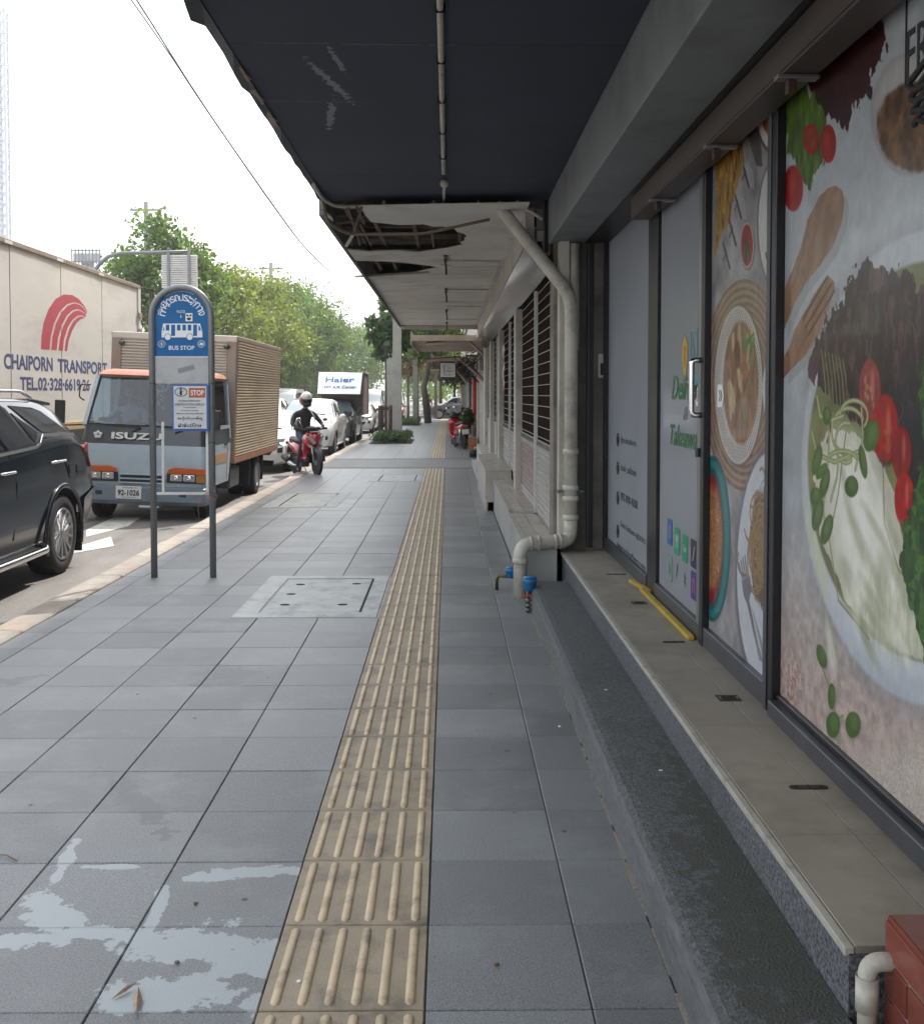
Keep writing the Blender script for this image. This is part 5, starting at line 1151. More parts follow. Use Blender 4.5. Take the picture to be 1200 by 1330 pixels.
upole(190, 300, 60, 'thin far utility pole standing up above the tallest tree', .30, at_y(190, 262, 60).z, 1)
upole(352, 360, 80, 'distant pole top just above the row of roadside trees', .35, at_y(352, 341, 80).z, 1)
M['wire'] = mat('wire', (.22, .22, .225), .7)
def wire(pts, x, r, label, grp='overhead wires across the white sky', m='wire'):
    P = [at_x(px, py, x + (i * 0)) for i, (px, py) in enumerate(pts)]; sm = []
    for i in range(len(P) - 1):
        for k in range(4):
            t = k / 4; p0 = P[max(i - 1, 0)]; p1 = P[i]; p2 = P[i + 1]; p3 = P[min(i + 2, len(P) - 1)]
            sm.append(.5 * ((2 * p1) + (p2 - p0) * t + (2 * p0 - 5 * p1 + 4 * p2 - p3) * t * t + (3 * p1 - p0 - 3 * p2 + p3) * t ** 3))
    sm.append(P[-1]); o = MB().tube(sm, r, 6).build('overhead_wire', M[m]); tag(o, label, 'wire', grp); return o
wire([(140, -50), (178, 0), (270, 144), (363, 277), (400, 325), (440, 362), (475, 390), (505, 418)], -2.2, .006, 'upper dark wire sagging from the top edge down towards the pole')
wire([(128, -60), (171, 0), (225, 77), (272, 148), (363, 279), (402, 328), (440, 364), (474, 392), (504, 420)], -2.25, .005, 'thin wire running just under the dark wire, from the top edge')
wire([(170, -60), (210, 0), (262, 70), (320, 150), (370, 225), (420, 290), (470, 360)], -1.9, .0022, 'very faint thin wire closest to the canopy edge', m='pole_conc')
# ------------------------------------------------------------------ trees and shrubs
def leaf_mat(name, col, trans=.45):
    m = bpy.data.materials.new(name); m.use_nodes = True; n = m.node_tree.nodes; L = m.node_tree.links; p = n['Principled BSDF']
    g = n.new('ShaderNodeNewGeometry'); mr = n.new('ShaderNodeMapRange'); mr.inputs['To Min'].default_value = .55; mr.inputs['To Max'].default_value = 1.5; L.new(g.outputs['Random Per Island'], mr.inputs['Value'])
    hs = n.new('ShaderNodeHueSaturation'); hs.inputs['Color'].default_value = (*col, 1); L.new(mr.outputs[0], hs.inputs['Value'])
    m2 = n.new('ShaderNodeMapRange'); m2.inputs['To Min'].default_value = .475; m2.inputs['To Max'].default_value = .515; L.new(g.outputs['Random Per Island'], m2.inputs['Value']); L.new(m2.outputs[0], hs.inputs['Hue'])
    L.new(hs.outputs[0], p.inputs['Base Color']); p.inputs['Roughness'].default_value = .42
    t = n.new('ShaderNodeBsdfTranslucent'); sc = n.new('ShaderNodeVectorMath'); sc.operation = 'MULTIPLY'; sc.inputs[1].default_value = (1.4, 1.35, .6); L.new(hs.outputs[0], sc.inputs[0]); L.new(sc.outputs[0], t.inputs[0])
    mx = n.new('ShaderNodeMixShader'); mx.inputs[0].default_value = trans; L.new(p.outputs[0], mx.inputs[1]); L.new(t.outputs[0], mx.inputs[2]); L.new(mx.outputs[0], n['Material Output'].inputs[0]); return m
M['leaf'] = leaf_mat('leaf_green', (.10, .165, .045)); M['leaf_light'] = leaf_mat('leaf_light', (.165, .215, .05), .45); M['leaf_dark'] = leaf_mat('leaf_dark', (.06, .115, .038), .35); M['leaf_brown'] = leaf_mat('leaf_brown', (.20, .15, .05), .4)
M['bark'] = mat('bark', (.17, .14, .11), .95, var=.35, scale=9, bump=.6, bscale=30)
def leaves(centres, rad, n, size, seed, flat=.7):
    g = np.random.default_rng(seed); C = np.array(centres); idx = g.integers(0, len(C), n)
    d = g.normal(size=(n, 3)); d /= np.linalg.norm(d, axis=1)[:, None]; r = rad * np.array([1] * 3) * (g.random(n) ** .45)[:, None]
    P = C[idx] + d * r * np.array([1, 1, flat]) * (.7 + .6 * g.random((len(C), 1))[idx])
    a = g.normal(size=(n, 3)); a[:, 2] -= .3; a /= np.linalg.norm(a, axis=1)[:, None]; b = np.cross(a, g.normal(size=(n, 3))); b /= np.linalg.norm(b, axis=1)[:, None]
    s = size * (.6 + .8 * g.random(n))[:, None]
    V = np.stack([P, P + a * s * .5 + b * s * .27, P + a * s, P + a * s * .5 - b * s * .27], 1).reshape(-1, 3)
    F_ = np.arange(n * 4).reshape(-1, 4)
    me = bpy.data.meshes.new('foliage'); me.vertices.add(n * 4); me.vertices.foreach_set('co', V.astype(np.float32).ravel()); me.loops.add(n * 4); me.loops.foreach_set('vertex_index', F_.ravel().astype(np.int32))
    me.polygons.add(n); me.polygons.foreach_set('loop_start', (np.arange(n) * 4).astype(np.int32)); me.polygons.foreach_set('loop_total', np.full(n, 4, np.int32)); me.update(calc_edges=True); return me
def tree(x, y, h, r, label, n=9000, size=.13, m='leaf', trunk=.14, low=.35, group='roadside trees along the far side of the road', seed=1, clumps=46, lean=0, name='roadside_tree', cr=.55, tilt=0):
    t = thing(name, label, 'tree', (x, y, -.1), group=group); rr = random.Random(seed)
    zc = h * (1 + low) / 2; rz = h * (1 - low) / 2; cs = []
    while len(cs) < clumps:
        a, b, c = rr.uniform(-1, 1), rr.uniform(-1, 1), rr.uniform(-1, 1); d = math.sqrt(a * a + b * b + c * c)
        if d < 1 and d > .35 + .3 * rr.random():
            k = 1 - .35 * max(0, c); cs.append((a * r * k + lean * (c + 1), b * r * k, zc + c * rz))
    top = (lean * .6, 0, h * low * 1.05); tb = MB(); tb.tube([(0, 0, 0), (lean * .1 + tilt, .03, top[2] * .5), top], [trunk, trunk * .8, trunk * .65], 9)
    for i, c in enumerate(cs[:26]):
        mid = (top[0] * .5 + c[0] * .5 + rr.gauss(0, .1), top[1] * .5 + c[1] * .5, top[2] + (c[2] - top[2]) * .35)
        tb.tube([top, mid, c], [trunk * .5, trunk * .28, trunk * .08], 5, cap=False)
    tb.build('trunk', M['bark'], t, local=True)
    me = leaves(cs, r * cr, n, size, seed); me.materials.append(M[m]); link('crown', me, t, local=True).data.name = 'crown'; return t
rows = [  # px of crown centre, distance, height, radius
 (215, 31, 6.9, 1.55, 'leaf', 'tallest loose crowned tree directly behind the overhead sign back'),
 (283, 40, 6.7, 2.0, 'leaf_light', 'yellow green roadside tree just right of the overhead sign back'),
 (322, 47, 7.0, 2.3, 'leaf_light', 'bushy yellow green tree in the middle of the roadside row'),
 (362, 55, 7.7, 2.4, 'leaf', 'rounded green tree above the corrugated box truck'),
 (396, 64, 8.0, 2.5, 'leaf', 'darker roadside tree behind the white crossover'),
 (424, 75, 6.9, 2.6, 'leaf_dark', 'lower dark roadside tree above the white sign box'),
 (450, 88, 7.6, 3.0, 'leaf', 'distant roadside tree right of the white sign box'),
 (474, 103, 8.6, 3.2, 'leaf', 'hazy distant roadside tree at the end of the row')]
for i, (px, y, h, r, m, lab) in enumerate(rows):
    x = at_y(px, 500, y).x
    t = tree(x, y, h, r, lab, n=(9000 if i < 1 else 12000 if i < 5 else 8000), size=.13 + .0011 * y, m=m, seed=20 + i, low=.30 if i else .45, clumps=60, trunk=.13, cr=.40 if i == 0 else .45)
for i, (px, y, h, r, m, lab) in enumerate([(345, 52, 4.4, 2.0, 'leaf_dark', 'low tree behind the trucks, under the roadside row'), (385, 60, 4.6, 2.2, 'leaf', 'low green tree behind the white pickup'), (415, 70, 4.8, 2.4, 'leaf_dark', 'low dark tree behind the white sign box'), (300, 44, 4.6, 2.0, 'leaf_dark', 'low tree behind the corrugated box truck'), (440, 80, 4.8, 2.6, 'leaf_light', 'low light green tree right of the white sign box'), (462, 92, 5.2, 2.8, 'leaf_dark', 'low dark tree behind the white sedan and van')]):
    tree(at_y(px, 500, y).x - 1.5, y + 2, h, r, lab, n=6000, size=.18, m=m, seed=60 + i, low=.12, clumps=40, cr=.5)
# a far-off wood closing the view
cs = [(random.uniform(-26, -9.5), random.uniform(95, 150), random.uniform(.5, 6.5)) for _ in range(150)] + [(random.uniform(-6, 1), random.uniform(120, 160), random.uniform(1.5, 8.5)) for _ in range(110)] + [(random.uniform(-20, -13), random.uniform(45, 95), random.uniform(.3, 3.0)) for _ in range(90)]
me = leaves(cs, 2.0, 26000, .42, 5); me.materials.append(M['leaf']); o = link('far_wood', me); tag(o, 'far-off mass of green trees closing the end of the road', 'woodland', kind='stuff')
# pavement trees
def bed(x0, x1, y0, y1, label, n, hgt=.36, seed=3):
    s = MB().box(x0 + .08, x1 - .08, y0 + .1, y1 - .1, -.02, .012).build('planting_soil', mat('soil', (.05, .035, .025), .95), walk)
    t = thing('clipped_shrub', label, 'shrub', ((x0 + x1) / 2, (y0 + y1) / 2, 0), group='low shrubs in the pavement beds'); rr = random.Random(seed)
    w = (x1 - x0) / 2 - .2; d = (y1 - y0) / 2 - .2
    cs = [(rr.uniform(-w, w), rr.uniform(-d, d), rr.uniform(.08, hgt * .75)) for _ in range(50)]
    me = leaves(cs, .17, n, .05, seed); me.materials.append(M['leaf_dark' if seed % 2 else 'leaf']); link('foliage', me, t, local=True)
    st = MB()
    for c in cs[:30]: st.tube([(c[0] * .7, c[1] * .7, 0), c], .008, 4, cap=False)
    st.build('stem', M['bark'], t, local=True); return t
g = at_z(513, 575); bed(-2.45, -1.02, g.y - .9, g.y + 2.4, 'low clipped green shrub round the foot of the nearest pavement pole', 9000, .36, 3)
g = at_z(534, 552); bed(-2.45, -1.25, g.y - 1, g.y + 3, 'second low clipped shrub farther along the kerb', 6000, .36, 4)
def sapling(px, y, h, label, low, r, m, n=1500, size=.2, trunk=.045, stakes=True, seed=1, lean=0, clumps=14, tilt=0, cr=.4):
    g = at_y(px, 500, y); t = tree(g.x, y, h, r, label, n=n, size=size, m=m, trunk=trunk, low=low, seed=seed, group='young trees in the pavement beds', clumps=clumps, name='street_tree', lean=lean, tilt=tilt, cr=cr); t.location.z = 0
    if stakes:
        for a in range(4):
            dx, dy = .26 * math.cos(a * PI / 2 + .6), .26 * math.sin(a * PI / 2 + .6)
            MB().tube([(dx, dy, -.02), (dx * .95, dy * .95, 1.12)], .045, 7).build('wooden_stake', M['stake'], t, local=True)
        for z in (.98, 1.0): MB().bar((-.3, -.2, z), (.3, .2, z), .05).bar((-.25, .22, z + .04), (.25, -.22, z + .04), .05).build('stake_tie', M['stake'], t, local=True)
    return t
M['stake'] = mat('stake_wood', (.16, .10, .07), .9, var=.3, scale=10)
sapling(501, 35, 4.55, 'slim stake tied sapling with dark drooping leaves above its bare stem', .62, .75, 'leaf_dark', n=2200, size=.24, seed=3, clumps=22)
sapling(543, 50, 5.2, 'young green tree hidden partly by the ceiling edge, second from the pole', .52, 1.1, 'leaf', n=3000, size=.2, seed=5, stakes=False, clumps=24)
sapling(556, 54, 6.4, 'thick leaning brown trunk tree close to the side street', .55, 1.6, 'leaf_light', n=3600, size=.22, trunk=.20, stakes=False, seed=8, clumps=26, tilt=-.25, lean=.25)
sapling(530, 62, 5.6, 'street tree with brownish leaves near the red car', .45, 1.4, 'leaf_brown', n=3000, size=.22, stakes=False, trunk=.1, seed=9, clumps=24)
sapling(566, 66, 6.2, 'last green street tree before the crossing grey car', .5, 1.5, 'leaf', n=3000, size=.22, stakes=False, trunk=.12, seed=12, clumps=24)
for i, (px, y) in enumerate(((572, 84), (590, 96), (552, 100))): sapling(px, y, 7 + i * .5, ['green tree standing beyond the side street above the grey car', 'far pale green tree at the end of the right hand awnings', 'far tree between the red car and grey car'][i], .35, 2.4, ['leaf_light', 'leaf', 'leaf_light'][i], n=4500, size=.3, stakes=False, trunk=.16, seed=30 + i, clumps=30)
pl = thing('potted_plant', 'leafy green pot plant beside the parked motorcycles', 'plant', (.55, 31.5, 0)); me = leaves([(0, 0, .65), (.1, 0, .8), (-.1, .1, .5), (.05, -.1, .95)], .26, 500, .14, 9); me.materials.append(M['leaf']); link('foliage', me, pl, local=True); MB().lathe([(.10, 0), (.15, .28), (.16, .3), (.14, .3)], (0, 0, 0)).build('plant_pot', M['plaster_brown'], pl, local=True)
# ------------------------------------------------------------------ vehicles (front at y=0 facing the viewer, +y towards the tail)
def paint(name, c, rough=.22, metal=0.0, coat=.9): return mat(name, c, rough, metal, coat=coat, var=.03, scale=1.5)
wheel_cache = {}
def wheel(root, x, y, r, w, style='alloy', out=1):
    k = (round(r, 3), round(w, 3), style, out)
    if k not in wheel_cache:
        rr = r * (.66 if style != 'steel' else .60)
        ty = MB().lathe([(rr, -w / 2 + .01), (r * .80, -w / 2), (r * .95, -w / 2 + .012), (r, -w * .36), (r, w * .36), (r * .95, w / 2 - .012), (r * .80, w / 2), (rr, w / 2 - .01), (rr * .98, w / 2 - .05)], (0, 0, 0), 'x', 36)
        n = 40
        for i in range(n):
            a = 2 * PI * i / n
            for s in (-1, 1): ty.bar((s * w * .12, (r - .001) * math.cos(a), (r - .001) * math.sin(a)), (s * w * .42, (r - .004) * math.cos(a + .05), (r - .004) * math.sin(a + .05)), .012, .008, up=(0, math.cos(a), math.sin(a)))
        rim = MB(); o = out; f = w / 2 * o
        rim.lathe([(rr, f - .02 * o), (rr * .97, f - .0 * o), (rr * .90, f - .012 * o), (rr * .86, f - .07 * o)], (0, 0, 0), 'x', 32, 0)
        rim.lathe([(rr * .9, f - .08 * o), (0.001, f - .085 * o)], (0, 0, 0), 'x', 24, 1)
        if style == 'alloy':
            for i in range(6):
                for d in (-.12, .12):
                    a = 2 * PI * i / 6 + d; a2 = 2 * PI * i / 6 + d * 1.9
                    rim.bar((f - .03 * o, rr * .12 * math.cos(a), rr * .12 * math.sin(a)), (f - .012 * o, rr * .92 * math.cos(a2), rr * .92 * math.sin(a2)), .022, .03, 0, up=(1, 0, 0))
            rim.lathe([(rr * .2, f - .05 * o), (rr * .17, f - .012 * o), (0.001, f - .01 * o)], (0, 0, 0), 'x', 16, 0)
        elif style == 'steel':
            rim.lathe([(rr * .86, f - .06 * o), (rr * .45, f - .10 * o), (rr * .40, f - .03 * o), (0.001, f - .02 * o)], (0, 0, 0), 'x', 24, 0)
        else:
            for i in range(5):
                a = 2 * PI * i / 5; rim.bar((f - .03 * o, 0, 0), (f - .015 * o, rr * .92 * math.cos(a), rr * .92 * math.sin(a)), .05, .03, 0, up=(1, 0, 0))
        rmat = M['grey_metal'] if style == 'steel' else M['alloy']
        wheel_cache[k] = (ty.mesh('wheel', M['rubber']), rim.mesh('rim', [rmat, M['dark']]))
    tm_, rm = wheel_cache[k]; t = bpy.data.objects.new('wheel', tm_); COL.objects.link(t); t.parent = root; t.location = (x, y, r); r_ = bpy.data.objects.new('rim', rm); COL.objects.link(r_); r_.parent = t; return t
def ring(s):
    y, zb, zbelt, wb, zt, wt, wbo = s
    z6 = max(zbelt + .006, zt - .055); z7 = max(z6 + .004, zt - .012)
    h = [(wbo * .8, zb), (wbo, zb + .05), (wb + .012, zb + (zbelt - zb) * .45), (wb + .008, zbelt - .09), (wb - .02, zbelt), (wt, z6), (wt - .07, z7)]
    return [(0, zb)] + h + [(0, zt + .006)] + [(-x, z) for x, z in reversed(h)]
def dens(st, k=3):
    out_ = []
    for i in range(len(st) - 1):
        a, b = st[i], st[i + 1]
        for j in range(k): t = j / k; out_.append(tuple(p + (q - p) * t for p, q in zip(a, b)))
    return out_ + [st[-1]]
def body(st, arches, root, pm, glass_top=(), name='body'):
    """closed body loft; glass_top: (y0, y1) ranges whose upper faces are glass; arches: (y, z, r) cut from both sides"""
    n = 16; mb = MB(); R_ = [ring(s) for s in st]
    mb.add([(x, s[0], z) for s, rr in zip(st, R_) for x, z in rr], [(i * n + j, i * n + (j + 1) % n, (i + 1) * n + (j + 1) % n, (i + 1) * n + j) for i in range(len(st) - 1) for j in range(n)], 0, True)
    for i, f in enumerate(mb.f):
        si, j = divmod(i, n); ym = (st[si][0] + st[si + 1][0]) / 2
        if j in (6, 7, 8, 9) and any(a < ym < b for a, b in glass_top): mb.m[i] = 1
    mb.f += [tuple(reversed(range(n))), tuple((len(st) - 1) * n + j for j in range(n))]; mb.m += [0, 0]; mb.s += [True, True]
    o = mb.build(name, [pm, M['shield'], M['dark']], None, fix=True)
    if arches:
        c = MB()
        for (y, z, r) in arches:
            for s in (-1, 1): c.lathe([(r, .36 * s), (r, 1.3 * s)] if s > 0 else [(r, -1.3), (r, -.36)], (0, y, z), 'x', 28, 2, False)
        co = c.build('cut', [pm, M['shield'], M['dark']], None, fix=True)
        md = o.modifiers.new('b', 'BOOLEAN'); md.object = co; md.operation = 'DIFFERENCE'; md.solver = 'EXACT'
        dg = bpy.context.evaluated_depsgraph_get(); me = bpy.data.meshes.new_from_object(o.evaluated_get(dg)); o.modifiers.clear(); o.data = me; bpy.data.objects.remove(co)
    smooth_angle(o, 40); adopt(o, root, True); return o
def side_w(st, y, z):
    for a, b in zip(st[:-1], st[1:]):
        if a[0] <= y <= b[0]: break
    t = min(max((y - a[0]) / max(b[0] - a[0], 1e-6), 0), 1); s = [p + (q - p) * t for p, q in zip(a, b)]; h = ring(s)[1:8]
    for (x0, z0), (x1, z1) in zip(h[:-1], h[1:]):
        if z0 <= z <= z1: return x0 + (x1 - x0) * (z - z0) / max(z1 - z0, 1e-6)
    return h[-1][0] if z > h[-1][1] else h[0][0]
def patch(st, poly, name, m, root, off=.004, thick=.006, sides=(1,), sub=0):
    for s in sides:
        P = [(s * (side_w(st, y, z) + off), y, z) for y, z in poly]; k = len(P)
        Q = [(x - s * (thick + off), y, z) for x, y, z in P]
        o = MB().add(P + Q, [tuple(range(k)), tuple(reversed(range(k, 2 * k)))] + [(i, k + i, k + (i + 1) % k, (i + 1) % k) for i in range(k)]).build(name, m, root, fix=True, local=True)
    return o
def sidestrip(st, pts, w, name, m, root, off=.004, sides=(1,)):
    for s in sides:
        mb = MB(); P = [Vector((s * (side_w(st, y, z) + off), y, z)) for y, z in pts]
        for a, b in zip(P[:-1], P[1:]): mb.bar(a, b, .006, w)
        mb.build(name, m, root, local=True)
M['seam'] = mat('panel_seam', (.006, .006, .007), .8)
M['plate'] = mat('number_plate', (.62, .62, .60), .5)
def front_box(root, x0, x1, y0, y1, z0, z1, name, m, bevel=.006): return MB().box(x0, x1, y0, y1, z0, z1).build(name, m, root, bevel=bevel, local=True)
# ---- dark SUV at the left edge
suv = thing('parked_suv', 'dark blue black SUV with chrome window line, cut by the left edge of the view', 'SUV', (-4.15, 5.80, -.10))
C_SUV = paint('suv_paint', (.006, .011, .017), .14, coat=.25)
ss = [(0, .38, .66, .50, .74, .42, .5), (.08, .27, .80, .66, .90, .58, .62), (.4, .24, .93, .74, 1.0, .66, .70), (1.0, .23, 1.0, .765, 1.06, .68, .73), (1.2, .23, 1.03, .77, 1.12, .68, .735), (1.8, .23, 1.06, .772, 1.50, .575, .74),
      (2.3, .23, 1.10, .772, 1.56, .57, .74), (3.0, .23, 1.155, .77, 1.555, .57, .74), (3.35, .24, 1.18, .77, 1.535, .57, .74), (3.50, .24, 1.19, .77, 1.52, .57, .74), (3.72, .25, 1.19, .768, 1.475, .575, .74), (3.84, .28, 1.18, .765, 1.40, .585, .735), (4.05, .32, 1.14, .76, 1.20, .66, .73), (4.16, .36, .98, .755, 1.03, .66, .73), (4.22, .38, .80, .75, .86, .64, .72), (4.28, .42, .70, .72, .75, .60, .68)]
ssd = dens(ss, 3); yw = 3.40
body(ssd, [(yw, .35, .40), (.85, .35, .40)], suv, C_SUV, [(1.2, 1.8), (3.84, 4.05)])
def sp_(pts): # photo pixels on the SUV's flank -> local (y, z)
    o = []
    for zx, zy in pts:
        p = at_x(zx / 4.927, 490 + zy / 4.927, -3.39); o.append((p.y - 5.80, p.z + .10))
    return o
for nm, pl_ in (('rear_door_window', [(-60, 185), (130, 168), (165, 200), (225, 428), (60, 468), (8, 470), (-60, 486)]), ('vent_window', [(187, 228), (283, 352), (243, 420), (236, 400)]), ('quarter_window', [(192, 180), (325, 192), (372, 216), (470, 350), (312, 352), (245, 258)])):
    q_ = sp_(pl_)[::-1]; patch(ss, q_, nm, M['car_glass'], suv, .005)
patch(ss, [(1.35, 1.08), (2.05, 1.12), (2.05, 1.46), (1.85, 1.46)], 'front_door_window', M['car_glass'], suv, .005)
sidestrip(ss, sp_([(-300, 560), (0, 500), (232, 447), (262, 425), (300, 370), (490, 364)]), .026, 'chrome_strip', M['chrome'], suv, .013)
sidestrip(ss, sp_([(0, 268), (62, 470)]), .02, 'door_pillar', M['frame_dark'], suv, .010)
for pts in ([(62, 500), (90, 700), (84, 1046)], [(312, 380), (398, 520), (432, 640)], [(425, 560), (475, 560), (478, 612), (432, 610), (425, 560)]): sidestrip(ss, sp_(pts), .006, 'panel_seam', M['seam'], suv, .004)
for pts in ([(318, 545), (398, 530)], [(-10, 622), (72, 606)]):
    a, b = sp_(pts); x = side_w(ss, a[0], a[1]) + .02
    MB().tube(bend([(x - .03, a[0], a[1] - .004), (x + .004, a[0] + .02, a[1]), (x + .004, b[0] - .02, b[1]), (x - .03, b[0], b[1] - .004)], .02, 3), .013, 8).build('door_handle', M['chrome'], suv, local=True)
patch(ss, sp_([(498, 432), (552, 424), (580, 450), (582, 530), (572, 570), (556, 520), (520, 450)])[::-1], 'tail_lamp', M['red_lens'], suv, .012, .03)
MB().box(.56, .745, 4.06, 4.165, .98, 1.12).build('tail_lamp', M['red_lens'], suv, bevel=.02, local=True)
# wheel arch flare, sill, step tube, mud flap, roof rail, spoiler
fl_ = [(side_w(ss, yw, .6) + .012, yw + .425 * math.cos(t), .35 + .425 * math.sin(t)) for t in np.linspace(R(-18), R(198), 22)]
MB().tube(fl_, .028, 6, flat=.6).build('wheel_arch_flare', C_SUV, suv, local=True)
MB().tube(bend([(.74, 3.02, .32), (.80, 2.94, .275), (.80, 2.2, .27), (.80, 1.4, .27), (.74, 1.35, .32)], .06, 5), .033, 12).build('side_step', M['chrome'], suv, local=True)
MB().box(.60, .78, 1.45, 2.9, .285, .30).build('step_tread', M['black'], suv, local=True)
MB().box(.60, .79, yw + .40, yw + .425, .14, .50).build('mud_flap', M['black'], suv, bevel=.006, local=True)
MB().tube(bend([(.52, 1.9, 1.53), (.535, 2.0, 1.60), (.535, 3.1, 1.60), (.52, 3.35, 1.54)], .08, 4), .014, 8).build('roof_rail', M['chrome'], suv, local=True)
MB().add([(-.5, 3.4, 1.54), (.5, 3.4, 1.54), (.5, 3.86, 1.50), (-.5, 3.86, 1.50), (-.5, 3.4, 1.50), (.5, 3.4, 1.50), (.5, 3.86, 1.47), (-.5, 3.86, 1.47)], [(0, 1, 2, 3), (7, 6, 5, 4), (0, 4, 5, 1), (1, 5, 6, 2), (2, 6, 7, 3), (3, 7, 4, 0)]).build('spoiler', C_SUV, suv, bevel=.01, local=True)
MB().add([(.60, 4.0, .40), (.77, 3.90, .36), (.79, 3.90, .62), (.775, 4.22, .70), (.66, 4.30, .70), (.62, 4.28, .45)], [(0, 1, 2, 3, 4, 5)]).build('bumper_corner', C_SUV, suv, local=True)
for (x, y, o_) in ((.66, yw, 1), (-.66, yw, -1), (.66, .85, 1), (-.66, .85, -1)): wheel(suv, x, y, .35, .24, 'alloy', o_)
front_box(suv, -.62, -.35, .02, .14, .62, .74, 'headlamp', M['lens']); front_box(suv, .35, .62, .02, .14, .62, .74, 'headlamp', M['lens'])
# ---- generic cars
SED = [(0, .30, .48, .50, .54, .40, .50), (.06, .20, .54, .64, .61, .55, .62), (.25, .17, .60, .72, .68, .62, .70), (.85, .16, .70, .76, .79, .66, .74), (1.12, .16, .76, .765, .86, .68, .75), (1.75, .16, .80, .77, 1.20, .55, .75), (2.2, .16, .80, .77, 1.25, .55, .75), (2.85, .16, .82, .765, 1.21, .54, .75), (3.4, .17, .86, .75, .95, .60, .74), (3.85, .20, .84, .70, .92, .58, .68), (4.0, .32, .76, .60, .82, .50, .56)]
CRO = [(0, .34, .60, .52, .68, .44, .5), (.06, .24, .70, .68, .80, .60, .64), (.3, .22, .78, .75, .90, .66, .72), (.85, .21, .88, .78, .98, .68, .76), (1.08, .21, .94, .785, 1.04, .69, .77), (1.65, .21, .96, .79, 1.40, .57, .77), (2.2, .21, .98, .79, 1.47, .57, .77), (3.1, .21, 1.0, .785, 1.43, .56, .77), (3.6, .24, 1.0, .77, 1.20, .58, .75), (3.85, .28, .95, .74, 1.02, .58, .70), (3.95, .36, .80, .66, .86, .5, .6)]
VAN = [(0, .32, .62, .60, .70, .52, .56), (.06, .22, .80, .72, .90, .62, .70), (.35, .2, .95, .79, 1.05, .68, .77), (.55, .2, 1.0, .80, 1.12, .70, .78), (1.25, .2, 1.05, .80, 1.75, .64, .78), (1.7, .2, 1.05, .80, 1.83, .63, .78), (3.9, .2, 1.05, .80, 1.83, .63, .78), (4.3, .24, 1.0, .78, 1.70, .62, .75), (4.4, .32, .9, .74, 1.5, .58, .7)]
def car(name, label, cat, loc, st, color, glass_top, wins, wy, wr=.29, rz=0, roll=0, grille=True, style='five', hl=(.44, .66, .60, .72), plate='5กฬ 8261', metal=.0, group='vehicles queued along the road'):
    t = thing(name, label, cat, loc, rz, group); t.rotation_euler[1] = roll; pm = paint(name + '_paint', color, .2, metal); sd_ = dens(st, 3)
    body(sd_, [(y, wr, wr + .045) for y in wy], t, pm, glass_top)
    for w in wins: patch(st, w, 'side_window', M['car_glass'], t, .005, sides=(1, -1))
    hw = st[3][3]
    for y in wy:
        for s in (1, -1): wheel(t, s * (hw - .09), y, wr, .18, style, s)
    x0, x1, z0, z1 = hl
    for s in (1, -1):
        MB().prism([(s * x0 * .92, z0 + .01), (s * x1, z0 + .04), (s * (x1 + .02), z1), (s * x0, z1 - .03)], lambda u, v, w: (u, w + abs(abs(u)) * .22 - .06, v), 0, .12).build('headlamp', M['lens'], t, fix=True, local=True)
        MB().prism([(s * x1 * .80, z0 - .18), (s * x1 * .98, z0 - .16), (s * x1 * .98, z0 - .06), (s * x1 * .84, z0 - .08)], lambda u, v, w: (u, w + .02, v), 0, .1).build('fog_lamp', M['black'], t, fix=True, local=True)
        m_ = MB().ball((s * (hw + .10), 1.30 if st is not VAN else .62, st[4][2] + .08), (.085, .055, .06), 12); m_.bar((s * (hw - .04), 1.30 if st is not VAN else .62, st[4][2] + .05), (s * (hw + .06), 1.30 if st is not VAN else .62, st[4][2] + .06), .03); m_.build('door_mirror', pm, t, local=True)
    if grille:
        zc_ = (z0 + z1) / 2
        MB().prism([(-x0, zc_ + .05), (x0, zc_ + .05), (x0 * .85, zc_ - .06), (-x0 * .85, zc_ - .06)], lambda u, v, w: (u, w - .012, v), 0, .08).build('grille', M['black'], t, fix=True, local=True)
        MB().prism([(-x0 * 1.1, z0 - .10), (x0 * 1.1, z0 - .10), (x0 * .9, z0 - .22), (-x0 * .9, z0 - .22)], lambda u, v, w: (u, w - .006, v), 0, .1).build('lower_intake', M['black'], t, fix=True, local=True)
        MB().bar((-x0 * .9, -.016, zc_ + .0), (x0 * .9, -.016, zc_ + .0), .012, .015).build('chrome_bar', M['chrome'], t, local=True)
    MB().box(-.17, .17, -.02, .0, z0 - .17, z0 - .07).build('number_plate', M['plate'], t, local=True)
    lettering(plate, (0, -.0215, z0 - .12), (1, 0, 0), (0, 0, 1), .26, .055, M['ink'], t, local=True)
    for s in (1, -1): MB().bar((s * .45, st[4][0] + .03, st[4][4] + .02), (s * -.05, st[4][0] + .08, st[4][4] + .05), .012).build('wiper', M['black'], t, local=True)
    return t
WS = [(1.28, .82), (1.72, .84), (2.02, .845), (2.02, 1.16), (1.80, 1.14)], [(2.08, .845), (2.75, .855), (3.05, .87), (2.82, 1.14), (2.08, 1.17)]
WC = [(1.22, 1.0), (1.98, 1.02), (1.98, 1.37), (1.70, 1.33)], [(2.04, 1.02), (2.80, 1.04), (2.80, 1.36), (2.04, 1.38)], [(2.86, 1.04), (3.45, 1.05), (3.25, 1.28), (2.86, 1.34)]
WV = [(.85, 1.12), (1.6, 1.12), (1.6, 1.62), (1.28, 1.60)], [(1.7, 1.12), (2.8, 1.12), (2.8, 1.66), (1.7, 1.66)], [(2.9, 1.12), (4.1, 1.12), (4.0, 1.6), (2.9, 1.66)]
WH = (.66, .67, .66)
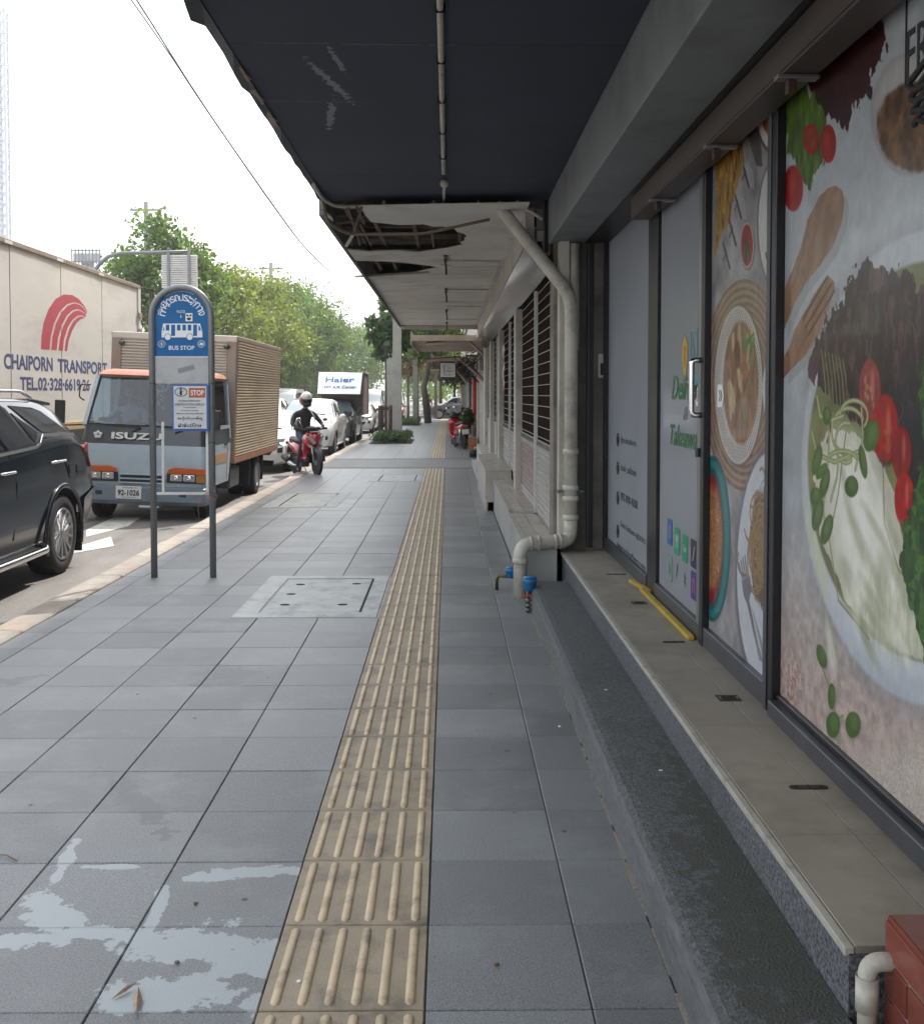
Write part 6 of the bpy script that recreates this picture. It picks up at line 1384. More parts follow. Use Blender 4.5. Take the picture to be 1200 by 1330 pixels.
car('sedan', 'white sedan half hidden between the box truck and the motorcycle rider', 'car', (-3.95, 20.8, -.1), SED, WH, [(1.12, 1.75), (2.85, 3.4)], WS, (.75, 3.2), roll=R(1.5))
car('crossover', 'white crossover directly behind the motorcycle rider', 'car', (-3.72, 26.6, -.1), CRO, (.60, .60, .58), [(1.08, 1.65), (3.1, 3.6)], WC, (.78, 3.15), .31, roll=R(1.5), plate='7กก 1594')
car('sedan', 'small cream white sedan in the queue behind the white sign box pickup', 'car', (-3.78, 42, -.1), SED, (.60, .58, .53), [(1.12, 1.75), (2.85, 3.4)], WS, (.75, 3.2), roll=R(1.5), plate='3ขษ 402')
car('van', 'silver white high roof van behind the cream sedan', 'van', (-3.85, 49, -.1), VAN, (.55, .56, .56), [(.55, 1.25), (4.3, 4.4)], WV, (.7, 3.4), .30, plate='ฮฮ 2847', hl=(.50, .70, .66, .80))
car('red_car', 'red car in the queue seen between the concrete pole and the trees', 'car', (-3.6, 66, -.1), SED, (.35, .03, .04), [(1.12, 1.75), (2.85, 3.4)], WS, (.75, 3.2), plate='4กร 77')
car('van', 'white van with dark windscreen behind the red car', 'van', (-3.9, 73, -.1), VAN, WH, [(.55, 1.25), (4.3, 4.4)], WV, (.7, 3.4), .30, plate='นข 615', hl=(.50, .70, .66, .80))
car('hatchback', 'grey hatchback crossing the side street, seen from its flank', 'car', (-1.35, 68.3, -.1), CRO, (.10, .10, .105), [(1.08, 1.65), (3.1, 3.6)], WC, (.78, 3.15), .31, rz=R(-90), plate='6กม 30', group='cars in the side street')
car('pickup', 'white pickup in the far lane above the white sedan roof', 'pickup', (-6.9, 29, -.1), CRO, WH, [(1.08, 1.65), (3.1, 3.6)], WC, (.78, 3.15), .33, plate='ฒฌ 905', group='vehicles in the far lane')
car('crossover', 'white crossover in the far lane behind the white pickup', 'car', (-6.6, 36, -.1), CRO, (.6, .6, .6), [(1.08, 1.65), (3.1, 3.6)], WC, (.78, 3.15), .31, plate='2กศ 114', group='vehicles in the far lane')
car('van', 'white van with a dark windscreen left of the white sign box', 'van', (-7.0, 42.5, -.1), VAN, WH, [(.55, 1.25), (4.3, 4.4)], WV, (.7, 3.4), .30, plate='ฮห 388', hl=(.50, .70, .66, .80), group='vehicles in the far lane')
# ---- pickup with the white slanting sign box
hp = thing('box_pickup', 'dark pickup carrying a white slanting sign box with blue lettering', 'pickup', (-3.72, 32.3, -.1), group='vehicles queued along the road'); cdk = paint('pickup_paint', (.05, .052, .055))
body(dens(CRO, 3), [(.8, .32, .37), (3.15, .32, .37)], hp, cdk, [(1.08, 1.65)])
for w in WC[:1]: patch(CRO, w, 'side_window', M['car_glass'], hp, .005, sides=(1, -1))
for y in (.8, 3.15):
    for s in (1, -1): wheel(hp, s * .70, y, .32, .2, 'five', s)
for s in (1, -1): MB().box(s * .40, s * .64, -.01, .12, .70, .80).build('headlamp', M['lens'], hp, bevel=.01, local=True); MB().box(s * .80, s * .93, 1.28, 1.36, 1.0, 1.16).build('door_mirror', M['black'], hp, bevel=.01, local=True)
front_box(hp, -.38, .38, -.02, .05, .66, .80, 'grille', M['black'])
a, b, c, d = at_y(415, 483, 34), at_y(470, 486.5, 34), at_y(463, 513, 33.6), at_y(417, 511, 33.6)
xl, xr = a.x + 3.72, b.x + 3.72; zt_, zb_ = a.z + .1, d.z + .1
pr_ = [(1.75, zt_), (4.2, zt_), (4.2, .9), (2.2, .9), (2.1, zb_ - .05), (1.05, zb_ - .03)]
MB().prism([(y, z) for y, z in pr_], lambda u, v, w: (w, u, v), xl, xr).build('cargo_box', mat('box_brown', (.16, .11, .10), .7, var=.2, scale=3), hp, fix=True, local=True)
P0_ = [(xl - .02, 1.72, zt_), (xr + .02, 1.72, zt_ - .02), (xr, .98, zb_ - .02), (xl + .02, .98, zb_)]
MB().add(P0_ + [(x, y + .03, z) for x, y, z in P0_], [(3, 2, 1, 0), (4, 5, 6, 7), (0, 1, 5, 4), (1, 2, 6, 5), (2, 3, 7, 6), (3, 0, 4, 7)]).build('sign_front', M['white_paint'], hp, local=True)
MB().bar((xr + .015, 1.75, zt_), (xr + .015, 4.2, zt_), .05).bar((xr + .015, 4.15, zt_), (xr + .015, 4.15, .9), .05).build('box_frame', M['white_metal'], hp, local=True)
u_ = Vector((1, 0, 0)); v_ = Vector((0, 1.72 - .98, zt_ - zb_)).normalized()
M['lite_blue_ink'] = mat('lite_blue_ink', (.03, .12, .30), .6)
for t_, f_, w_, h_ in (('Haier', .36, .92, .24), ('1307 AIR Center', .70, 1.08, .13)):
    z = zt_ - (zt_ - zb_) * f_; y = 1.72 - .74 * f_; lettering(t_, (xl + (xr - xl) * .50, y - .006, z), u_, v_, w_, h_, M['lite_blue_ink'], hp, bold=.02, local=True, depth=.003)
# ---- white corrugated cargo trailer with the red emblem
tr = thing('cargo_trailer', 'long cream cargo trailer with red swoosh emblem and navy transport lettering', 'truck', (-6.6, 13, -.1))
TX = -5.6; P_TR = mat('trailer_cream', (.55, .535, .50), .5, var=.06, scale=1.5, dirt=(.38, .34, .29), damt=.5, dscale=1.3, stretch=(1, .6, 2.2))
yE = at_x(181, 400, TX).y; zT = at_x(100, 343, TX).z; zB = at_x(150, 545, TX).z
MB().box(TX - 2.05, TX - .012, 7.5, yE - .01, zB, zT - .02).build('cargo_box', P_TR, tr)
js = [7.5] + [at_x(px, 450, TX).y for px in (-60, 14, 80, 133)] + [yE]
for a, b in zip(js[:-1], js[1:]): MB().box(TX - .012, TX, a + .012, b - .012, zB + .02, zT - .06).build('side_panel', P_TR, tr, bevel=.002, seg=1)
for y in js[1:-1]: MB().box(TX - .012, TX - .006, y - .012, y + .012, zB, zT - .05).build('panel_joint', M['frame_grey'], tr)
M['trail_rail'] = mat('trailer_rail', (.30, .25, .20), .5, .3, dirt=(.22, .13, .07), damt=.7, dscale=4)
MB().box(TX - .05, TX + .03, 7.5, yE, zT - .06, zT + .01).build('top_rail', M['trail_rail'], tr, bevel=.01); MB().box(TX - .05, TX + .02, 7.5, yE, zB - .10, zB + .02).build('bottom_rail', mat('ochre_rail', (.42, .30, .14), .6, dirt=(.2, .1, .05), damt=.5), tr, bevel=.006)
for y in js[1:-1]: MB().box(TX - .02, TX + .036, y - .22, y + .02, zT - .055, zT - .015).build('rail_plate', M['white_metal'], tr)
MB().box(TX - .06, TX + .025, yE - .13, yE + .02, zB, zT + .005).build('corner_post', P_TR, tr, bevel=.01)
for f_ in (.18, .36, .55, .75): z = zB + (zT - zB) * f_; z = zT - .25 - f_ * 1.6; MB().box(TX + .02, TX + .05, yE - .16, yE + .03, z - .05, z + .05).build('door_hinge', M['trail_rail'], tr, bevel=.006)
for k in range(3):
    yy = 15.5 + k * .95
    for s in (0, 1): w = wheel(tr, (TX - .2 if s == 0 else TX - 1.9) + 6.6, yy - 13, .42, .24, 'steel', 1 if s == 0 else -1)
MB().box(TX - 1.7, TX - .4, 8, yE - .3, zB - .35, zB - .1).build('chassis', M['black'], tr)
MB().box(TX - 2.0, TX - .08, 4.4, 7.2, .3, 2.7).build('tractor_cab', mat('cab_white', (.6, .6, .6), .4), tr, bevel=.08)
MB().box(TX - .079, TX - .07, 4.9, 5.8, 1.6, 2.4).build('cab_window', M['car_glass'], tr)
for yy in (5.2, 8.3): wheel(tr, TX - .2 + 6.6, yy - 13, .42, .24, 'steel', 1); wheel(tr, TX - 1.9 + 6.6, yy - 13, .42, .24, 'steel', -1)
def side_text(t, pxa, pya, pxb, pyb, h, f=.5, **k):
    a = at_x(pxa, pya, TX + .001); b = at_x(pxb, pyb, TX + .001); u = (b - a).normalized(); u.z = 0; u.normalize(); c = (a + b) / 2
    return lettering(t, c, u, (0, 0, 1), (b - a).length, h, M['navy'], tr, bold=.03, **k)
side_text('CHAIPORN', 5, 468, 68.5, 474, .20); side_text('TRANSPORT', 75, 475, 139, 478.5, .20)
side_text('TEL.02·328·6619·26', 26, 497.5, 116.5, 500.5, .185)
LR = mat('logo_red', (.40, .050, .075), .5, var=.08, scale=5)
Z3 = lambda pts: [at_x(x / 5.115, 300 + y / 5.115, TX + .0015) for x, y in pts]
outer = [(273, 785), (276, 700), (290, 610), (322, 520), (370, 450), (425, 420), (480, 424), (525, 452), (560, 495), (578, 530)]
def band(o1, o2):
    P = Z3(o1 + o2[::-1]); k = len(P); MB().add(P + [p + Vector((-.001, 0, 0)) for p in P], [tuple(range(k)), tuple(reversed(range(k, 2 * k)))]).build('emblem_band', LR, tr, fix=True)
l1 = [(330, 788), (338, 700), (360, 610), (400, 530), (445, 485), (490, 472), (530, 482), (558, 505), (577, 540)]
l1b = [(341, 788), (349, 702), (372, 615), (410, 538), (452, 494), (492, 480), (528, 489), (555, 510), (577, 546)]
l2 = [(376, 792), (386, 710), (410, 625), (445, 560), (480, 527), (515, 517), (545, 528), (572, 553)]
l2b = [(390, 792), (398, 714), (421, 632), (454, 568), (486, 536), (517, 526), (544, 535), (572, 558)]
l3 = [(417, 797), (425, 720), (450, 640), (480, 590), (515, 562), (545, 558), (566, 572)]
l3b = [(430, 797), (438, 724), (461, 648), (489, 598), (520, 571), (545, 566), (562, 577)]
l4 = [(446, 797), (456, 730), (480, 660), (510, 608), (540, 582), (556, 580)]
band(outer, l1); band(l1b, l2); band(l2b, l3); band(l3b, l4)
# ------------------------------------------------------------------ light blue box truck
TK_Y = 12.95; tk = thing('box_truck', 'old light blue cab truck with rusty ribbed tan cargo box', 'truck', (-3.80, TK_Y, -.09)); tk.rotation_euler[1] = R(2.2)
CB = mat('truck_blue', (.38, .45, .50), .3, var=.05, scale=3, coat=.4, dirt=(.22, .25, .26), damt=.4, dscale=3)
CBD = mat('truck_bumper', (.15, .185, .22), .5, var=.1, scale=5, dirt=(.10, .10, .10), damt=.6, dscale=4)
CR = mat('truck_roof', (.40, .17, .11), .45, var=.15, scale=3, dirt=(.48, .30, .22), damt=.6, dscale=3)
def slab(levels, name, m, cap=True, n=5, parent=tk, W=None):
    """loft of rounded-front rectangles: (z, half width, y front, y back, corner radius)"""
    vs = []; k = None
    for (z, hw, yf, yb, r) in levels:
        p = [(-hw, yb)] + [(-hw + r - r * math.cos(R(90 * i / n)), yf + r - r * math.sin(R(90 * i / n))) for i in range(n + 1)]
        p += [(hw - r + r * math.sin(R(90 * i / n)), yf + r - r * math.cos(R(90 * i / n))) for i in range(n + 1)] + [(hw, yb)]
        p.insert(n + 2, (0, yf - .012)); k = len(p); vs += [(x, y, z) for x, y in p]
    fs = []
    for i in range(len(levels) - 1):
        for j in range(k): j2 = (j + 1) % k; fs.append((i * k + j, i * k + j2, (i + 1) * k + j2, (i + 1) * k + j))
    fs += [tuple(reversed(range(k))), tuple((len(levels) - 1) * k + j for j in range(k))]
    o = MB().add(vs, fs, 0, True).build(name, m, parent, fix=True, local=True); smooth_angle(o, 35); return o
HW = .80
slab([(.52, HW - .01, .03, 1.35, .10), (.80, HW, .02, 1.35, .10), (.94, HW, .03, 1.35, .11)], 'front_panel', CB)
slab([(.9405, HW - .005, .035, 1.35, .11), (1.17, HW - .03, .085, 1.35, .12)], 'black_band', mat('band_grey', (.035, .040, .047), .3, coat=.3))
slab([(.42, HW - .02, .04, 1.35, .08), (.52, HW - .012, .035, 1.35, .09)], 'grille_panel', CB)
slab([(.20, HW - .03, .02, .5, .08), (.25, HW, -.03, .5, .09), (.41, HW, -.03, .5, .09), (.43, HW - .01, -.0, .5, .08)], 'bumper', CBD)
slab([(1.765, HW - .09, .38, 1.33, .14), (1.80, HW - .075, .34, 1.34, .15), (1.85, HW - .11, .40, 1.32, .18), (1.875, HW - .2, .5, 1.25, .2)], 'roof', CR)
# cab shell: pillars, rear wall, doors
for s in (-1, 1):
    MB().bar((s * (HW - .045), .12, 1.16), (s * (HW - .10), .42, 1.78), .05, .045).build('windscreen_pillar', CB, tk, local=True)
    MB().bar((s * (HW - .02), 1.32, 1.0), (s * (HW - .09), 1.32, 1.78), .05).build('rear_pillar', CB, tk, local=True)
    MB().bar((s * (HW - .03), .14, 1.16), (s * (HW - .03), 1.32, 1.16), .045).build('door_rail', CB, tk, local=True)
    MB().add([(s * (HW - .03), .16, 1.18), (s * (HW - .03), 1.3, 1.18), (s * (HW - .09), 1.3, 1.76), (s * (HW - .09), .44, 1.76)], [(0, 1, 2, 3)]).build('door_window', M['glass'], tk, local=True)
    sx = s * HW
    MB().box(min(sx, sx + s * .004), max(sx, sx + s * .004), .30, .305, .45, 1.14).box(min(sx, sx + s * .004), max(sx, sx + s * .004), 1.15, 1.155, .45, 1.14).build('door_seam', M['seam'], tk, local=True)
    MB().box(min(sx, sx + s * .012), max(sx, sx + s * .012), .95, 1.08, .92, .95).build('door_handle', M['black'], tk, local=True)
    MB().box(min(sx, sx + s * .003), max(sx, sx + s * .003), .12, 1.1, .70, .82).build('side_stripe', mat('stripe_tan', (.38, .22, .10), .5), tk, local=True)
MB().box(-HW + .06, HW - .06, 1.31, 1.34, 1.1, 1.8).build('cab_rear_wall', mat('cab_inside', (.10, .10, .10), .8), tk, local=True)
gv = [(-(HW - .07), .125, 1.175), ((HW - .07), .125, 1.175), ((HW - .13), .415, 1.765), (-(HW - .13), .415, 1.765)]; gm_ = (0, .085, 1.172), (0, .375, 1.768)
MB().add([gv[0], gm_[0], gv[1], gv[2], gm_[1], gv[3]], [(0, 1, 4, 5), (1, 2, 3, 4)], 0, True).build('windscreen', glass_mat('truck_windscreen', (.42, .54, .66), .3, .03), tk, local=True)
mb = MB()
for a, b in ((gv[0], gm_[0]), (gm_[0], gv[1]), (gv[1], gv[2]), (gv[2], gm_[1]), (gm_[1], gv[3]), (gv[3], gv[0])): mb.bar(Vector(a) + Vector((0, -.006, 0)), Vector(b) + Vector((0, -.006, 0)), .022, .02)
mb.build('windscreen_seal', M['black'], tk, local=True)
MB().box(-.70, .70, .16, .42, 1.13, 1.16).build('dashboard', M['grey_metal'], tk, bevel=.02, local=True)
for x in (-.42, .38): MB().box(x - .24, x + .24, 1.05, 1.17, .9, 1.5).build('seat_back', M['black'], tk, bevel=.04, local=True)
MB().tube([(.40 + .17 * math.cos(t), .45 + .05 * math.sin(t), 1.20 + .13 * math.sin(t)) for t in np.linspace(0, 2 * PI, 25)[:-1]], .012, 8, closed=True).build('steering_wheel', M['black'], tk, local=True)
MB().box(.02, .12, .20, .30, 1.16, 1.22).box(-.6, -.40, .2, .34, 1.16, 1.20).box(.5, .66, .2, .3, 1.16, 1.23).build('dashboard_items', M['white_metal'], tk, local=True).data.name = 'dash'
gl_ = thing('garland', 'white hanging flower garland behind the windscreen of the box truck', 'garland', (-3.78, TK_Y + .42, 1.6)); mb = MB(); rr_ = random.Random(4)
for i in range(12): mb.ball((-3.66 + .035 * math.sin(i * 1.3), TK_Y + .45, 1.60 - i * .028), .018, 7)
for i in range(14): mb.ball((-3.66 + .10 * math.cos(PI + PI * i / 13), TK_Y + .45, 1.60 - .09 * math.sin(PI * i / 13)), .015, 7)
mb.build('blossom', M['white_metal'], gl_)['kind'] = 'stuff'
# wipers, mirrors, emblem, lettering
for x0, x1 in ((-.60, -.05), (.0, .48)): MB().bar((x0, .07, 1.185), (x1, .04, 1.150 + (x1 - x0) * .01), .010, .014).bar((x1, .04, 1.15), (x1 - .10, .05, 1.10), .016).build('wiper', M['black'], tk, local=True)
lettering('ISUZU', (-.08, .012, 1.045), (1, 0, 0), (0, .22, 1), .62, .085, M['white_metal'], tk, bold=.03, local=True, depth=.012)
mb = MB()
for i in range(5): a = 2 * PI * i / 5 + .3; mb.ball((-.565 + .035 * math.cos(a), .032, 1.05 + .028 * math.sin(a)), (.024, .01, .022), 8)
mb.box(-.60, -.53, .02, .035, 1.01, 1.03); mb.build('flower_emblem', M['white_metal'], tk, local=True)
MB().tube(bend([(-.76, .30, 1.66), (-.86, .22, 1.66), (-.86, .18, 1.50), (-.80, .2, 1.46)], .03, 4), .009, 8).build('mirror_arm', M['black'], tk, local=True)
MB().tube(bend([(-.78, .10, 1.16), (-1.00, .02, 1.15), (-1.02, .0, 1.22)], .03, 4), .010, 8).build('mirror_arm', M['black'], tk, local=True)
MB().box(-1.09, -.965, -.02, .02, 1.17, 1.46).build('door_mirror', M['black'], tk, bevel=.012, local=True)
MB().tube(bend([(.78, .16, 1.16), (.90, .06, 1.16), (.91, .04, 1.25)], .03, 4), .010, 8).build('mirror_arm', M['black'], tk, local=True); MB().box(.85, .94, -.0, .05, 1.16, 1.40).build('door_mirror', M['black'], tk, bevel=.012, local=True)
# lamps, grille, plate
for s in (-1, 1):
    X0, X1 = s * .30, s * .775
    MB().prism([(X0 * 1.02, .598), (X1, .598), (X1, .66), (X0 * 1.35, .675), (X0 * 1.1, .65)], lambda u, v, w: (u, w + (.012 if abs(u) > .7 else 0), v), -.022, .06).build('indicator', M['orange_lens'], tk, fix=True, local=True)
    front_box(tk, min(X0, X1) + (0 if s > 0 else .0), max(X0, X1), .004, .05, .48, .605, 'lamp_housing', M['black'])
    for c in (.42, .58): front_box(tk, s * c - .072, s * c + .072, -.008, .02, .505, .592, 'headlamp', M['lens'], .012); MB().lathe([(.034, 0), (.026, -.004), (.0001, -.006)], (s * c, -.009, .55), 'y', 14).build('lamp_bowl', M['chrome'], tk, local=True)
    front_box(tk, min(s * .665, s * .785), max(s * .665, s * .785), -.0, .10, .49, .60, 'side_lamp', mat('amber_lens', (.32, .16, .05), .2, coat=.5), .01)
for z in (.545, .495): front_box(tk, -.27, .27, .008, .05, z - .014, z + .016, 'grille_slot', M['black'], .004)
for z in (.575, .52, .47): front_box(tk, -.285, .285, -.008, .03, z - .008, z + .008, 'grille_bar', CB, .004)
for s in (-1, 1): front_box(tk, min(s * .34, s * .56), max(s * .34, s * .56), -.034, .02, .31, .37, 'bumper_vent', M['black'], .006)
front_box(tk, -.30, .015, -.062, -.046, .275, .43, 'number_plate', M['plate'], .003)
lettering('92-1026', (-.142, -.0635, .350), (1, 0, 0), (0, 0, 1), .265, .075, M['ink'], tk, bold=.03, local=True); lettering('THAILAND  81', (-.13, -.0635, .412), (1, 0, 0), (0, 0, 1), .18, .016, M['ink'], tk, local=True); lettering('กรุงเทพมหานคร', (-.14, -.0635, .292), (1, 0, 0), (0, 0, 1), .17, .014, M['ink'], tk, local=True)
front_box(tk, -.02, .22, -.04, .1, .17, .195, 'valance_bar', M['white_metal'], .003)
# cargo box: corner posts and pressed ribs
BX0, BX1, BY0, BY1, BZ0, BZ1 = -.93, .80, 1.60, 5.35, .66, 2.40
TAN = mat('box_tan', (.58, .48, .35), .45, .1, var=.08, scale=2, dirt=(.33, .19, .10), damt=.6, dscale=1.6, stretch=(1, .4, 1.6)); FR_ = mat('box_front_cream', (.56, .52, .45), .5, .1, var=.06, scale=3, dirt=(.30, .26, .21), damt=.5, dscale=2)
n = 40; h = (BZ1 - BZ0 - .12) / n
def ribs_(axis, a0, a1, c, sgn, m):
    mb = MB()
    for i in range(n):
        z = BZ0 + .06 + i * h; q = [(0, z), (.0, z + h * .18), (.028, z + h * .30), (.028, z + h * .66), (0, z + h * .80), (0, z + h)]
        for (d0, z0), (d1, z1) in zip(q[:-1], q[1:]):
            if axis == 'y': mb.add([(c + sgn * d0, a0, z0), (c + sgn * d0, a1, z0), (c + sgn * d1, a1, z1), (c + sgn * d1, a0, z1)], [(0, 1, 2, 3)])
            else: mb.add([(a0, c + sgn * d0, z0), (a1, c + sgn * d0, z0), (a1, c + sgn * d1, z1), (a0, c + sgn * d1, z1)], [(0, 1, 2, 3)])
    o = mb.build('ribbed_panel', m, tk, fix=True, local=True); o['kind'] = 'stuff'
ribs_('y', BY0 + .06, BY1 - .05, BX1 - .02, 1, TAN); ribs_('y', BY0 + .06, BY1 - .05, BX0 + .02, -1, TAN); ribs_('x', BX0 + .14, BX1 - .14, BY0 + .02, -1, FR_)
MB().box(BX0 + .03, BX1 - .03, BY0 + .03, BY1 - .02, BZ0, BZ1 - .02).build('cargo_box', TAN, tk, local=True)
RU = mat('post_rusty', (.30, .25, .20), .5, .3, dirt=(.36, .12, .04), damt=.8, dscale=3, var=.1, scale=6)
for x in (BX0, BX1):
    s = 1 if x < 0 else -1
    MB().box(min(x, x + s * .14), max(x, x + s * .14), BY0 - .01, BY0 + .07, BZ0 - .02, BZ1).build('corner_post', RU, tk, bevel=.015, local=True)
    MB().box(min(x, x + s * .05), max(x, x + s * .05), BY1 - .06, BY1, BZ0 - .02, BZ1).build('corner_post', RU, tk, bevel=.01, local=True)
    MB().box(min(x - s * .008, x + s * .05), max(x - s * .008, x + s * .05), BY0, BY1, BZ1 - .065, BZ1 + .005).build('top_rail', RU, tk, bevel=.012, local=True)
    MB().box(min(x - s * .006, x + s * .05), max(x - s * .006, x + s * .05), BY0, BY1, BZ0 - .03, BZ0 + .06).build('bottom_rail', mat('bottom_rust', (.28, .15, .09), .6, .2, var=.2, scale=6, dirt=(.40, .12, .04), damt=.9, dscale=3), tk, bevel=.01, local=True)
MB().box(BX0, BX1, BY0 - .012, BY0 + .05, BZ1 - .09, BZ1 + .004).build('top_rail', FR_, tk, bevel=.015, local=True)
GL = mat('green_lamp', (.01, .07, .03), .2, coat=.5)
for x in (-.78, -.32, .66): MB().ball((x, BY0 - .035, BZ1 - .15), (.045, .03, .035), 10).build('marker_lamp', GL, tk, local=True)
MB().box(-.45, -.30, 1.3, BY1 - .1, .45, .62).box(.25, .40, 1.3, BY1 - .1, .45, .62).build('chassis_rail', M['black'], tk, local=True)
for y in (1.9, 3.0, 4.4, 5.0): MB().box(-.75, .75, y, y + .08, .60, .66).build('cross_member', M['black'], tk, local=True)
MB().box(.42, .72, 1.75, 2.45, .26, .56).build('fuel_tank', M['frame_grey'], tk, bevel=.04, local=True)
MB().box(.45, .74, 3.1, 3.13, .2, .62).box(.45, .74, 4.25, 4.28, .2, .62).build('mud_flap', M['black'], tk, local=True)
MB().box(-.75, .75, 5.2, 5.3, .35, .45).build('rear_bumper', M['black'], tk, local=True)
for s in (-1, 1):
    MB().lathe([(.37, -.12 * s), (.37, .02 * s)], (s * .70, .62, .33), 'x', 24).build('wheel_well', M['dark'], tk, local=True)
    w = wheel(tk, s * .64, .62, .32, .20, 'steel', s); w.rotation_euler[1] = 0
    for k in (0, 1): wheel(tk, s * (.66 - k * .24), 3.70, .32, .20, 'steel', s)
# ------------------------------------------------------------------ people: one skinned figure each
def figure(joints, edges, radii, root_j, root, mats, classify, name='body', sub=2, mw=None):
    ks = list(joints); me = bpy.data.meshes.new(name); me.from_pydata([tuple(joints[k]) for k in ks], [(ks.index(a), ks.index(b)) for a, b in edges], [])
    o = bpy.data.objects.new(name, me); COL.objects.link(o); o.modifiers.new('skin', 'SKIN'); sk = me.skin_vertices[0].data
    for i, k in enumerate(ks): r = radii[k]; sk[i].radius = (r, r) if not isinstance(r, tuple) else r; sk[i].use_root = (k == root_j)
    s = o.modifiers.new('s', 'SUBSURF'); s.levels = s.render_levels = sub
    dg = bpy.context.evaluated_depsgraph_get(); m2 = bpy.data.meshes.new_from_object(o.evaluated_get(dg)); bpy.data.objects.remove(o)
    m2.materials.clear()
    for m in mats: m2.materials.append(m)
    for p in m2.polygons: p.material_index = classify(p.center); p.use_smooth = True
    return link(name, m2, root, local=True)
def limbs(j, r, hip, kneeL, kneeR, footL, footR, toeL, toeR, chest, neck, head, shL, shR, elL, elR, haL, haR, s=.87):
    J = dict(hip=hip, chest=chest, neck=neck, head=head, shL=shL, shR=shR, elL=elL, elR=elR, haL=haL, haR=haR, knL=kneeL, knR=kneeR, ftL=footL, ftR=footR, toL=toeL, toR=toeR)
    hv = Vector(hip); J['thL'] = hv + (Vector(kneeL) - hv) * .16 + Vector((-.075, 0, -.01)); J['thR'] = hv + (Vector(kneeR) - hv) * .16 + Vector((.075, 0, -.01))
    J['mid'] = (Vector(hip) + Vector(chest)) / 2
    E = [('hip', 'mid'), ('mid', 'chest'), ('chest', 'neck'), ('neck', 'head'), ('chest', 'shL'), ('chest', 'shR'), ('shL', 'elL'), ('shR', 'elR'), ('elL', 'haL'), ('elR', 'haR'), ('hip', 'thL'), ('hip', 'thR'), ('thL', 'knL'), ('thR', 'knR'), ('knL', 'ftL'), ('knR', 'ftR'), ('ftL', 'toL'), ('ftR', 'toR')]
    Rr = dict(hip=.125, mid=.12, chest=.135, neck=.052, head=.045, shL=.062, shR=.062, elL=.045, elR=.045, haL=.030, haR=.030, thL=.085, thR=.085, knL=.06, knR=.06, ftL=.042, ftR=.042, toL=.032, toR=.032)
    Rr.update(r or {}); return J, E, {k: v * s for k, v in Rr.items()}
SKIN = mat('skin', (.32, .17, .10), .5)
def hand(root, p, d, side=1, m=None, s=.87, glove=None):
    """palm with four curled fingers and a thumb round a grip"""
    p = Vector(p); d = Vector(d).normalized(); mb = MB(); up = Vector((0, 0, 1)); lat = d.cross(up).normalized()
    mb.ball(p, (.036 * s, .045 * s, .02 * s), 10)
    for i, L in enumerate((.9, 1.0, .95, .75)):
        o = p + lat * (i - 1.5) * .02 * s + d * .03 * s
        mb.tube([o, o + d * .03 * s * L, o + d * .045 * s * L - up * .02 * s, o + d * .03 * s - up * .04 * s], [.0095 * s, .009 * s, .008 * s, .006 * s], 6)
    mb.tube([p - lat * side * .03 * s, p - lat * side * .045 * s + d * .02 * s - up * .01 * s, p - lat * side * .03 * s + d * .035 * s - up * .025 * s], [.011 * s, .010 * s, .007 * s], 6)
    mb.build('hand', m or SKIN, root, local=True)
def head(root, c, r=.10, m=SKIN, hair=None, turn=0, face=True):
    Mt = Matrix.Rotation(turn, 3, 'Z'); c = Vector(c)
    mb = MB().ball(c, (r * .80, r * .95, r * 1.15), 16)
    mb.ball(c + Mt @ Vector((0, -r * .93, -.05 * r)), (r * .12, r * .2, r * .2), 8)
    for s in (-1, 1): mb.ball(c + Mt @ Vector((s * r * .8, 0, 0)), (r * .1, r * .2, r * .28), 8)
    mb.build('head', m, root, local=True)
    e = MB()
    for s in (-1, 1): e.ball(c + Mt @ Vector((s * r * .32, -r * .84, r * .12)), r * .10, 6)
    e.ball(c + Mt @ Vector((0, -r * .80, -r * .48)), (r * .28, r * .08, r * .06), 6); e.build('face', M['ink'], root, local=True)
    if hair: MB().ball(c + Mt @ Vector((0, r * .12, r * .22)), (r * .88, r * 1.0, r * 1.02), 14).build('hair', hair, root, local=True)
HAIR = mat('black_hair', (.012, .010, .010), .5)
# driver
dv = thing('person', 'driver in a pale grey shirt at the wheel of the light blue truck', 'person', (-3.80, TK_Y, -.09)); dv.rotation_euler[1] = R(2.2)
dx = -.42 + .0
SH = mat('grey_shirt', (.30, .32, .34), .8)
J, E, Rr = limbs(None, None, (dx, .92, .95), (dx - .12, .5, .98), (dx + .12, .5, .98), (dx - .12, .42, .62), (dx + .12, .42, .62), (dx - .12, .32, .60), (dx + .12, .32, .60), (dx, .93, 1.30), (dx, .91, 1.44), (dx, .89, 1.50), (dx - .17, .92, 1.33), (dx + .17, .92, 1.33), (dx - .26, .70, 1.20), (dx + .24, .70, 1.16), (dx - .22, .42, 1.24), (dx + .14, .46, 1.22))
figure(J, E, Rr, 'hip', dv, [SH, SKIN], lambda c: 1 if c.y < .60 or c.z > 1.42 else 0)
head(dv, (dx, .87, 1.57), .10, hair=HAIR); hand(dv, (dx - .22, .41, 1.24), (0, -1, 0)); hand(dv, (dx + .14, .45, 1.22), (0, -1, 0))
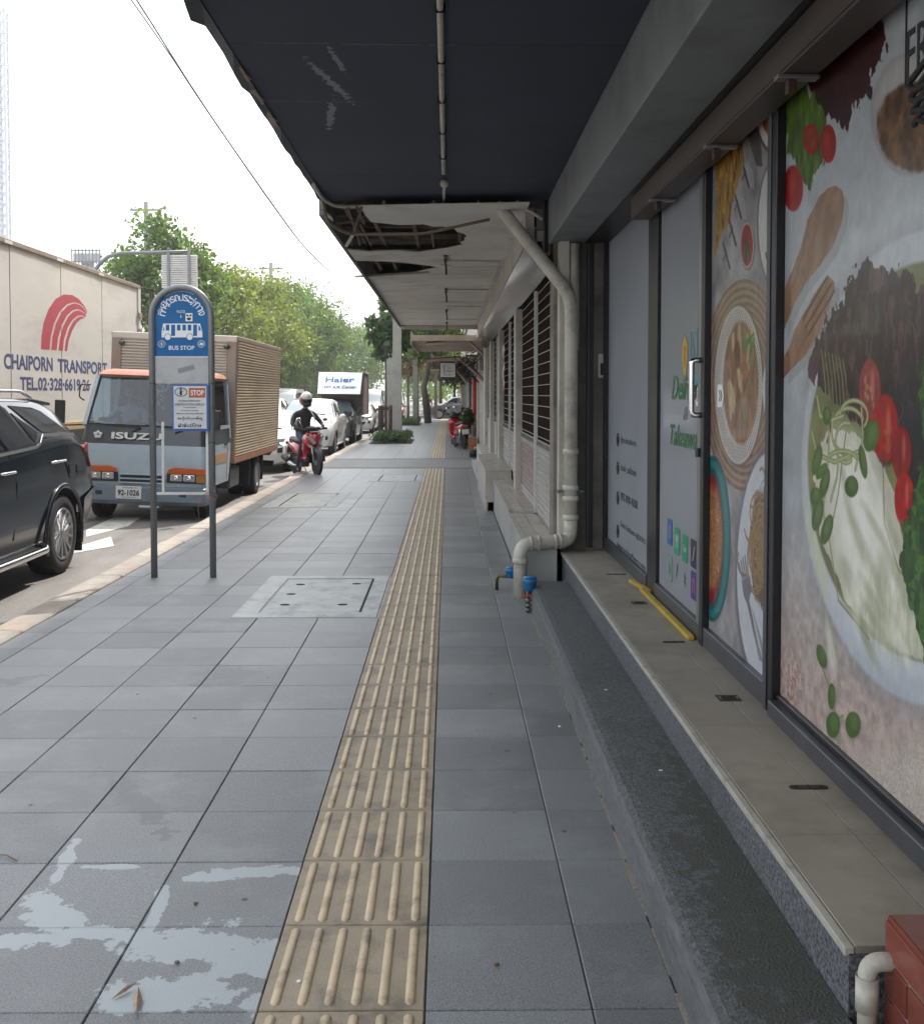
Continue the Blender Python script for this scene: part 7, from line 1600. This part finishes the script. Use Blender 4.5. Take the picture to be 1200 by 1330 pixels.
# ------------------------------------------------------------------ motorcycles and the rider
def scooter(label, loc, rz, col, group, lean=0, roll=0, name='motorcycle', basket=False):
    t = thing(name, label, 'motorcycle', loc, rz, group); t.rotation_euler[1] = lean
    P = paint(name + '_paint', col, .25); B = M['black']; r = .245
    for y, w in ((-.52, .062), (.56, .075)):
        ty = MB().lathe([(r * .72, -w * .3), (r * .86, -w * .5), (r * .97, -w * .35), (r, 0), (r * .97, w * .35), (r * .86, w * .5), (r * .72, w * .3)], (0, 0, 0), 'x', 30).mesh('wheel', M['rubber'])
        o = bpy.data.objects.new('wheel', ty); COL.objects.link(o); o.parent = t; o.location = (0, y, r)
        rm = MB().tube([(0, r * .70 * math.cos(a), r * .70 * math.sin(a)) for a in np.linspace(0, 2 * PI, 31)[:-1]], .014, 6, closed=True)
        for i in range(5): a = 2 * PI * i / 5; rm.bar((0, 0, 0), (0, r * .7 * math.cos(a), r * .7 * math.sin(a)), .022, .02, up=(1, 0, 0))
        rm.lathe([(.05, -.03), (.05, .03)], (0, 0, 0), 'x', 12); q = bpy.data.objects.new('rim', rm.mesh('rim', M['grey_metal'])); COL.objects.link(q); q.parent = o
    L = lambda mb, nm, m, **k: mb.build(nm, m, t, local=True, **k)
    L(MB().tube([(-.06, -.52, r), (-.06, -.40, .62)], .016, 8).tube([(.06, -.52, r), (.06, -.40, .62)], .016, 8), 'fork', M['alloy'])
    fen = MB(); 
    vs = []
    for i in range(11):
        a = R(5 + 170 * i / 10)
        for x, d in ((-.06, -.04), (-.05, .02), (0, .035), (.05, .02), (.06, -.04)): vs.append((x, -.52 - (r + .02 + d) * math.cos(a), r + (r + .02 + d) * math.sin(a)))
    fen.add(vs, [(i * 5 + j, i * 5 + j + 1, (i + 1) * 5 + j + 1, (i + 1) * 5 + j) for i in range(10) for j in range(4)], 0, True); L(fen, 'front_mudguard', B)
    # front fairing: tapering shield with peaked head unit
    fa = MB(); lv = [(.46, .07, -.34, -.26), (.54, .14, -.44, -.27), (.62, .185, -.50, -.27), (.70, .195, -.53, -.28), (.77, .16, -.50, -.30), (.82, .09, -.43, -.32)]
    vs = []
    for z, w, yf, yb in lv: vs += [(-w, yb, z), (-w * .75, (yf + yb) / 2, z), (-w * .25, yf, z), (w * .25, yf, z), (w * .75, (yf + yb) / 2, z), (w, yb, z)]
    fa.add(vs, [(i * 6 + j, i * 6 + j + 1, (i + 1) * 6 + j + 1, (i + 1) * 6 + j) for i in range(len(lv) - 1) for j in range(6 - 1)] + [(i * 6 + 5, i * 6, (i + 1) * 6, (i + 1) * 6 + 5) for i in range(len(lv) - 1)] + [tuple(range((len(lv) - 1) * 6, len(lv) * 6)), tuple(reversed(range(6)))], 0, True); L(fa, 'front_fairing', P, fix=True)
    for s in (-1, 1): L(MB().add([(s * .02, -.548, .62), (s * .13, -.50, .76), (s * .17, -.45, .73), (s * .07, -.545, .58)], [(0, 1, 2, 3) if s > 0 else (3, 2, 1, 0)]).add([(s * .03, -.52, .52), (s * .16, -.44, .60), (s * .12, -.45, .53)], [(0, 1, 2)]), 'headlamp', M['lens'])
    L(MB().prism([(-.13, .28), (.13, .28), (.19, .50), (.17, .72), (-.17, .72), (-.19, .50)], lambda u, v, w: (u, w, v), -.29, -.22), 'leg_shield', P, bevel=.02); L(MB().prism([(-.10, .24), (.10, .24), (.13, .44), (-.13, .44)], lambda u, v, w: (u, w, v), -.33, -.291), 'lower_apron', B, bevel=.02); L(MB().ball((0, -.36, .88), (.15, .09, .055), 12), 'handlebar_cowl', B); L(MB().box(-.09, .09, -.50, -.44, .80, .83), 'dashboard_cover', M['grey_metal'], bevel=.01)
    L(MB().box(-.14, .14, -.28, .12, .25, .32), 'floorboard', B, bevel=.02); L(MB().box(-.17, .17, -.32, .10, .29, .37), 'side_skirt', P, bevel=.03)
    bd = MB(); lv = [(-.30, .0), (.05, .0)]
    st_ = [(.02, .13, .32, .50), (.15, .16, .33, .60), (.35, .16, .40, .64), (.60, .13, .48, .66), (.80, .08, .56, .68), (.88, .04, .60, .67)]
    vs = []
    for y, w, z0, z1 in st_: vs += [(-w * .6, y, z0), (-w, y, (z0 + z1) / 2), (-w * .8, y, z1), (w * .8, y, z1), (w, y, (z0 + z1) / 2), (w * .6, y, z0)]
    bd.add(vs, [(i * 6 + j, i * 6 + (j + 1) % 6, (i + 1) * 6 + (j + 1) % 6, (i + 1) * 6 + j) for i in range(5) for j in range(6)] + [tuple(reversed(range(6))), tuple(range(30, 36))], 0, True); L(bd, 'rear_body', P, fix=True)
    se = MB(); st2 = [(-.02, .10, .60, .66), (.15, .13, .62, .70), (.40, .13, .66, .72), (.65, .10, .67, .75), (.80, .05, .68, .74)]; vs = []
    for y, w, z0, z1 in st2: vs += [(-w, y, z0), (-w * .8, y, z1), (0, y, z1 + .012), (w * .8, y, z1), (w, y, z0)]
    se.add(vs, [(i * 5 + j, i * 5 + (j + 1) % 5, (i + 1) * 5 + (j + 1) % 5, (i + 1) * 5 + j) for i in range(4) for j in range(5)] + [tuple(reversed(range(5))), tuple(range(20, 25))], 0, True); L(se, 'seat', B, fix=True)
    L(MB().box(-.09, .09, .86, .90, .60, .66), 'tail_lamp', M['red_lens'], bevel=.012); L(MB().box(-.09, .09, .90, .915, .42, .55), 'number_plate', M['plate'])
    L(MB().add([(-.07, .80, .60), (.07, .80, .60), (.06, .92, .40), (-.06, .92, .40)], [(0, 1, 2, 3)]), 'rear_mudguard', B)
    L(MB().box(-.05, .12, .15, .62, .16, .36), 'engine', M['frame_grey'], bevel=.03)
    L(MB().tube([(-.10, .10, .18), (-.13, .35, .20), (-.15, .50, .24), (-.16, .84, .36)], [.018, .02, .048, .052], 12), 'exhaust', M['alloy']); L(MB().tube([(-.155, .52, .27), (-.165, .78, .36)], .056, 10), 'exhaust_shield', B)
    L(MB().tube(bend([(-.31, -.22, .88), (-.12, -.30, .86), (0, -.33, .84), (.12, -.30, .86), (.31, -.22, .88)], .05, 4), .013, 8), 'handlebar', B)
    for s in (-1, 1): L(MB().tube([(s * .22, -.26, .88), (s * .33, -.21, .885)], .019, 8), 'grip', B); L(MB().tube([(s * .18, -.28, .87), (s * .24, -.30, 1.02)], .006, 6).ball((s * .26, -.30, 1.05), (.055, .012, .035), 10), 'mirror', B if col[0] > .2 and col[1] > .01 else M['chrome'])
    for s in (-1, 1): L(MB().ball((s * .13, -.40, .78), (.035, .03, .018), 8), 'indicator', M['orange_lens'])
    L(MB().tube([(.07, .30, .14), (.16, .36, .02)], .009, 6), 'side_stand', M['grey_metal']); L(MB().tube([(.10, .56, .25), (.10, .72, .56)], .022, 8), 'shock_absorber', M['chrome'])
    return t
RZ = R(29); rx, ry = -2.66, 19.75
mc = scooter('red scooter ridden over the kerb by the helmeted rider', (rx, ry, -.055), RZ, (.42, .008, .035), None)
mc.rotation_euler[0] = R(-2.6)
rd = thing('person', 'rider in dark jacket, jeans and red white helmet on the red scooter', 'person', (rx, ry, -.055), RZ); rd.rotation_euler[0] = R(-2.6)
JK = mat('dark_jacket', (.014, .014, .018), .75, var=.2, scale=20); JN = mat('blue_jeans', (.025, .04, .065), .85, var=.2, scale=30); SHO = M['black']
J, E, Rr = limbs(None, None, (0, .16, .80), (-.15, -.20, .68), (.15, -.20, .68), (-.20, -.02, .16), (.15, -.18, .36), (-.21, -.17, .09), (.15, -.30, .34), (0, .06, 1.14), (0, .02, 1.27), (0, -.01, 1.33), (-.18, .06, 1.17), (.18, .06, 1.17), (-.30, -.04, .98), (.30, -.04, .98), (-.27, -.22, .91), (.27, -.22, .91), s=.92)
figure(J, E, Rr, 'hip', rd, [JK, JN, SHO, SKIN], lambda c: 3 if c.z > 1.27 else (2 if (c.z < .17 and c.x < -.1) or (c.y < -.22 and c.z < .45) else (1 if c.z < .84 and abs(c.x) < .26 else 0)))
head(rd, (0, -.02, 1.40), .092)
hm = MB().ball((0, -.01, 1.43), (.125, .145, .135), 20); hm.build('helmet', mat('helmet_red', (.13, .010, .014), .15, coat=1), rd, local=True)
MB().ball((0, -.045, 1.475), (.108, .125, .108), 20).build('helmet_top', mat('helmet_white', (.60, .58, .58), .15, coat=1), rd, local=True)
MB().ball((0, -.055, 1.405), (.105, .118, .062), 16).build('visor', M['car_glass'], rd, local=True); MB().ball((0, -.07, 1.34), (.085, .095, .055), 14).build('face_mask', M['ink'], rd, local=True)
for s in (-1, 1): hand(rd, (s * .27, -.235, .905), (0, -1, -.1), s, M['black'])
MB().tube([(-.28 - .005, -.0, 1.03), (-.235, .035, 1.10)], .003, 4).bar((-.30, .02, 1.02), (-.18, -.03, 1.03), .006, .014).build('sleeve_stripe', M['white_ink'], rd, local=True)
MB().tube([(.10, -.02, 1.20), (.14, -.085, 1.10), (.13, -.095, .98)], .012, 6).build('bag_strap', mat('tan_strap', (.40, .33, .24), .7), rd, local=True)
GP = 'motorcycles parked by the shophouses'
scooter('red tailed motorcycle parked with its rear to the viewer, nearest on the pavement', (.32, 28.8, 0), R(192), (.36, .012, .012), GP, lean=R(6))
scooter('black motorcycle parked just ahead of the red tailed one', (.18, 30.6, 0), R(186), (.012, .012, .013), GP, lean=R(-5))
scooter('third dark motorcycle in the far row, farthest from the viewer', (.30, 33.0, 0), R(172), (.02, .02, .03), GP, lean=R(-6))
# woman by the far trees
g = at_z(556, 545); wm = thing('person', 'distant woman in brownish clothes standing by the leaning tree trunk', 'person', (at_y(556, 530, 58).x, 58, 0))
BR = mat('brown_dress', (.22, .09, .06), .8, var=.3, scale=15)
J, E, Rr = limbs(None, None, (0, 0, .80), (-.09, -.02, .43), (.09, .03, .43), (-.10, .02, .06), (.10, .06, .06), (-.10, -.10, .03), (.10, -.06, .03), (0, 0, 1.12), (0, 0, 1.27), (0, 0, 1.33), (-.16, 0, 1.18), (.16, 0, 1.18), (-.21, .02, .94), (.22, -.02, .94), (-.20, -.12, .80), (.18, -.16, .86))
figure(J, E, Rr, 'hip', wm, [BR, SKIN], lambda c: 1 if (c.z > 1.27 or c.z < .35 or c.y < -.08) else 0); head(wm, (0, -.01, 1.41), .095, hair=HAIR); hand(wm, (-.20, -.13, .80), (0, -1, -.3)); hand(wm, (.18, -.17, .86), (0, -1, -.3))
# ------------------------------------------------------------------ small litter near the viewer
def litter(name, label, cat): return thing(name, label, cat, (0, 0, 0))
M['dry_leaf'] = mat('dry_leaf', (.33, .24, .16), .8, var=.3, scale=60)
q0, q1, q2 = at_z(143, 1301), at_z(180, 1283), at_z(177, 1324)
df = litter('dry_leaf', 'folded dry brown leaf strip on the spilt cement near the bottom left', 'leaf')
mb = MB()
def blade(a, b, w, z):
    a, b = Vector(a), Vector(b); d = (b - a).normalized(); s = Vector((-d.y, d.x, 0)) * w; m_ = (a + b) / 2
    return mb.add([a + Vector((0, 0, z)), m_ - s + Vector((0, 0, z + .006)), b + Vector((0, 0, z + .012)), m_ + s + Vector((0, 0, z + .004)), m_ + Vector((0, 0, z + .014))], [(0, 1, 4), (1, 2, 4), (2, 3, 4), (3, 0, 4)])
blade(q0, q1, .006, .003); blade(q1, q2, .011, .003); mb.build('leaf_blade', M['dry_leaf'], df)
tw = litter('twig', 'thin dark twig at the left edge of the pavement', 'twig'); a, b, c = at_z(-8, 1112), at_z(8, 1114), at_z(22, 1120); MB().tube([a + Vector((0, 0, .005)), b + Vector((0, 0, .008)), c + Vector((0, 0, .004))], .0022, 5).build('stick', M['bark'], tw)
for px, py, lab, m in ((727, 945, 'white speck of litter on the grey tiles beside the lower step', 'white_ink'), (178, 902, 'small pale pebble on the left tiles beyond the spilt cement', 'white_metal'), (230, 1252, 'crumpled dark scrap on the pale cement spill', 'bark'), (254, 1175, 'tiny dark crumb above the cement spill', 'bark'), (389, 1277, 'tiny white crumb on the nearest tactile tile', 'white_ink'), (645, 1255, 'tiny brown crumb on the right hand tiles', 'rust')):
    p = at_z(px, py); t = thing('litter', lab, 'litter', (p.x, p.y, 0)); MB().ball((0, 0, .004), (.008, .005, .004), 7).build('scrap', M[m], t, local=True)
for x, y, lab in ((.70, 4.6, 'small white chip lying on the dark lower step, farther one'), (.74, 3.6, 'small white chip lying on the dark lower step, nearer one')):
    t = thing('litter', lab, 'litter', (x, y, .158)); MB().box(-.006, .006, -.003, .003, 0, .003).build('chip', M['white_ink'], t, local=True)
# ------------------------------------------------------------------ hazy air
hz = MB().box(-905, 905, -64, 1404, -1.2, 58).build('haze', None and 0 or [], None)
hm_ = bpy.data.materials.new('haze'); hm_.use_nodes = True; n_ = hm_.node_tree.nodes; n_.remove(n_['Principled BSDF'])
pv = n_.new('ShaderNodeVolumePrincipled'); pv.inputs['Color'].default_value = (.93, .95, 1, 1); pv.inputs['Density'].default_value = .0013; pv.inputs['Anisotropy'].default_value = .3
hm_.node_tree.links.new(pv.outputs[0], n_['Material Output'].inputs['Volume']); hz.data.materials.append(hm_)
hz['kind'] = 'stuff'; hz['label'] = 'thin pale haze hanging over the street'
